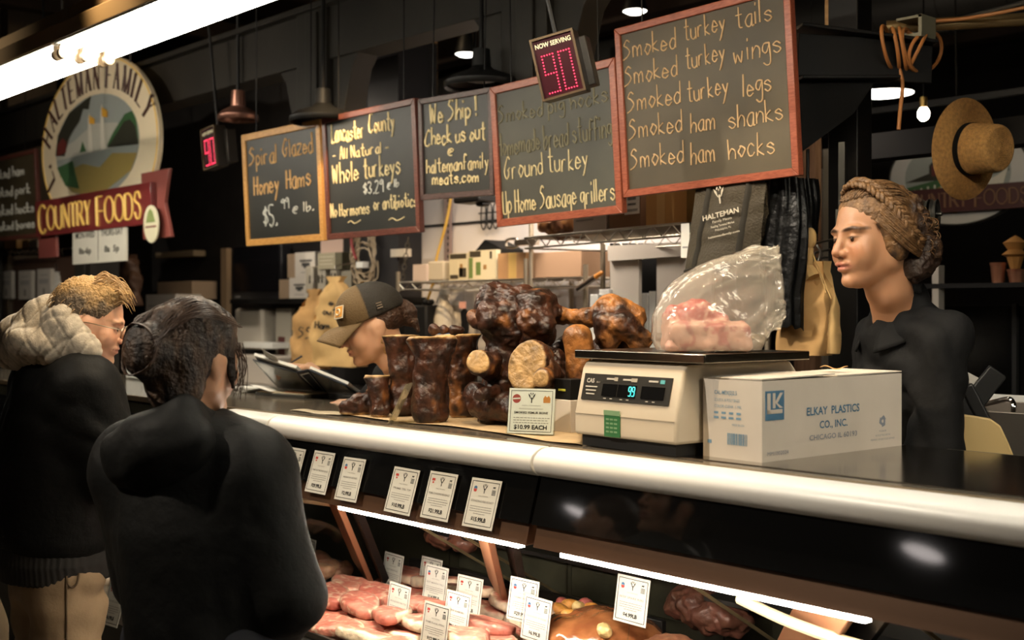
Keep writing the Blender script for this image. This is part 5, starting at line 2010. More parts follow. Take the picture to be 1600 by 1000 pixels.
tape = mat('yellow_tape', (.62, .40, .13), .4)
pgreen, pdark, pcream = mat('print_green', (.12, .18, .05), .6), mat('print_dark', (.045, .035, .02), .6), mat('print_cream', (.60, .53, .36), .6)
g = 'cartons on the lower wire shelves'
zs = ZL + .006
carton('small_white_box', 'small pinkish white box at the left end of the lower wire shelf', 'box', 645, 667, 413, 436, 4.03, .1, mat('pinkish_white', (.55, .45, .40), .7), g, zb=zs)
carton('cream_tub', 'cream tub between the pinkish box and the photo printed cartons', 'tub', 668, 693, 408, 436, 4.04, .12, mat('cream_tub', (.52, .46, .36), .6), g, zb=zs, bev=.01)
carton('photo_carton', 'photo printed carton at the left, with a dark slanting picture', 'carton', 702, 730, 396, 434, 4.03, .16, pcream, g, zb=zs,
       extra=[(pdark, (.05, .95, .80, .98)), (pdark, (.55, .95, .1, .45)), (pdark, (.05, .5, .05, .2)), (mat('print_brown', (.30, .17, .06), .6), (.60, .75, .15, .60)), (pcream, (.2, .5, .3, .7))])
carton('photo_carton', 'photo printed carton with green leaves, next to the yellow taped box', 'carton', 732, 775, 391, 434, 4.03, .16, pcream, g, zb=zs,
       extra=[(pdark, (.05, .45, .78, .98)), (pgreen, (.02, .16, .05, .75)), (pgreen, (.28, .45, .15, .60)), (mat('print_brown', (.30, .17, .06), .6), (.55, .66, .35, .50)), (pdark, (.78, .86, .70, .95))])
carton('taped_carton', 'orange brown carton with a yellow tape strip on the lower shelf', 'carton', 778, 822, 395, 433, 4.02, .2, card_b, g, zb=zs, extra=[(tape, (.38, .66, 0, 1))])
carton('long_carton', 'long plain brown carton on the short lower shelf', 'carton', 834, 908, 393, 431, 4.03, .2, mat('pale_cardboard', (.36, .22, .13), .85), g, zb=zs)
g = 'cartons on the upper wire shelf'
u3 = (B3 - A3).normalized()
yaw3 = math.degrees(math.atan2(u3.y, u3.x))


def on_upper(px0, px1, h, depth, m, name, label, cat, extra=None, back=.03):
    # intersect photo column with the shelf front line
    P = []
    for px in (px0, px1):
        k = kxy(px)
        a, b = A3, B3
        # d*k = a + s*(b-a)
        det = k[0] * -(b.y - a.y) + k[1] * (b.x - a.x)
        d = (a.x * -(b.y - a.y) + a.y * (b.x - a.x)) / det
        P.append(Vector((k[0] * d, k[1] * d, zu + .006)))
    w_ = (P[1] - P[0]).length
    mb = MB()
    mb.box((0, depth / 2, h / 2), (w_ - .006, depth, h))
    mats = [m]
    for mm, (u0, u1, v0, v1) in (extra or []):
        if mm not in mats:
            mats.append(mm)
        mb.use(mats.index(mm))
        mb.box((w_ * ((u0 + u1) / 2 - .5), -.0006, h * (v0 + v1) / 2), (w_ * (u1 - u0), .0012, h * (v1 - v0)))
    o = mb.build(name, mats, smooth=30)
    n = Vector((-u3.y, u3.x, 0))
    o.matrix_world = rotz((P[0] + P[1]) / 2 + n * back, yaw3)
    return tag(o, label, cat, g)


pg2 = mat('greyish_carton', (.40, .33, .27), .8)
on_upper(886, 938, .10, .25, pg2, 'printed_carton', 'pale printed carton behind the lower edge of the smeared chalkboard', 'carton', [(mat('print_grey', (.2, .17, .14), .8), (.1, .5, .62, .68)), (mat('print_grey', (.2, .17, .14), .8), (.1, .62, .45, .5))])
on_upper(942, 992, .17, .25, mat('brown_carton_dark', (.20, .10, .045), .85), 'labelled_carton', 'brown carton with a white shipping label on the upper shelf', 'carton',
         [(paper, (.50, .95, .30, .88)), (ink, (.60, .85, .62, .70)), (ink, (.6, .85, .5, .55)), (greyink, (.55, .9, .36, .42))])
on_upper(999, 1064, .24, .25, mat('orange_kraft_carton', (.50, .28, .09), .85), 'tall_carton', 'tall orange kraft carton at the right end of the upper shelf', 'carton', [(mat('kraft_light', (.62, .40, .16), .8), (.28, .48, 0, 1))])
# crumpled paper wrapped meat on the upper shelf
q = (A3 + (B3 - A3) * .14) + Vector((-u3.y, u3.x, 0)) * .12
lump('paper_bundle', 'crumpled orange brown paper bundle at the left end of the upper shelf', 'bundle', (q.x, q.y, zu + .05), .10, 140, (.40, .17, .05), (.16, .06, .025), rot=(0, 0, .2), m=mat('bundle_paper', rough=.6, vcol=True, bump=.4, bscale=20),
     parts=[((0, 0, 0), (.15, .09, .05)), ((.07, 0, .03), (.06, .06, .05))], amp=.16, sc=24)

# slotted wall strip, cords, wire rack, hanging tag, jug
a, b = onY(697, 306, 4.30), onY(699, 436, 4.30)
m = MB()
m.box((0, 0, 0), (.05, .02, abs(a.z - b.z)))
m.use(1)
for k in range(13):
    m.box((.012, -.011, -abs(a.z - b.z) / 2 + .02 + k * .035), (.01, .002, .018))
o = tag(m.build('slotted_strip', [mat('strip_mauve', (.30, .22, .20), .5, .5), black]), 'slotted metal wall strip beside the yellow cord', 'strip')
o.location = ((a.x + b.x) / 2, 4.31, (a.z + b.z) / 2)
cordy = mat('yellow_cord', (.55, .34, .06), .5)
pts = [onY(705, 306, 4.26), onY(698, 345, 4.25), onY(690, 375, 4.25), onY(682, 405, 4.24), onY(677, 440, 4.24), onY(668, 470, 4.26), onY(662, 500, 4.28)]
o = tag(MB().tube(smooth_path([p - pts[0] for p in pts], 4), .008, 8).build('yellow_cord', cordy), 'yellow cord hanging down the white stall wall behind the lower shelf', 'cord')
o.location = pts[0]
c = onY(765, 338, 4.29)
m = MB()
for k in range(3):
    m.tube(smooth_path([(-.05 + .05 * k + x, 0, z) for x, z in ((0, -.07), (-.018, -.045), (-.018, .045), (0, .07), (.018, .045), (.018, -.045), (0, -.07))], 4), .004, 6)
m.tube([(-.09, 0, .02), (.10, 0, .02)], .004, 6)
m.tube([(-.09, 0, -.03), (.10, 0, -.03)], .004, 6)
o = tag(m.build('wire_rack', black), 'small black wire rack on the white wall, left of the smeared chalkboard', 'rack')
o.location = c
c = onY(742, 312, 3.9)
o = tag(MB().box((0, 0, 0), (.20, .12, .035)).box((.06, 0, -.028), (.06, .05, .02)).build('black_fitting', black, bevel=.01), 'black ceiling fitting peeking out under the website chalkboard', 'fitting')
o.location = c
MB().cyl((0, 0, 0), (0, 0, 4.2 - c.z), .01, n=8).build('rod', black, o)
# black square of card and steel clamp
c = onY(775, 383, 4.12)
o = tag(MB().prism([(-.13, -.02), (-.02, .06), (.06, .03), (.11, .01), (.11, -.05), (0, -.05)], .15).build('black_folder', black), 'black folder lying on the cartons of the lower shelf', 'folder')
o.location = (c.x, 4.06, ZL + .150)
c = onY(795, 384, 3.98)
m = MB()
m.tube(smooth_path([(-.05, 0, 0), (-.04, 0, .018), (.03, 0, .018), (.03, 0, -.018), (-.04, 0, -.018), (-.05, 0, 0)], 3), .007, 8)
m.box((.10, 0, .0), (.15, .03, .03))
o = tag(m.build('steel_clamp', chrome, bevel=.002), 'steel clamp on the left end of the upper shelf', 'clamp')
o.location = c + Vector((.03, 0, .012))
c = onY(724, 447, 4.02)
m = MB()
m.tube([(0, 0, .0), (.004, 0, -.06), (-.012, 0, -.085)], .0022, 6)
o = tag(m.build('shelf_hook', chrome), 'wire hook hanging from the lower shelf with a dark fob', 'hook')
o.location = (c.x, c.y, ZL - .04)
tg = MB().prism([(-.03, .05), (0, .075), (.028, .05), (.03, -.04), (.01, -.09), (-.02, -.05)], .012).build('dark_fob', black, o, bevel=.003)
tg.location = (.004, 0, -.17)
MB().box((.0, -.006, -.085), (.05, .004, .035)).build('pink_label', mat('pink_label', (.55, .28, .22), .7), o)


def bottle(label, px, py0, py1, Y, r, prof, m, cat='jug', name='plastic_jug', band=None, group=None):
    b = onY(px, py1, Y)
    h = onY(px, py0, Y).z - b.z
    t = thing(name, label, cat, b, group)
    MB().lathe([(max(.0005, a * r), z * h) for a, z in prof], 24).build('body', m, t)
    if band:
        MB().lathe([(r * 1.01, h * band[0]), (r * 1.01, h * band[1])], 24).build('band', band[2], t)
    return t


back_counter = mat('back_counter_steel', (.30, .28, .25), .35, .8)
struct(tag(MB().box((-4.35, 4.10, .66), (1.9, .40, 1.02)).box((-4.35, 4.10, 1.19), (2.0, .44, .04)).build('back_counter', back_counter, bevel=.004), 'steel back counter along the white stall wall', 'counter'))
jugm = mat('milky_plastic', (.55, .50, .42), .4)
J = [(.0, 0), (1, 0), (1.05, .05), (1.05, .62), (.8, .76), (.35, .86), (.33, .9), (.42, .9), (.42, 1), (0, 1)]
z0 = 1.21
for (px, py0, Y, r, lab, bd) in ((695, 452, 4.16, .058, 'tall milky plastic jug with a blue band, behind the heap of bones', (.42, .50, blueink)), (712, 470, 4.22, .05, 'shorter milky jug right behind the tall jug', None)):
    b = onY(px, 500, Y)
    h = onY(px, py0, Y).z - z0
    t = thing('plastic_jug', lab, 'jug', (b.x, Y, z0), 'milky jugs on the back counter')
    MB().lathe([(max(.0005, a * r), z * h) for a, z in J], 24).build('body', jugm, t)
    MB().lathe([(.0005, h * .995), (r * .46, h * .995), (r * .46, h * .93)], 20).build('lid', white_p, t)
    if bd:
        MB().lathe([(r * 1.06, h * bd[0]), (r * 1.06, h * bd[1])], 24).build('band', bd[2], t)
b = onY(668, 492, 4.14)
o = tag(MB().box((0, 0, .17), (.20, .14, .34)).box((.06, -.02, .355), (.06, .05, .03)).build('black_machine', black, bevel=.012), 'black machine on the back counter beside the tall jug', 'machine')
o.location = (b.x, 4.12, z0)
b = onY(918, 480, 3.86)
m = MB()
m.box((0, 0, .16), (.15, .10, .32))
o = tag(m.build('black_caddy', mat('black_satin_plastic', (.02, .019, .018), .3), bevel=.012), 'black plastic caddy on the back counter under the short shelf', 'caddy')
o.location = (b.x, 3.98, z0)
p, q = onY(903, 452, 3.97), onY(942, 425, 3.97)
m = MB()
m.tube([(0, 0, 0), (q - p) * .72], .014, 10)
m.use(1).tube([(q - p) * .72, (q - p) * .95, q - p], [.012, .010, .004], 10)
o = tag(m.build('sharpening_tool', [steel, mat('orange_grip', (.60, .24, .04), .5)]), 'steel tool with an orange tip leaning out of the black caddy', 'tool')
o.location = p
# white hanging sheets right of the shelf
sheet = mat('white_coated_sheet', (.66, .60, .52), .6, var=.04, vscale=4)
t = thing('white_cabinet', 'white cabinet front with a dark slot between its two doors', 'cabinet', onY(1030, 520, 3.95))
o0 = onY(1030, 520, 3.95)
Q = lambda px, py, Y=3.95: onY(px, py, Y) - o0
a, b, c_, d_ = Q(951, 408), Q(998, 408), Q(998, 520), Q(953, 520)
for nm, pts_ in (('door', (Q(953, 405), Q(998, 403), Q(998, 520), Q(955, 520))), ('door', (Q(1026, 403), Q(1112, 398), Q(1112, 520), Q(1026, 520)))):
    m = MB()
    slab(m, pts_[3], pts_[2], pts_[1], pts_[0], -.02)
    m.build(nm, sheet, t)
m = MB()
slab(m, Q(950, 408, 3.93), Q(1068, 400, 3.93), Q(1068, 378, 3.93), Q(949, 384, 3.93), -.03)
m.build('header', sheet, t)
m = MB()
slab(m, Q(953, 522, 4.05), Q(1112, 522, 4.05), Q(1112, 380, 4.05), Q(953, 380, 4.05), -.02)
m.build('back_panel', black, t)
for i, (p0, p1, y0, y1, Y) in enumerate(((936, 952, 452, 500, 3.93), (1002, 1012, 458, 500, 4.0), (1014, 1024, 455, 500, 4.0), (922, 934, 460, 505, 3.9))):
    carton('white_pack', ('white pack left of the white cabinet, behind the long leg bone', 'white pack in the dark slot, left', 'white pack in the dark slot, right', 'white pack nearest the black caddy')[i], 'pack', p0, p1, y0, y1, Y, .04, white_p, 'white packs by the white cabinet', zb=z0)
o = carton('price_strip', 'narrow white card hanging at the right end of the upper shelf', 'card', 1064, 1077, 349, 403, 3.36, .003, paper, extra=[(greyink, (.2, .8, .28, .33))])

# ---------------------------------------------------------------- left part of the back wall
pn = mat('monitor_black', (.012, .012, .014), .28)
t = thing('wall_monitor', 'black wall monitor under the pale oak framed chalkboard', 'monitor', onY(396, 470, 4.30))
o0 = onY(396, 470, 4.30)
a, b = onY(358, 468, 4.30), onY(434, 470, 4.30)
W_ = b.x - a.x
hh = onY(396, 383, 4.30).z - o0.z
MB().box((0, .06, hh / 2), (W_, .08, hh)).build('casing', pn, t, bevel=.01)
MB().box((0, .018, hh / 2 + .03), (W_ * .92, .006, hh * .82)).build('screen', mat('monitor_glass', (.008, .008, .010), .1), t)
MB().box((-W_ * .38, .018, .03), (.06, .004, .012)).build('nameplate', mat('nameplate_grey', (.25, .25, .25), .4), t)
carton('tan_upright', 'tan upright board left of the black wall monitor', 'board', 345, 354, 388, 500, 4.36, .04, mat('tan_board', (.36, .25, .15), .7))
struct(tag(MB().box((0, 0, 0), (1.9, .30, .03)).build('wall_shelf', black), 'black wall shelf with the white cartons', 'shelf'))
sh = bpy.data.objects['wall_shelf']
p = onY(505, 470, 4.25)
sh.location = (p.x, 4.27, p.z)
zw = p.z + .015
lg = mat('logo_black', (.05, .05, .05), .7)
wc = mat('white_small_carton', (.60, .56, .50), .75)
for i, (x0, x1, y0, y1, lab, zb) in enumerate(((452, 481, 434, 467, 'lower white carton with a black badge on the wall shelf', zw), (461, 492, 394, 432, 'upper white carton with a black badge stacked on the wall shelf', None))):
    z_b = zb if zb else ztop
    carton('badge_carton', lab, 'carton', x0, x1, y0, y1, 4.20, .18, wc, 'white badge cartons', zb=z_b,
           extra=[(lg, (.25, .85, .62, .70)), (lg, (.35, .75, .44, .58)), (lg, (.45, .65, .36, .44)), (greyink, (.3, .8, .18, .21))])
    ztop = onY((x0 + x1) / 2, y0, 4.20).z + .001
    carton('plain_carton', 'plain tan carton side left of the %s badge carton' % ('lower' if i == 0 else 'upper'), 'carton', x0 - 16 + 4 * i, x0 - 1, y0 + 3, y1, 4.22, .16, mat('tan_carton', (.33, .24, .16), .8), 'plain tan cartons', zb=z_b)
grm = mat('grey_box_enamel', (.36, .33, .27), .45)
for i, (px, py) in enumerate(((482, 437), (501, 436), (521, 433))):
    c = onY(px, py, 4.15)
    t = thing('outlet_box', ('left', 'middle', 'right')[i] + ' grey outlet box of the row above the hanging kraft bags', 'outlet', c, 'grey outlet boxes')
    MB().box((0, .03, 0), (.085, .06, .17)).build('box', grm, t, bevel=.012)
    m = MB()
    for k in (-1, 1):
        if i or k > 0:
            m.box((k * .018, -.002, 0), (.008, .006, .05))
    m.build('slot', black, t)
    MB().box((0, .13, 0), (.04, .20, .04)).build('bracket', black, t)
c = onY(514, 408, 4.12)
o = carton('notice_plate', 'grey printed notice plate above the outlet boxes', 'plate', 497, 524, 395, 421, 4.14, .03, mat('notice_grey', (.34, .31, .22), .6), extra=[(mat('notice_print', (.55, .5, .38), .6), (.1, .9, .72, .78)), (mat('notice_print', (.55, .5, .38), .6), (.1, .8, .5, .56)), (mat('notice_print', (.55, .5, .38), .6), (.1, .85, .28, .34))])
o = carton('dark_plate', 'dark olive metal box right of the printed notice plate', 'box', 525, 534, 394, 421, 4.14, .10, mat('dark_olive_box', (.12, .11, .07), .6))
o = carton('taped_note', 'pinkish paper note taped above the notice plate', 'note', 501, 536, 374, 397, 4.18, .003, mat('note_pink', (.50, .36, .30), .8))
carton('junction_box', 'dull grey junction box at the right end of the outlet row', 'box', 533, 549, 423, 455, 4.15, .1, mat('junction_grey', (.25, .23, .18), .5))
# cable coil
rg = random.Random(3)
c = onY(568, 405, 4.12)
m = MB()
for k in range(9):
    cx, cz = rg.uniform(-.02, .04), rg.uniform(-.06, .05)
    r1, r2 = rg.uniform(.08, .13), rg.uniform(.10, .17)
    a0 = rg.uniform(0, 6)
    m.tube([(cx + r1 * math.cos(a0 + a * .21), rg.uniform(-.012, .012), cz + r2 * math.sin(a0 + a * .21)) for a in range(28)], .0045, 6)
for k in range(3):
    m.tube(smooth_path([(-.13 + .02 * k, .02, .16), (-.16, .02, .1 - .03 * k), (-.10, 0, -.02), (-.03, 0, -.12), (.05, 0, -.16)], 4), .004, 6)
o = tag(m.build('cable_coil', mat('cable_cream', (.42, .33, .22), .5)), 'loose coil of cream cable under the second chalkboard', 'cable')
o.location = c
o = tag(MB().tube(smooth_path([(0, 0, .13), (-.02, 0, .06), (.0, 0, 0), (.03, 0, -.05)], 4), .009, 8).build('red_cable', mat('red_cable', (.25, .03, .03), .5)), 'short dark red cable in front of the cable coil', 'cable')
o.location = onY(552, 392, 4.10)
o = carton('white_connector', 'small white connector block by the cable coil', 'connector', 556, 567, 409, 419, 4.08, .05, white_p)
o = carton('small_bracket', 'small white bracket on the dark wall right of the cable coil', 'bracket', 610, 632, 389, 402, 4.12, .05, mat('bracket_white', (.55, .5, .42), .5))


def chain(label, P, Q, r=.012, m=black, sag=0):
    P, Q = Vector(P), Vector(Q)
    L = (Q - P).length
    n = int(L / (r * 2.6))
    d = (Q - P).normalized()
    a = d.orthogonal().normalized()
    b = d.cross(a)
    mb = MB()
    for k in range(n):
        c = d * (L * (k + .5) / n) + Vector((0, 0, -sag * math.sin(math.pi * (k + .5) / n)))
        s_ = a if k % 2 else b
        mb.tube([c + d * math.cos(q * .7854) * r * 1.7 + s_ * math.sin(q * .7854) * r for q in range(8)], r * .26, 5, closed=True)
    o = tag(mb.build('chain', m), label, 'chain', 'hanging chains')
    o.location = P
    return o


chain('chain hanging at the dark column, left end of the lower wire shelf', onY(638, 372, 4.0), onY(629, 437, 4.0), .011, mat('dull_chain', (.12, .11, .09), .4, .8))
chain('dark chain hanging beside the largest chalkboard, by the iron post', onY(1274, 158, 3.55), onY(1289, 214, 3.55), .012)

# towel dispenser and white appliances, far left of the writer
carton('towel_dispenser', 'white paper towel dispenser below the wall monitor', 'dispenser', 366, 410, 482, 545, 4.22, .16, mat('dispenser_white', (.50, .46, .39), .5), bev=.02, extra=None)
carton('dispenser_shelf', 'white ledge under the paper towel dispenser', 'ledge', 380, 425, 535, 543, 4.15, .14, white_p, bev=.003)
carton('white_strip_board', 'tall white board with a dark red patch left of the kraft bags', 'board', 431, 455, 482, 580, 4.28, .03, mat('offwhite_board', (.42, .39, .32), .6), extra=[(mat('dark_red_patch', (.10, .03, .025), .6), (.15, .60, .22, .55))])
carton('white_cooler', 'white cooler box on the back counter behind the order binder', 'cooler', 362, 430, 556, 612, 4.05, .3, mat('cooler_white', (.48, .43, .37), .5), bev=.01, extra=None)
struct(tag(MB().box((-6.9, 4.15, .60), (2.6, .5, .9)).build('back_counter_far', back_counter, bevel=.004), 'dark far back counter', 'counter'))
carton('far_white_tub', 'white tub on the far worktop behind the man in glasses', 'tub', 196, 222, 518, 566, 2.62, .2, white_p, bev=.008, zb=ZT + .001)


# crumpled paper bags
def paper_bag(label, px, py_top, py_bot, Y, wpx, m, seed, writing=None, name='paper_bag', group='hanging kraft paper bags', thick=.07, hook=True, twist=0, wtop=.22, lean=0):
    top, bot = onY(px, py_top, Y), onY(px, py_bot, Y)
    H_ = top.z - bot.z
    W_ = abs(onY(px + wpx / 2, py_bot, Y).x - onY(px - wpx / 2, py_bot, Y).x)

    def f(u, v):
        th = 2 * math.pi * u
        wv = W_ / 2 * (wtop + (1 - wtop) * min(1, max(0, .92 - v) * 3.2) ** .8 + (v > .92) * (v - .92) * 2.5 * (1 - wtop))
        tv = thick * (.35 + .65 * min(1, (1 - v) * 1.8))
        ca, sa = math.cos(th), math.sin(th)
        x = math.copysign(abs(ca) ** .45, ca) * wv
        y = math.copysign(abs(sa) ** .6, sa) * tv / 2
        n = mn.noise(Vector((x * 9 + seed, y * 9, v * H_ * 9))) * .030 + (.3 - abs(mn.noise(Vector((x * 16 + seed, y * 12, v * H_ * 11))))) * .035
        k = .3 + .7 * min(1, v * 4)
        return (x * (1 + n * 3 * k) + lean * v, y + n * (1 if y > 0 else -1), v * H_ + n * .5 * (v < .95) * k)
    t = thing(name, label, 'paper bag', (bot.x, Y, bot.z), group)
    m_ = MB().grid(f, 40, 26, closeu=True)
    m_.f += [[i * 27 for i in range(40)][::-1]]
    m_.m += [0]
    m_.build('bag', m, t, smooth=50)
    if writing:
        w_ = MB()
        for s_, x0, x1, z, h_ in writing:
            hand(w_, s_, x0 * W_, x1 * W_, z * H_, h_ * H_, .0045, 0)
        w_.v = [(x, y - thick / 2 - .024, z) for x, y, z in w_.v]
        w_.build('handwriting', ink, t)
    if hook:
        MB().tube(smooth_path([(lean, 0, H_ - .01), (lean + .01, 0, H_ + .03), (lean, 0, H_ + .06), (lean, .12, H_ + .08)], 4), .004, 6).build('hook', steel, t)
    return t


kraft_l = mat('kraft_light_paper', (.68, .44, .18), .8, bump=.4, bscale=14)
paper_bag('kraft paper bag with a curly drawing, left of the pair hanging behind the cap', 484, 452, 575, 4.02, 58, kraft, 3, [('&', 0, .1, .3, .1), ('SS', -.10, .28, .38, .13)], lean=.05)
paper_bag('pale kraft paper bag with handwriting, right of the pair hanging behind the cap', 521, 432, 572, 3.98, 62, kraft_l, 9, [('Be', -.05, .22, .68, .07), ('out', -.05, .28, .58, .07), ('Ham', -.25, .12, .42, .075), ('Line', .0, .34, .32, .06)], lean=.03)
paper_bag('dark folded brown paper bag between the pale kraft bag and the face', 545, 500, 572, 4.08, 46, mat('kraft_dark', (.30, .16, .06), .8, bump=.3, bscale=20), 15, wtop=.8)
paper_bag('large hanging kraft bag bundle, left of the clerk in black', 1252, 438, 556, 3.40, 72, kraft, 21, thick=.05, wtop=.72, lean=.02, group='kraft bags by the clerk')
paper_bag('second kraft bag behind the bundle, nearest the clerk in black', 1286, 408, 552, 3.44, 50, kraft_l, 27, thick=.05, wtop=.55, lean=-.02, group='kraft bags by the clerk')
paper_bag('third narrow kraft bag between the other two by the clerk', 1272, 424, 554, 3.48, 52, kraft, 33, thick=.04, wtop=.6, lean=0, group='kraft bags by the clerk')
b = onY(1266, 372, 3.40)
o = tag(MB().ell((0, 0, 0), (.022, .02, .035)).tube([(0, 0, -.03), (-.012, 0, -.09), (.012, 0, -.13)], [.012, .020, .026], 8).tube([(.0, 0, -.03), (.06, 0, -.18)], .002, 5).tube([(.0, 0, -.03), (.08, 0, -.20)], .002, 5).build('twine_knot', kraft_l),
        'knotted kraft paper end with strings above the bags by the clerk', 'knot')
o.location = b

# black tote with the stall's print
bag_m = mat('dark_olive_tote', (.055, .042, .024), .65, bump=.4, bscale=140)
t = thing('tote_bag', 'dark tote bag with a pale printed logo, hanging under the largest chalkboard', 'bag', onY(1130, 408, 3.22), 'bags under the largest chalkboard')
o0 = onY(1130, 408, 3.22)
Q = lambda px, py, Y=3.22: onY(px, py, Y) - o0
a, b, c_, d_ = Q(1070, 424, 3.26), Q(1186, 402, 3.26), Q(1197, 285), Q(1088, 292)


def totept(u, v):
    p = a.lerp(b, u).lerp(d_.lerp(c_, u), v)
    return p + Vector((0, -.05 * math.sin(math.pi * u) * (1 - .8 * v) + .006 * mn.noise(Vector((u * 5, v * 6, 1))), 0))


m = MB().grid(totept, 24, 24)
m.grid(lambda u, v: totept(u, v) + Vector((0, .06 * (1 - v) + .004, 0)), 24, 24)
m.grid(lambda u, v: totept(u, 0) + Vector((0, .064 * v, 0)), 24, 3)
m.build('body', bag_m, t, smooth=60)
m = MB()
for u in (.24, .80):
    m.tube([totept(u, k / 12) + Vector((0, -.003, 0)) for k in range(13)], .012, 6, flat=.25)
m.tube([totept(k / 12, .0) + Vector((0, .002, 0)) for k in range(13)], .007, 6)
m.build('webbing', mat('tote_webbing', (.035, .030, .022), .6), t)
ax = (b - a).normalized()
M2 = frame(totept(.53, .62) + Vector((0, -.012, 0)), ax + Vector((0, 0, .02)), (0, 1, 0))
m = MB()
prt = mat('tote_print', (.62, .55, .42), .6)
logo(m, M2 @ Matrix.Translation((0, 0, .062)), .05)
txt(m, 'HALTEMAN', .024, M2 @ Matrix.Translation((-.004, 0, -.006)), width=.150, bold=.02)
txt(m, 'Family Meats', .012, M2 @ Matrix.Translation((0, 0, -.022)), width=.08)
txt(m, 'Reading Terminal Market', .010, M2 @ Matrix.Translation((0, 0, -.037)), width=.098, bold=.01)
txt(m, 'Philadelphia, Pa', .010, M2 @ Matrix.Translation((0, 0, -.050)), width=.066)
txt(m, 'haltemanfamily.com', .010, M2 @ Matrix.Translation((0, 0, -.070)), width=.13, bold=.01)
m.build('print', prt, t, smooth=0)
MB().tube([Q(1110, 290) , Q(1112, 262), Q(1170, 258), Q(1172, 287)], .008, 6).build('handle', black, t)
# black plastic bags
blackbag = mat('black_bag_plastic', (.004, .004, .004), .35, bump=.6, bscale=30, spec=.3)
def black_bag(label, px, py0, py1, Y, wpx, seed, thick=.10):
    top, bot = onY(px, py0, Y), onY(px, py1, Y)
    H_ = top.z - bot.z
    W_ = abs(onY(px + wpx / 2, py1, Y).x - onY(px - wpx / 2, py1, Y).x)

    def f(u, v):
        th = 2 * math.pi * u
        pl = 1 + .10 * math.sin(th * 9 + 2 * math.sin(v * 3 + seed))
        w_ = W_ / 2 * (.75 + .25 * math.sin(math.pi * min(1, (1 - v) * 1.3)))
        rag = .03 * mn.noise(Vector((u * 14, seed, 0))) * (1 - v) ** 4
        return (w_ * math.cos(th) * pl, thick / 2 * math.sin(th) * pl, v * H_ + rag)
    o = MB().grid(f, 64, 20, closeu=True).build('plastic_bag_roll', blackbag, smooth=60)
    o.location = (bot.x, Y, bot.z)
    MB().cyl((0, 0, H_ - .02), (0, .0, H_ + .10), .006, n=6).build('hook', black, o)
    return tag(o, label, 'bag', 'black plastic bags under the largest chalkboard')


black_bag('bunch of black plastic bags hanging right of the printed tote', 1225, 280, 512, 3.32, 66, 1)
black_bag('narrow bunch of black bags at the right edge of the largest chalkboard', 1262, 280, 372, 3.45, 30, 5, .08)

# ---------------------------------------------------------------- iron post, bracket, cord, beams at the right
def thickbar(m, P, Q, w_, h_):
    m.bar(P, Q, w_, h_)


p = onY(1328, 200, 3.62)
t = tag(MB().box((0, 0, 2.0), (.115, .09, 4.2)).build('iron_post', black, bevel=.004), 'black iron post behind the clerk, right of the largest chalkboard', 'post')
t.location = (p.x, 3.62, .0)
struct(t)
a, b = atd(1246, 72, 3.95), atd(1456, 82, 4.0)
zt = 2.44
m = MB()
A_, B_ = Vector((a.x, a.y, zt)), Vector((b.x, b.y, zt - .045))
m.bar(A_, B_, .10, .012)
m.bar(A_ - Vector((0, 0, .09)), B_ - Vector((0, 0, .06)), .012, .14)
m.bar(A_ - Vector((0, 0, .17)), A_.lerp(B_, .72) - Vector((0, 0, .13)), .10, .012)
nn = (B_ - A_).normalized()
m.raw([A_ - Vector((0, 0, .12)), A_.lerp(B_, .62) - Vector((0, 0, .12)), A_.lerp(B_, .42) - Vector((0, 0, .26)), A_ - Vector((0, 0, .42))], [(0, 1, 2, 3), (3, 2, 1, 0)])
o = tag(m.build('iron_bracket', black, bevel=.003), 'black iron bracket carrying the coil of brown cord', 'bracket')
struct(o)
coilm = mat('brown_extension_cord', (.40, .16, .045), .5)
c = A_.lerp(B_, .80) + Vector((0, 0, -.028))
t = thing('cord_coil', 'coil of brown cord looped over the iron bracket', 'cord', c)
m = MB()
dirv = nn
side = Vector((-nn.y, nn.x, 0))
rg = random.Random(12)
for k in range(6):
    o_ = dirv * (-.06 + .026 * k)
    tl = rg.uniform(-.35, .35)
    r1, r2 = .058 + rg.uniform(-.004, .004), .064 + rg.uniform(-.006, .006)
    m.tube([o_ + side * (r1 * math.cos(a * .2618)) + dirv * ((tl * .10 + .045) * math.cos(a * .2618) + .03 * math.sin(a * .2618) * (1 if k > 3 else -.4)) + Vector((0, 0, r2 * math.sin(a * .2618))) for a in range(24)], .0062, 8, closed=True)
m.build('coil', coilm, t)
dn = Vector(atd(1404, 203, 3.95)) - c
m = MB()
m.tube(smooth_path([Vector((0, 0, -.064)) - dirv * .02, Vector((dn.x * .4, dn.y * .4, -.12)), dn * .75, dn], 5), .0065, 8)
m.build('hanging_end', coilm, t)
m = MB()
e = [Vector(atd(x, y, d)) - c for x, y, d in ((1440, 60, 4.0), (1450, 36, 4.0), (1500, 30, 3.98), (1550, 22, 3.9), (1600, 12, 3.85), (1680, -6, 3.7))]
m.tube(smooth_path([Vector((0, 0, .062))] + e, 5), .006, 8)
m.build('running_end', coilm, t)
# lit pipe at the upper right, parallel to the case
pa, pb = atd(1385, 57, 4.08), atd(1640, -2, 3.95)
pa.z = pb.z = 2.47
m = MB()
m.tube([pa, pb], .022, 14)
struct(tag(m.build('trim_6', mat('brass_pipe', (.26, .18, .08), .4, .7)), 'dull brass pipe running to the upper right', 'pipe'))
c = B_.lerp(A_, .12)
o = tag(MB().box((0, 0, 0), (.09, .09, .012)).box((.04, 0, .035), (.012, .09, .06)).box((0, 0, .06), (.09, .09, .008)).build('pipe_bracket', mat('old_bracket', (.20, .19, .13), .6)), 'worn metal bracket on the end of the iron bracket', 'bracket')
o.location = c + Vector((0, 0, .014))
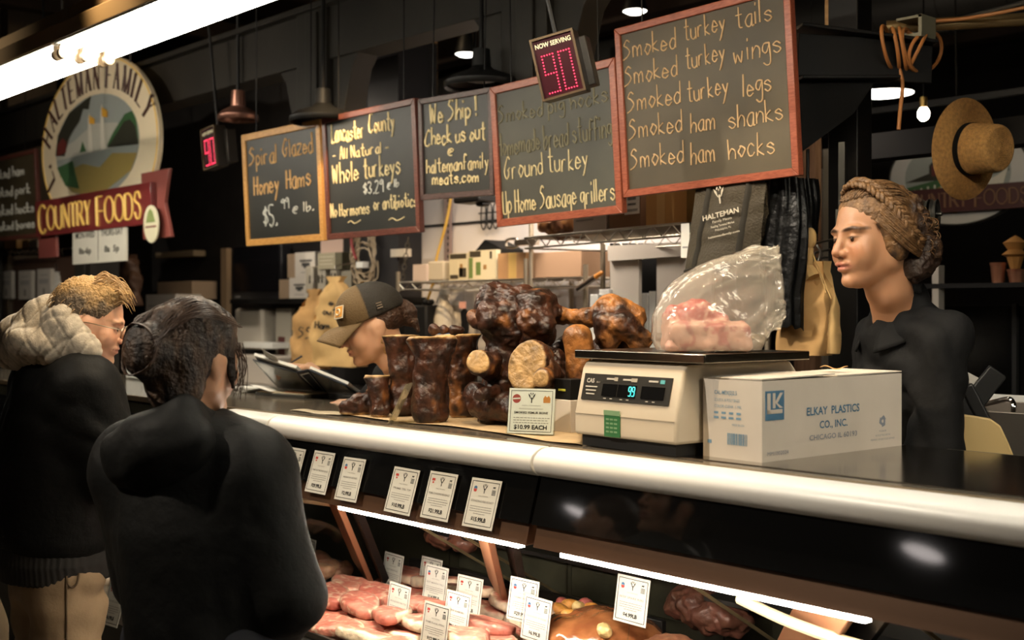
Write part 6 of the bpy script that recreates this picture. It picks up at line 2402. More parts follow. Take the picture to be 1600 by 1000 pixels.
# horizontal black beam behind the clerk and slim rails
a, b = onY(1338, 222, 4.3), onY(1700, 175, 4.3)
struct(MB().bar((a.x, 4.3, 2.165), (b.x + .8, 4.3, 2.165), .10, .105).build('beam_low', black, bevel=.003))
a = onY(1340, 40, 4.9)
struct(MB().bar((a.x - .6, 5.0, 2.78), (a.x + 3.0, 5.0, 2.78), .05, .05).bar((a.x - .6, 5.6, 2.55), (a.x + 3.0, 5.6, 2.55), .03, .03).build('beam_rail', black))
a = onY(1352, 10, 4.75)
m = MB()
m.tube(smooth_path([(a.x, 4.75, 3.4), (a.x, 4.75, 2.75), (a.x + .04, 4.75, 2.70), (a.x + .3, 4.75, 2.72), (a.x + 1.6, 4.75, 2.8)], 4), .008, 6)
struct(tag(m.build('trim_7', mat('thin_conduit', (.3, .28, .24), .4, .6)), 'thin conduit along the dark ceiling', 'conduit'))
a, b = onY(1298, -10, 3.75), onY(1299, 52, 3.75)
o = struct(MB().bar((a.x, 3.75, 4.2), (b.x, 3.75, 2.42), .035, .03).build('trim_8', tanw))
# narrow uprights past the board; pale colour stands in for far aisle window light
o = tag(MB().box((0, 0, 1.05), (.045, .03, 2.1)).build('pale_upright', mat('pale_upright', (.55, .50, .45), .6)), 'pale upright strip seen right of the largest chalkboard', 'upright')
p = onY(1279, 240, 5.4)
o.location = (p.x, 5.4, .15)
o = tag(MB().box((0, 0, 1.1), (.12, .05, 2.2)).build('brown_upright', wood('old_brown_post', (.10, .05, .025), (.20, .11, .06), 6, .6, (8, 8, 1))), 'worn brown wooden upright right of the largest chalkboard', 'upright')
p = onY(1262, 220, 5.0)
o.location = (p.x, 5.0, .15)
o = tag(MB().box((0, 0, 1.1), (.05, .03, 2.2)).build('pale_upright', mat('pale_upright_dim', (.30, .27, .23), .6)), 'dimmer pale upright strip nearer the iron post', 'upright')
p = onY(1295, 240, 5.4)
o.location = (p.x, 5.4, .15)

# straw hat on the beam
c = atd(1513, 233, 4.15)
axz = (RR * .54 - VV * .84 - UP * .08).normalized()
M = frame(c, axz.cross(Vector((0, 0, 1))), axz.cross(axz.cross(Vector((0, 0, 1)))))
# local z must be the crown axis
zx = axz
xx = Vector((0, 0, 1)).cross(zx).normalized()
yy = zx.cross(xx)
M = Matrix.Identity(4)
for i in range(3):
    M[i][0], M[i][1], M[i][2], M[i][3] = xx[i], yy[i], zx[i], c[i]
straw = mat('straw', (.50, .27, .085), .55, bump=.8, bscale=260, var=.25, vscale=90)
t = thing('straw_hat', 'straw boater hat with a thin black band, hanging at the right', 'hat', M=M)
prof = []
for k in range(58):
    r = .174 - .086 * k / 57
    prof.append((r, .0016 * math.sin(k * 2.09) + .012 * ((r - .088) / .086) ** 2 * -1))
for k in range(46):
    prof.append((.088 - .010 * (k / 45), .004 + .112 * k / 45 + 0 * k))
    prof[-1] = (prof[-1][0] + .0013 * math.sin(k * 2.09), prof[-1][1])
for k in range(10):
    a = k / 9 * math.pi / 2
    prof.append((.078 - .012 + .012 * math.cos(a), .116 + .012 * math.sin(a)))
for k in range(34):
    prof.append((max(.0006, .066 * (1 - k / 33)), .128 + .0012 * math.sin(k * 2.09) + .004 * (k / 33)))
MB().lathe(prof, 56).build('straw_body', straw, t, smooth=60, solid=.003)
MB().lathe([(.0895, .003), (.0893, .022), (.088, .023)], 48).build('hat_band', cloth_b, t, solid=.001)
MB().tube([Vector((0, 0, .01)), Vector((0, .0, -.03)), M.inverted() @ (c + Vector((.02, .10, .02)))], .004, 6).build('peg', steel, t)

# pulley wheels behind the clerk's head
c = atd(1448, 335, 3.75)
ax = (RR * .86 - VV * .5).normalized()
xx = Vector((0, 0, 1)).cross(ax).normalized()
yy = ax.cross(xx)
M = Matrix.Identity(4)
for i in range(3):
    M[i][0], M[i][1], M[i][2], M[i][3] = xx[i], yy[i], ax[i], c[i]
t = thing('pulley_block', 'black grooved pulley wheels behind the head of the clerk in black', 'pulley', M=M)
iron = mat('oiled_iron', (.06, .058, .05), .35, .7)
for k in range(3):
    r = .046
    MB().lathe([(.001, -.004), (r * .3, -.004), (r * .8, -.002), (r, -.009), (r * 1.02, -.009), (r * .88, 0), (r * 1.02, .009), (r, .009), (r * .8, .002), (r * .3, .004), (.001, .004)], 30,
               Matrix.Translation((0, 0, -.028 + .026 * k))).build('wheel', iron, t)
MB().cyl((0, 0, -.25), (0, 0, .045), .007, n=10).build('axle', iron, t)
MB().box((0, 0, -.26), (.05, .05, .03)).box((0, .04, -.26), (.02, .4, .02)).build('bearing', iron, t)

# ---------------------------------------------------------------- right end behind the counter
wall_r = mat('black_fridge_front', (.004, .004, .004), .15, spec=.3)
t = thing('back_fridge', 'dark glossy fridge front behind the clerk, at the right', 'fridge', (-1.6, 5.2, 0))
MB().box((.35, .3, .78), (3.6, .5, 1.52)).build('cabinet', wall_r, t, bevel=.004)
MB().box((-.9, .04, .8), (.02, .03, 1.5)).box((.25, .04, .8), (.015, .03, 1.5)).build('door_seam', mat('seam_grey', (.03, .03, .03), .3), t)
p = onY(1466, 470, 4.9)
o = tag(MB().box((0, 0, 1.0), (.03, .05, 1.33)).build('white_edge_strip', mat('white_edge', (.5, .46, .40), .5)), 'thin white upright edge right of the black collar of the clerk', 'strip')
o.location = (p.x, 4.9, .05)
# copper cups and shelf
p = onY(1560, 442, 5.0)
struct(tag(MB().box((0, 0, 0), (1.6, .3, .02)).build('wall_shelf_right', black), 'black shelf on the right with copper cups', 'shelf'))
sh = bpy.data.objects['wall_shelf_right']
sh.location = (p.x + .3, 5.02, p.z - .012)
for i, (px, h_, r) in enumerate(((1560, .085, .032), (1590, .055, .04))):
    q = onY(px, 442, 4.98)
    t = thing('copper_cup', ('taller', 'lower wider')[i] + ' copper cup on the dark shelf at the right edge', 'cup', (q.x, 4.98, p.z), 'copper cups at the right edge')
    MB().lathe([(.001, 0), (r * .8, 0), (r, h_ * .8), (r * 1.1, h_), (r * .98, h_), (r * .9, h_ * .8), (r * .7, .01), (.001, .01)], 22).build('cup_body', mat('copper', (.60, .28, .17), .3, .8), t)
    MB().lathe([(r * 1.04, h_ * .86), (r * 1.10, h_ * .9), (r * 1.04, h_ * .94)], 22).build('rim_band', mat('copper', (.60, .28, .17), .3, .8), t)
q = onY(1590, 400, 5.0)
t = tag(MB().lathe([(.001, 0), (.02, 0), (.035, .05), (.055, .06), (.03, .08), (.05, .11), (.02, .13), (.001, .14)], 9).build('dried_flower', mat('dried_orange', (.42, .20, .05), .8)), 'orange brown dried flower standing in the wide copper cup', 'flower')
t.location = (q.x, 4.98, p.z + .057)

# sink, faucet, cutting board and gear
p = onY(1568, 668, 3.55)
t = thing('steel_sink', 'steel sink with a pale backsplash at the right edge', 'sink', (p.x + .10, 3.60, 0))
zsk = onY(1560, 640, 3.55).z
MB().box((.05, .10, zsk / 2 - .13), (.80, .42, zsk - .26)).box((.05, -.11, zsk - .15), (.80, .012, .30)).box((.05, .30, zsk - .15), (.80, .012, .30)).box((-.345, .1, zsk - .15), (.012, .42, .30)).build('basin', mat('sink_steel', (.24, .21, .18), .35, .8), t, bevel=.003)
MB().box((.05, .33, zsk - .012), (.86, .03, .062)).build('backsplash', mat('backsplash_white', (.50, .50, .48), .4), t, bevel=.003)
fpts = [Vector((px_, y_, z_)) for px_, y_, z_ in ()]
f0 = onY(1522, 636, 3.82) - Vector((p.x + .10, 3.60, 0))
f1 = onY(1562, 626, 3.74) - Vector((p.x + .10, 3.60, 0))
f2 = onY(1578, 624, 3.70) - Vector((p.x + .10, 3.60, 0))
f3 = onY(1584, 634, 3.68) - Vector((p.x + .10, 3.60, 0))
f4 = onY(1583, 648, 3.68) - Vector((p.x + .10, 3.60, 0))
t2 = thing('faucet', 'chrome gooseneck faucet over the steel sink', 'faucet', (p.x + .10, 3.60, 0))
MB().tube(smooth_path([f0, f1, f2, f3, f4], 5), .0085, 10).build('spout', mat('polished_chrome', (.7, .68, .64), .1, 1), t2)
MB().cyl(f4 - Vector((0, 0, .018)), f4 + Vector((0, 0, .004)), .014, n=12).build('aerator', mat('polished_chrome', (.7, .68, .64), .1, 1), t2)
MB().cyl(f0 - Vector((0, 0, .07)), f0 + Vector((0, 0, .012)), .016, n=12).build('valve', mat('polished_chrome', (.7, .68, .64), .1, 1), t2)
o = tag(MB().box((0, 0, 0), (.22, .004, .028)).build('hazard_strip', [mat('hazard_white', (.45, .45, .42), .5)]), 'black and white striped strip on the sink backsplash', 'strip')
m = MB()
m.box((0, 0, 0), (.22, .004, .03))
m.use(1)
for k in range(7):
    m.prism([(-.10 + .03 * k, -.015), (-.088 + .03 * k, -.015), (-.078 + .03 * k, .015), (-.09 + .03 * k, .015)], .001, Matrix.Translation((0, -.0028, 0)))
bpy.data.objects.remove(o)
o = tag(m.build('hazard_strip', [mat('hazard_white', (.45, .45, .42), .5), ink]), 'black and white striped strip on the sink backsplash', 'strip')
q = onY(1600, 637, 3.90)
o.location = (q.x, 3.905, q.z)
# cutting board: rounded slab standing in a rack
o0 = onY(1528, 712, 3.02)
rw = .125
P = []
zt_ = onY(1520, 646, 3.02).z - o0.z
for cx, cz, a0 in ((-.07, zt_ - .02, 180), (.085, zt_ - .07, 90), (.085, -.10, 0), (-.07, -.10, 270)):
    pass
pl = [(-.075, -.16), (-.075, .04), (-.068, zt_ - .012), (-.055, zt_), (.03, zt_ - .012), (.055, zt_ - .03), (.075, zt_ - .075), (.088, .0), (.088, -.16)]
o = tag(MB().prism(pl, .022).build('cutting_board', mat('yellow_cutting_board', (.62, .45, .20), .5), bevel=.004), 'yellow cutting board standing upright behind the worktop, at the right', 'cutting board')
o.matrix_world = rotz(o0, 32)
t = thing('board_rack', 'black rack behind the worktop holding the cutting board and black blades', 'rack', (o0.x, 3.1, .15))
MB().box((.02, 0, .46), (.42, .30, .93)).build('rack_body', black, t, bevel=.006)
zr = .99
# dark boards leaning, louvered white piece
o = tag(MB().prism([(-.032, -.2), (.032, -.2), (.028, .165), (.024, .172), (-.028, .172)], .03).build('black_board', mat('black_board', (.015, .015, .015), .4), bevel=.004), 'black board leaning to the right behind the cutting board', 'board')
q = onY(1502, 655, 3.3)
o.matrix_world = Matrix.Translation(q) @ Matrix.Rotation(R_(35), 4, 'Z') @ Matrix.Rotation(R_(36), 4, 'Y')
o = tag(MB().prism([(-.018, -.16), (.018, -.16), (.018, .10), (-.018, .10)], .02).build('kitchen_knife', mat('black_board', (.015, .015, .015), .4), bevel=.006), 'black knife handle sticking up beside the cutting board', 'knife')
q = onY(1537, 655, 3.12)
o.matrix_world = Matrix.Translation(q) @ Matrix.Rotation(R_(35), 4, 'Z') @ Matrix.Rotation(R_(-26), 4, 'Y')
m = MB()
for k in range(6):
    m.box((0, 0, -.06 + .022 * k), (.09, .02, .012))
m.box((0, .014, 0), (.09, .01, .14))
o = tag(m.build('ribbed_tray', mat('ribbed_white', (.42, .40, .36), .5)), 'white ribbed tray wedged behind the black board', 'tray')
q = onY(1503, 618, 3.45)
o.matrix_world = Matrix.Translation(q) @ Matrix.Rotation(R_(35), 4, 'Z') @ Matrix.Rotation(R_(28), 4, 'Y')

# ---------------------------------------------------------------- far left of the stall
g = 'white hanging packs at the far left'
p = onY(40, 440, 3.55)
brp = mat('brown_pegboard', (.085, .045, .03), .7)
struct(tag(MB().box((p.x + .1, 3.62, 1.62), (2.2, .03, .62)).build('trim_9', brp), 'brown pegboard at the far left', 'pegboard'))
wp = mat('white_pack_card', (.60, .56, .50), .6)
for i, (x0, x1, y0, y1) in enumerate(((1, 18, 424, 467), (29, 49, 423, 468), (58, 79, 420, 467))):
    o = carton('hanging_pack', ('left', 'middle', 'right')[i] + ' white card pack hanging on the brown pegboard', 'pack', x0, x1, y0, y1, 3.56, .03, wp, g,
               extra=[(greyink, (.2, .8, .78, .80)), (mat('pack_print', (.25, .22, .2), .7), (.44, .58, .12, .35)), (mat('pack_print2', (.42, .40, .38), .7), (.15, .85, .5, .66))])
    MB().cyl((0, .02, 0), (0, .02, .03), .003, n=5).build('tab', steel, o)
t = wire_shelf('black wire shelf edge under the menu board at the far left', onY(-60, 392, 3.45), onY(62, 388, 3.45) * 1.0, .16)
for o in t.children:
    o.data.materials[0] = black
zz = onY(30, 378, 3.5).z
for i, (x0, x1, c_) in enumerate(((6, 26, (.60, .40, .20)), (34, 44, (.55, .36, .2)), (45, 58, (.62, .57, .5)))):
    carton('shelf_pack', ('orange kraft', 'tan', 'white')[i] + ' pack on the black wire shelf below the menu board', 'pack', x0, x1, 375, 391, 3.5, .08, mat('shelf_pack_%d' % i, c_, .7), 'packs on the black wire shelf')
paper_bag('kraft and white paper bag left of the opening hours plate', 97, 402, 470, 3.7, 34, kraft_l, 41, wtop=.5, group='paper bags at the far left')
paper_bag('white paper sleeve hanging right beside the white packs', 88, 425, 472, 3.6, 14, paper, 45, wtop=.6, thick=.04, group='paper bags at the far left')
paper_bag('tan paper bag behind the hair of the man in glasses', 122, 405, 470, 3.66, 26, kraft, 43, wtop=.6, group='paper bags at the far left')
bb = mat('dark_brown_leather', (.07, .035, .02), .5, bump=.3, bscale=15)
paper_bag('dark brown bag with white straps behind the hair of the man in glasses', 178, 400, 478, 3.62, 70, bb, 47, wtop=.8, thick=.14, name='shoulder_bag', group=None, hook=False)
sb = [o for o in bpy.data.objects if o.name.startswith('shoulder_bag')][0]
sb['category'] = 'bag'
m = MB()
for x0, x1 in ((-.12, -.14), (.05, -.04)):
    m.tube([(x0 + .05, -.10, .36), (x1 + .05, -.105, .05)], .018, 6, flat=.3)
m.build('strap', mat('strap_white', (.55, .50, .44), .6), sb)
MB().tube([(-.1, -.02, .3), (-.09, 0, .62), (.1, 0, .62), (.1, -.02, .3)], .012, 6).build('handle', bb, sb)
carton('far_white_carton', 'white carton behind the head of the woman in black', 'carton', 228, 274, 460, 510, 4.0, .2, wc, extra=[(greyink, (.1, .6, .62, .66)), (mat('carton_red', (.4, .1, .08), .7), (.5, .7, .2, .3))])
carton('far_tan_carton', 'tan carton behind and above the white carton at the far left', 'carton', 246, 300, 440, 468, 4.2, .2, mat('tan_carton', (.33, .24, .16), .8))
carton('far_grey_box', 'long dim tan box on a dark shelf under the maroon banner', 'box', 243, 302, 393, 404, 4.3, .1, mat('dim_tan', (.20, .15, .09), .8))

# ================================================================ people
skin_f = mat('skin_fair', rough=.45, vcol=True, sss=.12, bump=.06, bscale=220)
skin_b = mat('skin_brown', rough=.42, vcol=True, sss=.12, bump=.06, bscale=220)


def headframe(c, F, pitch=0, roll=0):
    """local x = person's right, y = forward, z = up; pitch > 0 looks down"""
    F = Vector(F)
    F.z = 0
    F.normalize()
    Rr = F.cross(UP)
    M = Matrix.Identity(4)
    for i in range(3):
        M[i][0], M[i][1], M[i][2], M[i][3] = Rr[i], F[i], UP[i], 0
    return Matrix.Translation(c) @ M @ Matrix.Rotation(R_(-pitch), 4, 'X') @ Matrix.Rotation(R_(roll), 4, 'Y')


def head_sd(x, y, z, P):
    """head in its own frame (metres)"""
    ax = np.abs(x)
    d = elld(x, y, z, (0, -.014, .045), (.074, .096, .086))
    d = smin(d, elld(x, y, z, (0, .030, -.020), (.060, .062, .088)), .03)
    fm = P.get('fem', 0)
    d = smin(d, rcone(ax, y, z, (0, .060, -.090 + .004 * fm), (.045 - .006 * fm, -.002, -.058 + .006 * fm), .022, .022), .025)       # jaw
    d = smin(d, rcone(ax, y, z, (.047, .0, -.055), (.058, -.005, .0), .022, .026), .02)
    d = smin(d, elld(ax, y, z, (.036, .060 + .004 * fm, -.026 - .004 * fm), (.026, .022, .024 + .006 * fm)), .02)
    d = smin(d, elld(ax, y, z, (.026, .082 - .005 * P.get('fem', 0), .024), (.026, .013, .009)), .014)                    # brow
    e = np.sqrt((ax - .032) ** 2 + (y - .104) ** 2 + (z - .006) ** 2) - .0195
    d = smax(d, -e, .012)                                                                        # socket
    lid = np.sqrt((ax - .031) ** 2 + (y - .0735) ** 2 + (z - .005) ** 2) - .0140
    d = smin(d, lid, .004)
    no = rcone(x, y, z, (0, .088, .014), (0, .110 + P.get('nose', 0), -.026), .0072, .0105)
    no = smin(no, np.sqrt((ax - .0115) ** 2 + (y - .098) ** 2 + (z + .030) ** 2) - .0085, .006)
    d = smin(d, no, .009)
    d = smax(d, -(np.sqrt((ax - .0065) ** 2 + (y - .108) ** 2 + (z + .0385) ** 2) - .0036), .003)
    d = smin(d, elld(x, y, z, (0, .083, -.056), (.026, .014, .018)), .012)                       # muzzle
    d = smin(d, elld(ax, y, z, (.007, .0945 + .002 * fm, -.0525), (.015, .0065 + .001 * fm, .0050 + .0012 * fm)), .004)               # upper lip
    d = smin(d, elld(x, y, z, (0, .0925 + .002 * fm, -.0640 - .001 * fm), (.0165, .0070 + .001 * fm, .0058 + .0016 * fm)), .004)                  # lower lip
    d = smax(d, -(rcone(ax, y, z, (0, .1015, -.0582), (.024, .084, -.0578), .0022, .0016)), .003)
    d = smin(d, elld(x, y, z, (0, .080, -.094), (.018, .015, .014)), .014)                       # chin
    # ear
    er = elld(ax, y * .97 + z * .2, z - y * .2, (.074, -.010, -.004), (.009, .020, .031))
    er = smax(er, -elld(ax, y * .97 + z * .2, z - y * .2, (.084, -.006, .0), (.007, .011, .019)), .004)
    d = smin(d, er, .006)
    d = smin(d, rcone(x, y, z, (0, -.022, -.02), (0, -.030, -.12), .056, .052), .02)
    # lid slit
    sl = rcone(ax, y, z, (.0215, .0885, .0030), (.0400, .0850, .0030), P.get('slit', .0022), P.get('slit', .0022))
    d = smax(d, -sl, .0015)
    return d


def head_col(V, hM, s, base, lip, P):
    x, y, z = [q / s for q in loc(hM, V[:, 0], V[:, 1], V[:, 2])]
    ax = np.abs(x)
    c = np.tile(np.array(base), (len(V), 1))
    inh = (z > -.13) & (y > .03)

    def mixin(mask, colr):
        nonlocal c
        m_ = np.clip(mask, 0, 1)[:, None]
        c = c + (np.array(colr) - c) * m_
    red = np.array(base) * np.array((1.02, .78, .72))
    mixin(inh * np.clip(1.2 - np.sqrt((ax - .038) ** 2 + (z + .025) ** 2) / .022, 0, 1) * .6, red)
    mixin(inh * np.clip(1.2 - np.sqrt(x ** 2 + (y - .11) ** 2 + (z + .028) ** 2) / .014, 0, 1) * .6, red)
    lipm = (y > .082) * np.clip(1.6 - np.sqrt((x / .023) ** 2 + ((z + .0585) / .0095) ** 2) * 1.1, 0, 1)
    mixin(lipm, lip)
    br = (y > .05) * np.clip(2.0 - np.sqrt(((ax - .033) / .022) ** 2 + ((z - .0275 + .16 * np.abs(ax - .036)) / .0040) ** 2) * 1.25, 0, 1)
    mixin(br * P.get('brow', .8), P.get('browc', (.05, .025, .012)))
    ls = (y > .07) * np.clip(1.6 - np.sqrt(((ax - .031) / .0125) ** 2 + ((z - .0060) / .0028) ** 2), 0, 1)
    mixin(ls * .9, (.02, .012, .008))
    mixin((y > .095) * np.clip(1.5 - np.sqrt((ax - .0065) ** 2 + (z + .0385) ** 2) / .0036, 0, 1) * .8, np.array(base) * .25)
    return c


def torso_sd(X, Y, Z, p0, p1, Rd, prof, k=.05):
    """prof: (t, half width, half depth) along p0->p1"""
    p0, p1 = np.asarray(p0, float), np.asarray(p1, float)
    ax = p1 - p0
    L = np.linalg.norm(ax)
    ax = ax / L
    Rd = np.asarray(Rd, float)
    Rd = Rd - ax * (Rd @ ax)
    Rd /= np.linalg.norm(Rd)
    Fd = np.cross(ax, Rd)
    a = (X - p0[0]) * ax[0] + (Y - p0[1]) * ax[1] + (Z - p0[2]) * ax[2]
    r = (X - p0[0]) * Rd[0] + (Y - p0[1]) * Rd[1] + (Z - p0[2]) * Rd[2]
    f = (X - p0[0]) * Fd[0] + (Y - p0[1]) * Fd[1] + (Z - p0[2]) * Fd[2]
    t = np.clip(a / L, prof[0][0], prof[-1][0])
    ts = [q[0] for q in prof]
    w_ = np.interp(t, ts, [q[1] for q in prof])
    dp = np.interp(t, ts, [q[2] for q in prof])
    d = (np.sqrt((r / w_) ** 2 + (f / dp) ** 2) - 1) * np.minimum(w_, dp)
    end = np.maximum(prof[0][0] * L - a, a - prof[-1][0] * L)
    return smax(d, end, k)


def hand_segs(wr, dirn, nrm, thumb, curl=.5, size=1.0):
    """rounded cones of a hand: palm, four unequal fingers, side thumb. nrm = back of the hand."""
    w_ = np.asarray(wr, float)
    d = np.asarray(dirn, float)
    d = d / np.linalg.norm(d)
    n = np.asarray(nrm, float)
    n = n - d * (n @ d)
    n /= np.linalg.norm(n)
    th = np.asarray(thumb, float)
    sd = np.cross(d, n)
    if sd @ th < 0:
        sd = -sd
    S_ = []
    for i, (off, ln) in enumerate(((.027, .072), (.010, .080), (-.008, .075), (-.025, .060))):
        k0 = w_ + d * (.085 - .006 * abs(i - 1)) * size + sd * off * size
        S_.append((w_ + d * .012 + sd * off * .6 * size, k0, .013 * size, .0105 * size))
        p, a = k0, curl * .5 + .08 * i
        for f_, rr in ((.45, .0088), (.32, .0080), (.23, .0070)):
            q = p + (d * math.cos(a) - n * math.sin(a)) * ln * f_ * size
            S_.append((p, q, rr * size, rr * .92 * size))
            p = q
            a += curl * .8
    t0 = w_ + d * .025 * size + sd * .024 * size
    t1 = t0 + (d * .55 + sd * .75 - n * .3) * .042 * size
    t2 = t1 + (d * .9 + sd * .25 - n * .4) * .030 * size
    t3 = t2 + (d * .95 - n * .4) * .024 * size
    S_ += [(t0, t1, .0125 * size, .0100 * size), (t1, t2, .0098 * size, .0090 * size), (t2, t3, .0088 * size, .0075 * size)]
    return S_


def union(X, Y, Z, segs, k):
    d = None
    for p, q, a, b in segs:
        e = rcone(X, Y, Z, p, q, a, b)
        d = e if d is None else smin(d, e, k)
    return d


def figure(label, hM, s, neck, pelvis, Rd, arms, legs, base, lip, skin, P, step=.0028, floor=0.0, sh=.17, hands=True):
    """One continuous skinned body. arms: [(shoulder, elbow, wrist, (dir, back normal, thumb side, curl))], legs: [(hip, knee, ankle, toe)]"""
    neck, pelvis = np.asarray(neck, float), np.asarray(pelvis, float)
    hc = np.array(hM.translation)
    up_ax = (neck - pelvis) / np.linalg.norm(neck - pelvis)
    hb = np.array(hM @ Vector((0, -.028 * s, -.10 * s)))

    def body(X, Y, Z):
        d = torso_sd(X, Y, Z, pelvis - up_ax * .06, neck, Rd, [(0, .13, .095), (.3, .115, .085), (.62, .135, .095), (.86, .14, .085), (1.0, .07, .06)], .05)
        d = smin(d, rcone(X, Y, Z, neck - up_ax * .03, hb, .058 * s, .050 * s), .03)
        for sh_, el, wr, hd in arms:
            d = smin(d, rcone(X, Y, Z, neck - up_ax * .03, sh_, .05, .052), .04)
            d = smin(d, rcone(X, Y, Z, sh_, el, .050, .040), .02)
            d = smin(d, rcone(X, Y, Z, el, wr, .040, .026), .015)
        for hip, kn, an, toe in legs:
            d = smin(d, rcone(X, Y, Z, hip, kn, .082, .055), .04)
            d = smin(d, rcone(X, Y, Z, kn, an, .054, .036), .02)
            d = smin(d, rcone(X, Y, Z, np.asarray(an) - (0, 0, .03), toe, .036, .028), .02)
        return d
    lo, hi = hc - .175 * s, hc + .175 * s

    def fn(X, Y, Z):
        d = body(X, Y, Z)
        if np.ndim(X) == 3 and X.shape[0] > 1 and X.size < 5000:
            d = np.array(np.broadcast_to(d, (X.shape[0], Y.shape[1], Z.shape[2])))
            sl = []
            for A, i in ((X.ravel(), 0), (Y.ravel(), 1), (Z.ravel(), 2)):
                w_ = np.nonzero((A > lo[i]) & (A < hi[i]))[0]
                sl.append(slice(w_[0], w_[-1] + 1))
            xs, ys, zs = X[sl[0]], Y[:, sl[1]], Z[:, :, sl[2]]
            h = head_sd(*[q / s for q in loc(hM, xs, ys, zs)], P) * s
            d[sl[0], sl[1], sl[2]] = smin(d[sl[0], sl[1], sl[2]], h, .012)
            return d
        h = head_sd(*[q / s for q in loc(hM, X, Y, Z)], P) * s
        return smin(d, h, .012)
    pts = [neck, pelvis, hc] + [np.asarray(p) for a in arms for p in a[:3]] + [np.asarray(p) for l in legs for p in l]
    pts = np.array(pts, float)
    L0, H0 = pts.min(0) - .16, pts.max(0) + .16
    L0[2] = min(L0[2], floor - .02)
    ax = tuple(axis(L0[i], max(H0[i], hi[i]), .014, (lo[i], hi[i], step)) for i in range(3))
    V, Q = nets(fn, ax)
    C = head_col(V, hM, s, base, lip, P)
    mb = MB()
    o0 = np.array((pelvis[0], pelvis[1], floor))
    mb.v = (V - o0).tolist()
    mb.f = Q.tolist()
    mb.m = [0] * len(mb.f)
    if hands:
        for sh_, el, wr, hd in arms:
            if hd is None:
                continue
            S_ = hand_segs(wr, *hd)
            S_.append((np.asarray(el) * .25 + np.asarray(wr) * .75, wr, .029, .024))
            A = np.array([p for q in S_ for p in q[:2]])
            l2, h2 = A.min(0) - .03, A.max(0) + .03
            V2, Q2 = nets(lambda X, Y, Z: union(X, Y, Z, S_, .006), tuple(axis(l2[i], h2[i], .0034) for i in range(3)))
            n0 = len(mb.v)
            mb.v += (V2 - o0).tolist()
            mb.f += (Q2 + n0).tolist()
            mb.m += [0] * len(Q2)
            C = np.concatenate([C, np.tile(np.array(base), (len(V2), 1))])
    o = mb.build('person', skin, cols=C, smooth=180)
    W = Matrix.Translation(o0)
    o.matrix_world = W
    tag(o, label, 'person')
    # eyes
    for sx in (-1, 1):
        m = MB()
        m.ell((sx * .031 * s, .0735 * s, .005 * s), (.0131 * s,) * 3, n=18, m=12)
        m.use(1)
        gz = P.get('gaze', (0, -.35))
        m.ell((sx * .031 * s + gz[0] * .012, .0735 * s + .0104 * s, .005 * s + gz[1] * .005), (.0072 * s, .0032 * s, .0066 * s), n=14, m=8)
        m.build('eye', [mat('eye_white', (.62, .56, .50), .2), mat('eye_iris', (.03, .015, .008), .1)], o, M=W.inverted() @ hM)
    return o, W, fn, body


def cloth(name, parent, W, fn, lo, hi, m, step=.009, amp=.006, sc=9, seed=0, folds=None, col=None):
    def disp(V, N):
        d = vnoise(V * np.array((1, 1, .6)), sc, seed) * amp
        if folds:
            for dirn, fr, a, ph in folds:
                t_ = V @ np.asarray(dirn) * fr + vnoise(V, 5, seed + 3) * 2.0 + ph
                d += a * (np.abs(np.sin(t_)) ** 1.5 - .5) * np.clip(.6 + vnoise(V, 4, seed + 8), 0, 1)
        return d
    return organic(name, fn, tuple(axis(lo[i], hi[i], step) for i in range(3)), m, parent, disp=disp, world=W, col=col)


def strands(parent, W, hM, s, roots, m, r=.0016, name='hair_strands'):
    mb = MB()
    for P_, rr in roots:
        mb.tube([W.inverted() @ (hM @ (Vector(p) * s)) for p in smooth_path(P_, 4)], [rr * s * (1 - .6 * i / (4 * (len(P_) - 1))) for i in range(4 * (len(P_) - 1) + 1)], 5)
    return mb.build(name, m, parent, smooth=180)


Vn, Rn, Un = np.array(VV), np.array(RR), np.array((0, 0, 1.0))
black_jk = mat('black_jacket', (.0065, .0068, .0065), .65, bump=.3, bscale=30, spec=.18)
black_tee = mat('black_work_shirt', (.006, .006, .0062), .8, bump=.35, bscale=30, spec=.2)
trous_b = mat('black_trousers', (.012, .012, .013), .8)
shoe_b = mat('dark_shoe', (.02, .015, .012), .5)


def dress_legs(o, W, legs, pelvis, m, floor, r=(.105, .075, .062), folds=None, amp=.006, name='trousers', waist=.15, step=.010, Rd=(1, 0, 0)):
    segs = []
    for hip, kn, an, toe in legs:
        segs.append((hip, kn, r[0], r[1]))
        segs.append((kn, np.asarray(an) + (0, 0, .0), r[1], r[2]))
    pv = np.asarray(pelvis, float)

    def fn(X, Y, Z):
        d = union(X, Y, Z, segs, .02)
        d = smin(d, torso_sd(X, Y, Z, pv - (0, 0, .10), pv + (0, 0, .12), Rd, [(0, waist, waist * .74), (1, waist, waist * .72)], .03), .05)
        d = np.maximum(d, floor + .05 - Z)
        return d
    A = np.array([q for l in legs for q in l])
    lo = np.minimum(A.min(0), pv) - .2
    hi = np.maximum(A.max(0), pv) + .2
    lo[2] = floor
    t = cloth(name, o, W, fn, lo, hi, m, step, amp, 10, 5, folds)
    for hip, kn, an, toe in legs:
        an, toe = np.asarray(an, float), np.asarray(toe, float)
        S_ = [(an - (0, 0, .035), toe, .046, .038), (an - (0, 0, .03), an + (0, 0, .03), .048, .046)]
        f2 = lambda X, Y, Z: np.maximum(union(X, Y, Z, S_, .02), floor + .002 - Z)
        B = np.array([q for s_ in S_ for q in s_[:2]])
        organic('shoe', f2, tuple(axis(max(B.min(0)[i] - .07, floor - .02 if i == 2 else -99), B.max(0)[i] + .07, .009) for i in range(3)), shoe_b, o, world=W)
    return t


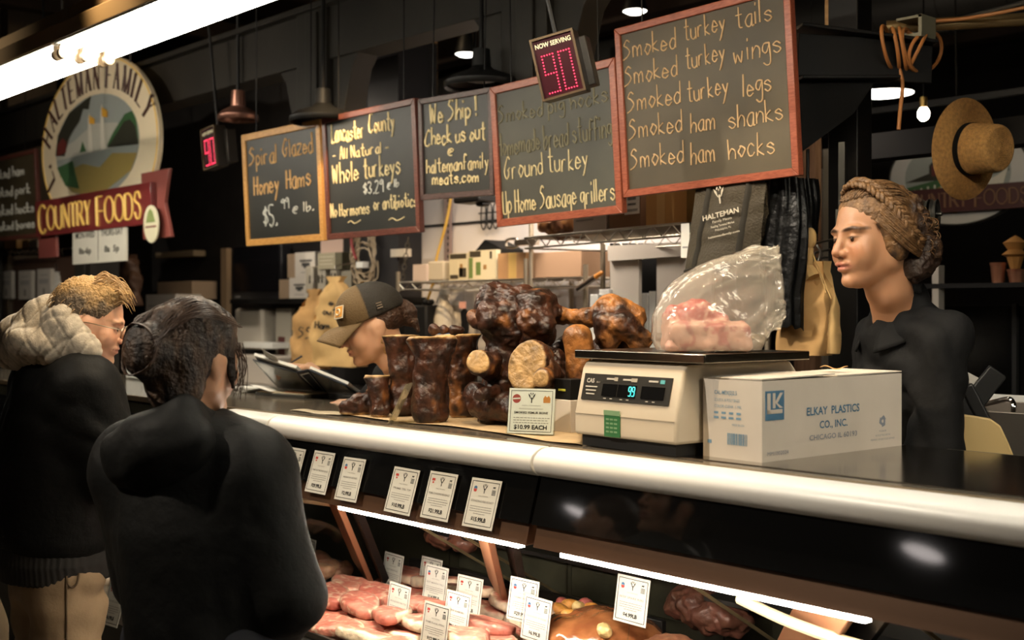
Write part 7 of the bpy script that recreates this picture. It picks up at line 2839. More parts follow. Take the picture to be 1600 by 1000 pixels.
def mk_legs(pelvis, F, Rd, floor, st=.09, bend=.02, sp=.10):
    pv, F, Rd = np.asarray(pelvis, float), np.asarray(F, float), np.asarray(Rd, float)
    out = []
    for sgn in (-1, 1):
        hip = pv + Rd * sgn * st - (0, 0, .04)
        an = np.array((pv[0], pv[1], floor + .09)) + Rd * sgn * sp - F * .03
        kn = (hip + an) / 2 + F * bend
        out.append((hip, kn, an, np.array((an[0], an[1], floor + .04)) + F * .16))
    return out


# ------------------------------------------------------------ the clerk in black at the right
F = -Rn * .93 - Vn * .37
F /= np.linalg.norm(F)
hd = atd(1365, 374, 3.2)
hM = headframe(hd, F, 4, 2)
s = 1.12
Fb = -Rn * .98 - Vn * .20
Fb /= np.linalg.norm(Fb)
Rb = np.cross(Fb, Un)
nk = at(1406, 500, 3.28)
pv = at(1428, 840, 3.36)
pv[2] = 1.04
FL_ = .15
sL, sR = nk - Rb * .15 - (0, 0, .055) - Fb * .03, nk + Rb * .15 - (0, 0, .055) - Fb * .03
arms = [(sL, sL - Rb * .04 + Fb * .03 + (0, 0, -.28), sL + Rb * .06 + Fb * .19 + (0, 0, -.42), (Fb * .8 + Rb * .4 - Un * .4, Un, Rb, .7)),
        (sR, sR + Rb * .04 + Fb * .03 + (0, 0, -.28), sR - Rb * .06 + Fb * .19 + (0, 0, -.42), (Fb * .8 - Rb * .4 - Un * .4, Un, -Rb, .7))]
legs = mk_legs(pv, Fb, Rb, FL_)
clerk, W, fn, body = figure('clerk in black with a braided crown of brown curls, standing behind the white carton', hM, s, nk, pv, Rb, arms, legs, (.40, .20, .105), (.40, .14, .10), skin_b,
                            {'nose': -.001, 'slit': .0016, 'fem': 1, 'brow': 1, 'browc': (.05, .022, .010), 'gaze': (0, -.75)}, .0026, FL_)
dress_legs(clerk, W, legs, pv, trous_b, FL_, Rd=Rb)


def shirt_fn(X, Y, Z):
    upx = (nk - pv) / np.linalg.norm(nk - pv)
    d = torso_sd(X, Y, Z, pv - upx * .10, nk + upx * .01, Rb, [(0, .155, .118), (.3, .142, .110), (.62, .155, .122), (.84, .155, .110), (1.0, .085, .085)], .05)
    d = smin(d, rcone(X, Y, Z, nk - upx * .02, nk + upx * .045 - Fb * .012, .088, .070), .02)
    for a in arms:
        d = smin(d, rcone(X, Y, Z, nk - upx * .03, a[0], .06, .064), .05)
        d = smin(d, rcone(X, Y, Z, a[0], a[1], .072, .060), .03)
        d = smin(d, rcone(X, Y, Z, a[1], a[1] * .2 + a[2] * .8, .058, .046), .02)
    # open neck with a V at the front
    v0 = nk + Fb * .030 + (0, 0, .09)
    v1 = nk + Fb * .135 - (0, 0, .045)
    d = smax(d, -rcone(X, Y, Z, v0, v1, .062, .008), .006)
    d = smax(d, -rcone(X, Y, Z, nk + (0, 0, .02), nk + upx * .2, .058, .066), .006)
    return d


A = np.array([p for a in arms for p in a[:3]] + [nk, pv])
cloth('work_shirt', clerk, W, shirt_fn, A.min(0) - .2, A.max(0) + (.2, .2, .12), black_tee, .0085, .006, 9, 2, [((.5, .5, .7), 40, .016, 0), ((-.4, -.3, .8), 30, .012, 1)])
m = MB()


def collar_pt(u, v):
    th = math.pi * (u - .5) * 1.72
    fw = (1 - math.cos(th)) / 2
    dr = -Fb * math.cos(th) + Rb * math.sin(th)
    q = nk + dr * (.070 + .042 * v) + Un * (.062 - .075 * fw - v * (.045 + .035 * fw)) + Fb * .012 * (1 - v)
    return tuple(q - np.array(W.translation))


m.grid(collar_pt, 30, 6)
m.build('collar', black_tee, clerk, smooth=180, solid=.006)
hair_br = mat('brown_curly_hair', rough=.5, vcol=True, bump=.4, bscale=160)
hair_br2 = mat('brown_braid', (.13, .066, .024), .48, bump=.7, bscale=90, var=.35, vscale=60)


def H(M_, p):
    return np.array(M_ @ Vector(p))


def hairfn(X, Y, Z):
    x, y, z = [q / s for q in loc(hM, X, Y, Z)]
    d = elld(x, y, z, (0, -.016, .047), (.0772, .0995, .0895))
    d = smax(d, (y - .037 - .60 * z) * .83, .016)
    ax_ = np.abs(x)
    d = smin(d, elld(ax_, y, z, (.067, -.012, .000), (.026, .037, .058)), .02)
    d = smin(d, elld(x, y, z, (.0, -.088, .030), (.070, .040, .070)), .03)
    d = smin(d, elld(x, y, z, (.0, -.112, -.035), (.072, .052, .060)), .02)
    d = smin(d, elld(x, y, z, (-.03, -.075, -.075), (.050, .045, .035)), .02)
    return d


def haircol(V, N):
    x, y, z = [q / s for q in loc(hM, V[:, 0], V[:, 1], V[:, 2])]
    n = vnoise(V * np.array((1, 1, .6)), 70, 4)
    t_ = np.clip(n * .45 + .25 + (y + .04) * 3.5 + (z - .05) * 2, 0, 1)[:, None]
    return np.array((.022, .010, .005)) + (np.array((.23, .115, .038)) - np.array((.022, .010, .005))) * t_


def hairdisp(V, N):
    x, y, z = [q / s for q in loc(hM, V[:, 0], V[:, 1], V[:, 2])]
    k = np.clip((-.02 - y) / .05, 0, 1)
    return (.5 - np.abs(vnoise(V, 48, 3))) * .011 * k + vnoise(V, 22, 6) * .006 * k + vnoise(V, 120, 8) * .0015


hc = np.array(hd)
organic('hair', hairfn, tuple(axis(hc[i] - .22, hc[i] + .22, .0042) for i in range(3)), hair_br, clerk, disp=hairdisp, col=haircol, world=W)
# braid along the hairline, ear to ear
m = MB()
half = [(0, .040, .130), (.030, .034, .124), (.056, .020, .103), (.073, .002, .075), (.082, -.018, .044), (.084, -.036, .012), (.076, -.060, -.014)]
path = [(-x, y, z) for x, y, z in half[:0:-1]] + half
bp = [Vector(p) for p in smooth_path([Vector(p) for p in path], 3)]
for i in range(len(bp) - 1):
    t_ = (bp[min(i + 1, len(bp) - 1)] - bp[max(i - 1, 0)]).normalized()
    o_ = (bp[i] - Vector((0, -.02, .03))).normalized()
    sd_ = t_.cross(o_).normalized()
    for a_ in (1, -1):
        c_ = bp[i] + o_ * (.004 + .002 * ((i + (a_ > 0)) % 2)) + sd_ * a_ * .0075 + t_ * (.004 * a_)
        q_ = (t_ * .75 - sd_ * a_ * .66).normalized()
        y_ = q_.cross(o_).normalized()
        o2 = q_.cross(y_)
        Mx = Matrix.Identity(4)
        for r_ in range(3):
            Mx[r_][0], Mx[r_][1], Mx[r_][2] = q_[r_], y_[r_], o2[r_]
        m.ell(c_, (.0155, .0072, .0085), Mx, 10, 8)
m.build('braid', hair_br2, clerk, M=W.inverted() @ hM @ Matrix.Scale(s, 4), smooth=180)
rg = random.Random(5)
roots = []
for k in range(120):
    th, ph = rg.uniform(-1.5, 1.5), rg.uniform(-1.0, .8)
    c0_ = Vector((.078 * math.cos(ph) * math.sin(th), -.075 - .085 * math.cos(ph) * math.cos(th), -.005 + .088 * math.sin(ph)))
    r_ = rg.uniform(.007, .014)
    nrm_ = (c0_ - Vector((0, -.06, .0))).normalized()
    u_ = nrm_.cross(Vector((rg.uniform(-1, 1), rg.uniform(-1, 1), rg.uniform(-1, 1)))).normalized()
    roots.append(([tuple(c0_ + u_ * r_ * math.cos(a * 1.1) + nrm_ * (r_ * .8 * math.sin(a * 1.1) + .004) + u_.cross(nrm_) * .004 * a) for a in range(6)], rg.uniform(.0009, .0016)))
for k in range(330):
    x0 = rg.uniform(-.074, .074)
    kk = math.sqrt(1 - (x0 / .0785) ** 2)
    o_ = rg.uniform(1.005, 1.035)
    f0 = rg.uniform(28, 40) + 40 * (abs(x0) / .08) ** 2
    roots.append(([(x0 + .004 * math.sin(q * 1.7 + k), -.016 + .0995 * kk * o_ * math.cos(R_(f0 + q * 22)), .047 + .0895 * kk * o_ * math.sin(R_(f0 + q * 22))) for q in range(6)], rg.uniform(.0009, .0016)))
for k in range(240):
    sx = rg.choice((-1, 1))
    a0, o_ = rg.uniform(-1, 1), rg.uniform(1.0, 1.05)
    roots.append(([(sx * x_ * o_, y_ - .012 * a0 + .002 * math.sin(k + q), z_ + .022 * a0) for q, (x_, y_, z_) in enumerate(((.070, .034, .060), (.083, .016, .036), (.0925, -.014, .004), (.088, -.046, -.018), (.074, -.078, -.03)))], rg.uniform(.0010, .0018)))
strands(clerk, W, hM, s, roots, hair_br2, name='curls')

# ------------------------------------------------------------ the woman writing, in a cap
F = -Rn * .97 - Vn * .25
F /= np.linalg.norm(F)
hd = atd(582, 510, 4.22)
hM2 = headframe(hd, F, 18, 0)
s = 1.07
Fb = -Rn * .93 - Vn * .36
Fb /= np.linalg.norm(Fb)
Rb = np.cross(Fb, Un)
nk = at(632, 590, 4.40)
pv = at(690, 700, 4.90)
pv[2] = 1.06
sL, sR = nk - Rb * .15 - (0, 0, .04), nk + Rb * .15 - (0, 0, .04)
wrist = np.array(onY(484, 580, 2.70)) + (0, 0, .012)
arms = [(sL, np.array(atd(600, 655, 4.42)), np.array(atd(566, 628, 4.50)), (Fb, Un, Rb, .5)),
        (sR, np.array(atd(560, 640, 4.86)), wrist, (-Rn * .95 + Un * .15 - Vn * .2, Un, -Vn, .9))]
legs = mk_legs(pv, Fb, Rb, .15)
writer, W, fn, body = figure('woman in a dark trucker cap bent over the worktop, writing in a navy binder', hM2, s, nk, pv, Rb, arms, legs, (.56, .32, .20), (.48, .18, .14), skin_f,
                             {'nose': .002, 'slit': .0016, 'fem': .8, 'browc': (.06, .03, .015), 'gaze': (0, -.6)}, .0034, .15)
dress_legs(writer, W, legs, pv, trous_b, .15, Rd=Rb)


def tee_fn(X, Y, Z):
    upx = (nk - pv) / np.linalg.norm(nk - pv)
    d = torso_sd(X, Y, Z, pv - upx * .10, nk + upx * .0, Rb, [(0, .15, .115), (.3, .14, .108), (.62, .16, .118), (.84, .165, .105), (1.0, .085, .08)], .05)
    for a in arms:
        d = smin(d, rcone(X, Y, Z, nk - upx * .03, a[0], .058, .068), .05)
        d = smin(d, rcone(X, Y, Z, a[0], a[1], .068, .055), .03)
        d = smin(d, rcone(X, Y, Z, a[1], a[1] * .25 + a[2] * .75, .052, .040), .02)
    return d


A = np.array([p for a in arms for p in a[:3]] + [nk, pv])
cloth('work_shirt', writer, W, tee_fn, A.min(0) - .18, A.max(0) + (.18, .18, .10), black_tee, .011, .005, 9, 4, [((.4, .5, .8), 34, .006, 0)])
cap_m = mat('dark_olive_cap', (.10, .060, .020), .75, bump=.3, bscale=160)
cap_b = mat('black_cap_mesh', (.016, .013, .010), .7, bump=.6, bscale=260)
CM = hM2 @ Matrix.Rotation(R_(2), 4, 'X')


def capfn(X, Y, Z, g=0):
    x, y, z = [q / s for q in loc(hM2, X, Y, Z)]
    d = elld(x, y, z, (0, -.012, .046), (.087 + g, .110 + g, .098 + g))
    d = smin(d, elld(x, y, z, (0, .03, .06), (.07 + g, .066 + g, .072 + g)), .03)
    return smax(d, .030 - z - y * .10, .004)


def capcol(V, N):
    x, y, z = [q / s for q in loc(hM2, V[:, 0], V[:, 1], V[:, 2])]
    front = np.clip((y - .012 + (z - .14) * .0) / .004 + .5, 0, 1)[:, None]
    c = np.array((.012, .009, .005)) + (np.array((.095, .058, .020)) - np.array((.012, .009, .005))) * front
    seam = np.clip(1.4 - np.abs(y - .010) / .0028, 0, 1)[:, None]
    return c * (1 - .4 * seam)


hc = np.array(hd)
cap = organic('cap', capfn, tuple(axis(hc[i] - .17, hc[i] + .20, .0042) for i in range(3)), mat('cap_cloth', rough=.8, vcol=True, bump=.35, bscale=190), writer, col=capcol, world=W)
LB = W.inverted() @ hM2 @ Matrix.Diagonal((s, s, s, 1))
m = MB()


def brim(u, v, dz=0):
    a = (u - .5) * 2
    r0 = Vector((.080 * math.sin(a * 1.25), -.005 + .103 * math.cos(a * 1.25) * .98, .032))
    r1 = Vector((.088 * math.sin(a * 1.35), .085 + .100 * math.cos(a * 1.10), .012 - .022 * a * a))
    p = r0.lerp(r1, v)
    p.z += -.030 * (abs(a) ** 2) * v * .6 + .010 * math.sin(math.pi * v) * (1 - a * a) + dz
    return p


m.grid(lambda u, v: brim(u, v), 28, 12)
m.build('cap_brim', cap_m, cap, M=LB, smooth=180, solid=.005)
m = MB()
m.ell((0, -.012, .146), (.007, .007, .004))
m.build('cap_button', cap_m, cap, M=LB)
# front patch: white edged orange square with a pale swirl, on the near front of the crown
m = MB()
pc = Vector((-.036, .083, .078))
for nm in (0,):
    fx = Vector((.92, .40, 0)).normalized()
    PM = frame(pc + Vector((-.004, .010, 0)), fx, Vector((.26, -.86, -.42)))
    m.box((0, 0, 0), (.052, .003, .042), PM)
    m.use(1).box((-.002, -.002, -.001), (.042, .002, .034), PM)
    m.use(0)
    m.tube([PM @ Vector((.011 * math.cos(a * .5), -.0035, .010 * math.sin(a * .5))) for a in range(1, 12)], .0022, 6)
m.build('cap_patch', [mat('patch_white', (.62, .55, .42), .6), mat('patch_orange', (.58, .27, .04), .6)], cap, M=LB)
m = MB()
M2 = frame(Vector((-.0885, -.03, .062)), Vector((0, -1, 0)), Vector((1, 0, -.15)))
for k in range(3):
    m.box((0, -.003, -.008 + .008 * k), (.018, .002, .004), M2)
m.build('side_mark', mat('mark_tan', (.12, .09, .06), .7), cap, M=LB)
hair_dk = mat('dark_brown_hair', (.045, .020, .010), .45, bump=.8, bscale=120, var=.4, vscale=50)


def hair2(X, Y, Z):
    x, y, z = [q / s for q in loc(hM2, X, Y, Z)]
    d = elld(x, y, z, (0, -.030, .020), (.079, .088, .062))
    d = smax(d, (y - .012) * .9 + (.01 - z) * .5, .008)
    d = smin(d, elld(x, y, z, (-.01, -.115, .010), (.024, .03, .045)), .02)
    d = smin(d, rcone(x, y, z, (-.01, -.13, .01), (-.02, -.135, -.06), .018, .006), .02)
    return d


organic('hair', hair2, tuple(axis(hc[i] - .24, hc[i] + .24, .005) for i in range(3)), hair_dk, writer, disp=lambda V, N: vnoise(V, 60, 3) * .003, world=W)
m = MB()
for k in range(2):
    m.tube([(-.083, -.012 + .011 * math.cos(a * .4), -.052 - .030 * k + (.008 + .007 * k) * math.sin(a * .4)) for a in range(16)], .0016, 6, closed=True)
m.ell((-.084, -.012, -.082), (.002, .005, .005))
m.build('earring', mat('gold_earring', (.65, .45, .15), .3, 1), writer, M=LB)
m = MB()
pw = Vector(wrist) + Vector(-Rn * .10) + Vector((0, 0, .02))
m.tube([pw + VV * -.01 + RR * .07 + UP * .03, pw - RR * .03 - UP * .03], [.0045, .003], 8)
pen = tag(m.build('pen', mat('black_pen', (.02, .02, .025), .3)), 'black pen in the hand of the woman in the cap', 'pen')

# ------------------------------------------------------------ the man in glasses
F = Rn * .97 + Vn * .20
F /= np.linalg.norm(F)
hd = atd(140, 506, 3.6)
hM3 = headframe(hd, F, 14, 0)
s = 1.0
Fb = Rn * .80 + Vn * .60
Fb /= np.linalg.norm(Fb)
Rb = np.cross(Fb, Un)
nk = at(100, 572, 3.64)
pv = at(88, 880, 3.70)
sL, sR = nk - Rb * .19 - (0, 0, .05), nk + Rb * .19 - (0, 0, .05)
arms = [(sL, sL - Rb * .05 + Fb * .10 - (0, 0, .27), sL + Fb * .30 - (0, 0, .36), (Fb, Un, Rb, .5)),
        (sR, sR + Rb * .05 + Fb * .10 - (0, 0, .27), sR + Fb * .30 - (0, 0, .36), (Fb, Un, -Rb, .5))]
legs = mk_legs(pv, Fb, Rb, 0, sp=.11)
man, W, fn, body = figure('fair haired man in glasses and a black jacket with a grey hood', hM3, s, nk, pv, Rb, arms, legs, (.72, .41, .27), (.58, .25, .19), skin_f,
                          {'nose': .006, 'slit': .002, 'brow': .5, 'browc': (.35, .22, .10)}, .0034, 0)
khaki = mat('khaki_cotton', (.31, .215, .125), .85, bump=.10, bscale=110, var=.08, vscale=14)
def on_mesh(o, px, py, off=.003):
    # the point of o seen at a photo column and row, just off its surface
    I = o.matrix_world.inverted() if o.parent is None else (o.parent.matrix_world @ o.matrix_basis).inverted()
    a = Vector((0, 0, CZ))
    d = (atd(px, py, 1.0) - a).normalized()
    ok, p, n, i = o.ray_cast(I @ a, (I.to_3x3() @ d).normalized())
    return p + n * off if ok else None


tr = dress_legs(man, W, legs, pv, khaki, 0, (.110, .092, .080), [((.2, .3, 1), 30, .014, 0), ((.5, -.3, .8), 20, .010, 2)], .006, waist=.158, step=.009, Rd=Rb)
bpy.context.view_layer.update()
for nm, pp, rr in (('side_seam', [(104, y) for y in range(900, 1040, 12)], .0028), ('pocket', [(104, 902), (106, 912), (111, 917), (117, 915), (121, 908), (123, 896)], .0035)):
    q = [p for p in (on_mesh(tr, *p) for p in pp) if p is not None]
    if len(q) > 2:
        MB().tube(smooth_path(q, 3), rr, 6).build(nm, mat('khaki_dark_stitch', (.12, .08, .045), .9), tr)


def mjk(X, Y, Z):
    upx = (nk - pv) / np.linalg.norm(nk - pv)
    d = torso_sd(X, Y, Z, pv + (0, 0, .055), nk + (0, 0, .0), Rb, [(0, .205, .172), (.12, .225, .185), (.45, .225, .18), (.75, .225, .16), (.9, .18, .13), (1.0, .11, .10)], .05)
    for a in arms:
        d = smin(d, rcone(X, Y, Z, nk - upx * .05, a[0], .085, .085), .08)
        d = smin(d, rcone(X, Y, Z, a[0], a[1], .085, .080), .07)
        d = smin(d, rcone(X, Y, Z, a[1], a[1] * .2 + a[2] * .8, .075, .055), .02)
    return smax(d, -rcone(X, Y, Z, nk + (0, 0, .02), nk + (0, 0, .2), .062, .075), .01)


A = np.array([p for a in arms for p in a[:3]] + [nk, pv])
cloth('jacket', man, W, mjk, A.min(0) - .28, A.max(0) + (.28, .28, .14), black_jk, .010, .006, 6, 6, [((.3, .2, .9), 30, .006, 0), ((-.5, .4, .6), 44, .004, 1)])


def hem(X, Y, Z):
    d = torso_sd(X, Y, Z, pv - (0, 0, .035), pv + (0, 0, .08), Rb, [(0, .198, .168), (.5, .212, .178), (1, .20, .168)], .01)
    return d


rib = mat('black_rib_knit', (.018, .016, .014), .8, bump=.0)
cloth('ribbed_hem', man, W, hem, pv - (.26, .26, .08), pv + (.26, .26, .08), rib, .006, .001, 20, 1, [((.8, .6, 0), 190, .0025, 0)])
# collapsed quilted hood
hood_m = mat('grey_marl_hood', rough=.9, vcol=True, bump=.2, bscale=180, sheen=.2)
hcen = np.array(atd(82, 528, 3.66))


def hood(X, Y, Z):
    # a thick roll round the neck plus the fallen bag behind it
    c = nk + (0, 0, .03)
    dx = (X - c[0]) * Fb[0] + (Y - c[1]) * Fb[1]
    dy = (X - c[0]) * Rb[0] + (Y - c[1]) * Rb[1]
    zc = Z - c[2] + .30 * dx
    ring = np.sqrt((np.sqrt(dx ** 2 * .8 + dy ** 2) - .105) ** 2 + zc ** 2 * .9) - .042
    ring = smax(ring, dx - .10, .03)
    d = ring
    for p, q, r1, r2 in ((at(42, 528, 3.72), at(92, 530, 3.62), .082, .074), (at(74, 496, 3.66), at(84, 520, 3.64), .066, .07), (at(16, 545, 3.72), at(120, 550, 3.60), .05, .042), (at(100, 500, 3.54), at(140, 546, 3.50), .044, .032)):
        d = smin(d, rcone(X, Y, Z, p, q, r1, r2), .06)
    d = smax(d, -rcone(X, Y, Z, np.array(hd) + Fb * .05, np.array(hd) + Fb * .03 + (0, 0, .2), .082, .10), .02)
    # soft folds running round the neck
    return d


def hoodq(V):
    a = V @ (Rn * .8 + Un * .6) * 62
    b = V @ (Rn * .8 - Un * .6) * 62
    return np.minimum(np.abs(np.sin(a)), np.abs(np.sin(b)))


def hooddisp(V, N):
    return np.minimum(hoodq(V), .3) / .3 * .005 + vnoise(V, 9, 4) * .003 - .005 * np.exp(-(np.sin(V @ (Un * 1.0 - Rn * .45) * 30 + vnoise(V, 6, 2) * 1.5) / .25) ** 2)


organic('hood', hood, tuple(axis(hcen[i] - .30, hcen[i] + .26, .006) for i in range(3)), hood_m, man, disp=hooddisp,
        col=lambda V, N: np.array((.58, .51, .40)) * (.8 + .25 * np.clip(vnoise(V, 90, 2), -1, 1))[:, None] * (.65 + .35 * np.clip(hoodq(V) * 4, 0, 1))[:, None], world=W)
hair_fr = mat('sandy_hair', rough=.5, vcol=True, bump=.9, bscale=150)
hc = np.array(hd)


def hair3(X, Y, Z):
    x, y, z = loc(hM3, X, Y, Z)
    d = elld(x, y, z, (0, -.018, .048), (.0785, .100, .090))
    d = smin(d, elld(x, y, z, (0, -.055, -.005), (.066, .05, .06)), .03)
    d = smin(d, elld(x, y, z, (0, .045, .105), (.05, .05, .026)), .03)
    d = smax(d, (y - .030 - .55 * z) * .88, .006)
    return d


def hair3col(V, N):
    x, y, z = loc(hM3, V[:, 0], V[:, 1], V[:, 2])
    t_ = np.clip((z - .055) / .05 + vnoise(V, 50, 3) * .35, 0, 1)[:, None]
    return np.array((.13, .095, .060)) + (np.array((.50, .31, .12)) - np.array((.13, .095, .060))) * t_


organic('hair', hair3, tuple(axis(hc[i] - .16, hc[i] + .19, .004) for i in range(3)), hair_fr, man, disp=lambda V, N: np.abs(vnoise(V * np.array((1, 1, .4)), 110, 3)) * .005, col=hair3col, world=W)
rg = random.Random(8)
roots = []
for k in range(130):
    x0 = rg.uniform(-.055, .055)
    y0 = rg.uniform(-.02, .062)
    z0 = .05 + .093 * math.sqrt(max(.05, 1 - (x0 / .082) ** 2 - ((y0 + .018) / .104) ** 2))
    l = rg.uniform(.03, .055)
    roots.append(([(x0, y0, z0 - .004), (x0 * 1.05, y0 + l * .5, z0 + .012 + rg.uniform(-.003, .008)), (x0 * 1.1 + rg.uniform(-.008, .008), y0 + l, z0 + rg.uniform(.0, .016) - .35 * max(0, y0 + l - .05))], rg.uniform(.0012, .0022)))
for k in range(110):
    th = rg.uniform(-2.4, 2.4)
    zz_ = rg.uniform(-.02, .10)
    rr_2 = math.sqrt(max(.02, 1 - ((zz_ - .05) / .092) ** 2))
    p_ = Vector((.082 * rr_2 * math.sin(th), -.018 - .103 * rr_2 * math.cos(th), zz_))
    if p_.y > .02 + (zz_ - .03) * .6:
        continue
    roots.append(([tuple(p_), tuple(p_ * 1.03 + Vector((0, -.004, -.010))), tuple(p_ * 1.03 + Vector((0, -.006, -.024)))], rg.uniform(.0010, .0016)))
strands(man, W, hM3, 1, roots, mat('sandy_strands', (.42, .27, .12), .5), name='hair_tufts')
# glasses
LB = W.inverted() @ hM3
wire = mat('pale_gold_wire', (.55, .46, .32), .3, 1)
m = MB()
for sx in (-1, 1):
    m.tube([(sx * (.033 + .0235 * math.cos(a * .314)), .103 - .004 * abs(math.cos(a * .314)), -.001 + .0185 * math.sin(a * .314)) for a in range(20)], .0012, 6, closed=True)
    m.tube([(sx * .056, .098, .006), (sx * .079, .05, .006), (sx * .084, -.004, .006), (sx * .082, -.022, -.012)], .0015, 6)
m.tube([(-.0095, .106, .002), (0, .112, .004), (.0095, .106, .002)], .0012, 6)
gl = m.build('glasses', wire, man, M=LB)
m = MB()
for sx in (-1, 1):
    m.raw([(sx * (.033 + .0228 * math.cos(a * .314)), .1028, -.001 + .0178 * math.sin(a * .314)) for a in range(20)], [list(range(20))])
m.build('lens', glass('spectacle_lens', (.97, .97, .97), .9), gl, M=LB)

# ------------------------------------------------------------ the woman in black seen from behind
F = Vn * .84 + Rn * .54
F /= np.linalg.norm(F)
hd = atd(308, 565, 2.70)
hM4 = headframe(hd, F, 8, 0)
s = 1.0
Fb = Vn * .93 + Rn * .36
Fb /= np.linalg.norm(Fb)
Rb = np.cross(Fb, Un)
nk = at(298, 676, 2.68)
pv = at(318, 1080, 2.66)
pv[2] = .82
sL, sR = nk - Rb * .155 - (0, 0, .075), nk + Rb * .155 - (0, 0, .075)
arms = [(sL, sL - Rb * .005 + Fb * .06 - (0, 0, .27), sL + Rb * .06 + Fb * .24 - (0, 0, .38), (Fb * .7 - Un * .7, Fb, Rb, .6)),
        (sR, np.array(atd(452, 935, 2.60)), np.array(atd(420, 1010, 2.84)), (Fb * .7 - Un * .7, Fb, -Rb, .6))]
legs = mk_legs(pv, Fb, Rb, 0)
cust, W, fn, body = figure('dark haired woman in a black hooded jacket, seen from behind', hM4, s, nk, pv, Rb, arms, legs, (.50, .27, .16), (.45, .17, .13), skin_f,
                           {'browc': (.03, .015, .01)}, .0032, 0)
dress_legs(cust, W, legs, pv, mat('dark_jeans', (.02, .022, .03), .8), 0, Rd=Rb)


def wjk(X, Y, Z):
    upx = (nk - pv) / np.linalg.norm(nk - pv)
    d = torso_sd(X, Y, Z, pv - (0, 0, .10), nk + (0, 0, .01), Rb, [(0, .155, .15), (.3, .168, .155), (.6, .186, .16), (.82, .185, .14), (.92, .15, .12), (1.0, .105, .10)], .05)
    for a in arms:
        d = smin(d, rcone(X, Y, Z, nk - upx * .04, a[0], .07, .078), .09)
        d = smin(d, rcone(X, Y, Z, a[0], a[1], .080, .078), .07)
        d = smin(d, rcone(X, Y, Z, a[1], a[1] * .15 + a[2] * .85, .072, .055), .02)
    return smax(d, -rcone(X, Y, Z, nk + (0, 0, .03), nk + (0, 0, .2), .058, .07), .01)


A = np.array([p for a in arms for p in a[:3]] + [nk, pv])
cloth('jacket', cust, W, wjk, A.min(0) - .26, A.max(0) + (.26, .26, .16), black_jk, .009, .004, 6, 9, [((.8, .5, .25), 30, .0035, 0), ((.5, -.3, .7), 24, .0025, 1)])


def whood(X, Y, Z):
    d = None
    for p, q, r1, r2 in ((at(215, 668, 2.60), at(285, 648, 2.58), .030, .036), (at(285, 648, 2.58), at(350, 668, 2.70), .036, .022), (at(190, 705, 2.60), at(250, 690, 2.56), .050, .060),
                         (at(250, 690, 2.56), at(335, 695, 2.62), .060, .036)):
        e = rcone(X, Y, Z, p, q, r1, r2)
        d = e if d is None else smin(d, e, .03)
    h_ = at(255, 712, 2.575)
    a, b = (X - h_[0]) * Rb[0] + (Y - h_[1]) * Rb[1], (X - h_[0]) * Fb[0] + (Y - h_[1]) * Fb[1]
    d = smin(d, elld(a, b, (Z - h_[2]) - .25 * a, (0, 0, 0), (.125, .062, .082)), .03)
    return smax(d, -rcone(X, Y, Z, nk + (0, 0, .0), nk + (0, 0, .2), .058, .07), .01)


hq = at(262, 705, 2.60)
cloth('hood', cust, W, whood, hq - (.22, .22, .17), hq + (.22, .22, .17), black_jk, .007, .005, 10, 4, [((.3, .3, -.9), 40, .007, 1)])
hc = np.array(hd)


def hair4(X, Y, Z):
    x, y, z = loc(hM4, X, Y, Z)
    d = elld(x, y, z, (0, -.020, .048), (.088, .110, .094))
    d = smin(d, elld(x, y, z, (0, -.06, -.02), (.080, .062, .080)), .03)
    d = smax(d, (y - .052) * .75 + (.03 - z) * .42, .012)
    d = smin(d, elld(x, y, z, (-.012, -.130, .008), (.060, .052, .064)), .018)
    d = smin(d, elld(x, y, z, (.015, -.070, -.075), (.060, .05, .055)), .02)
    d = smin(d, rcone(x, y, z, (.062, .03, .05), (.074, .045, -.05), .016, .006), .012)
    return d


def hair4col(V, N):
    n = np.clip(vnoise(V * np.array((1, 1, .35)), 60, 3) * .6 + .4, 0, 1)[:, None]
    z = loc(hM4, V[:, 0], V[:, 1], V[:, 2])[2]
    return np.array((.010, .006, .004)) + (np.array((.060, .030, .013)) - np.array((.010, .006, .004))) * n


organic('hair', hair4, tuple(axis(hc[i] - .23, hc[i] + .20, .0045) for i in range(3)), mat('dark_hair', rough=.55, vcol=True, bump=.8, bscale=110), cust,
        disp=lambda V, N: vnoise(V * np.array((1, 1, .5)), 45, 3) * .004 + vnoise(V, 18, 5) * .004, col=hair4col, world=W)
rg = random.Random(6)
roots = []
for k in range(90):
    u0 = rg.uniform(-.085, .085)
    roots.append(([(u0, .03 + rg.uniform(-.02, .02), .115 - 5 * u0 * u0), (u0 * 1.15, -.06, .13 - 6 * u0 * u0 + rg.uniform(0, .008)), (u0 * .9, -.125, .07 + rg.uniform(-.01, .01)), (u0 * .5, -.165, .02 + rg.uniform(-.03, .03))], .0014))
for k in range(34):
    a0 = rg.uniform(0, 6.28)
    roots.append(([(-.012 + .052 * math.cos(a0 + a * .5), -.172 + .02 * abs(math.cos(a0 + a * .5)) + rg.uniform(-.006, .004), .008 + .055 * math.sin(a0 + a * .5)) for a in range(6)], .0018))
for k in range(16):
    roots.append(([(.072, .03 + rg.uniform(-.01, .03), .05), (.084 + rg.uniform(-.004, .006), .05 + rg.uniform(-.01, .02), 0), (.078 + rg.uniform(-.004, .01), .045 + rg.uniform(-.01, .03), -.06 - rg.uniform(0, .03))], .0012))
strands(cust, W, hM4, 1, roots, mat('dark_hair_strands', (.040, .019, .009), .4), name='loose_hair')

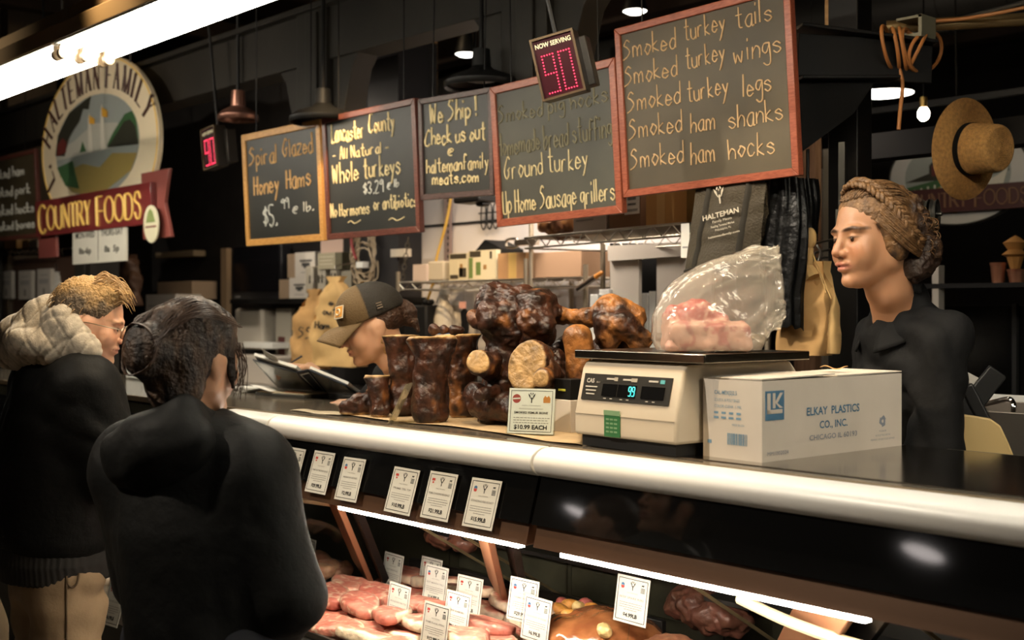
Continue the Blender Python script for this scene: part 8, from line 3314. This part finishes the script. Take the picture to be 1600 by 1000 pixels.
# ------------------------------------------------------------ a customer cut by the left edge
F = Vn
hd = atd(-170, 520, 2.9)
hM5 = headframe(hd, F, 5, 0)
Fb, Rb = Vn, Rn
nk = at(-170, 640, 2.9)
pv = at(-165, 960, 2.9)
pv[2] = .85
sL, sR = nk - Rb * .16 - (0, 0, .05), nk + Rb * .16 - (0, 0, .05)
arms = [(sL, sL - Rb * .03 - (0, 0, .28), sL + Fb * .1 - (0, 0, .52), (-Un, Rb * -1, Fb, .5)), (sR, sR - Rb * .04 + (0, 0, -.28), sR - Rb * .02 + Fb * .04 - (0, 0, .52), (-Un, Rb, Fb, .5))]
legs = mk_legs(pv, Fb, Rb, 0)
edge, W, fn, body = figure('person in a brown olive coat cut off by the left edge', hM5, 1.0, nk, pv, Rb, arms, legs, (.5, .28, .18), (.45, .18, .14), skin_f, {}, .006, 0, hands=True)
dress_legs(edge, W, legs, pv, trous_b, 0, Rd=Rb, step=.014)


def coat(X, Y, Z):
    d = torso_sd(X, Y, Z, pv - (0, 0, .45), nk + (0, 0, .01), Rb, [(0, .31, .22), (.4, .265, .175), (.62, .20, .15), (.9, .165, .12), (1.0, .09, .09)], .04)
    for a in arms:
        d = smin(d, rcone(X, Y, Z, nk - (0, 0, .04), a[0], .07, .075), .05)
        d = smin(d, rcone(X, Y, Z, a[0], a[1], .075, .065), .03)
        d = smin(d, rcone(X, Y, Z, a[1], a[1] * .15 + a[2] * .85, .062, .05), .02)
    return d


A = np.array([p for a in arms for p in a[:3]] + [nk, pv - (0, 0, .45)])
cloth('coat', edge, W, coat, A.min(0) - .25, A.max(0) + (.25, .25, .14), mat('olive_brown_coat', (.11, .075, .035), .8, bump=.2, bscale=40), .013, .006, 8, 3, [((.3, .3, .8), 16, .008, 0)])
hc = np.array(hd)
organic('hair', lambda X, Y, Z: (lambda x, y, z: smax(elld(x, y, z, (0, -.022, .05), (.084, .106, .092)), (y - .05) * .8 + (.04 - z) * .5, .01))(*loc(hM5, X, Y, Z)),
        tuple(axis(hc[i] - .16, hc[i] + .18, .008) for i in range(3)), hair_dk, edge, world=W)
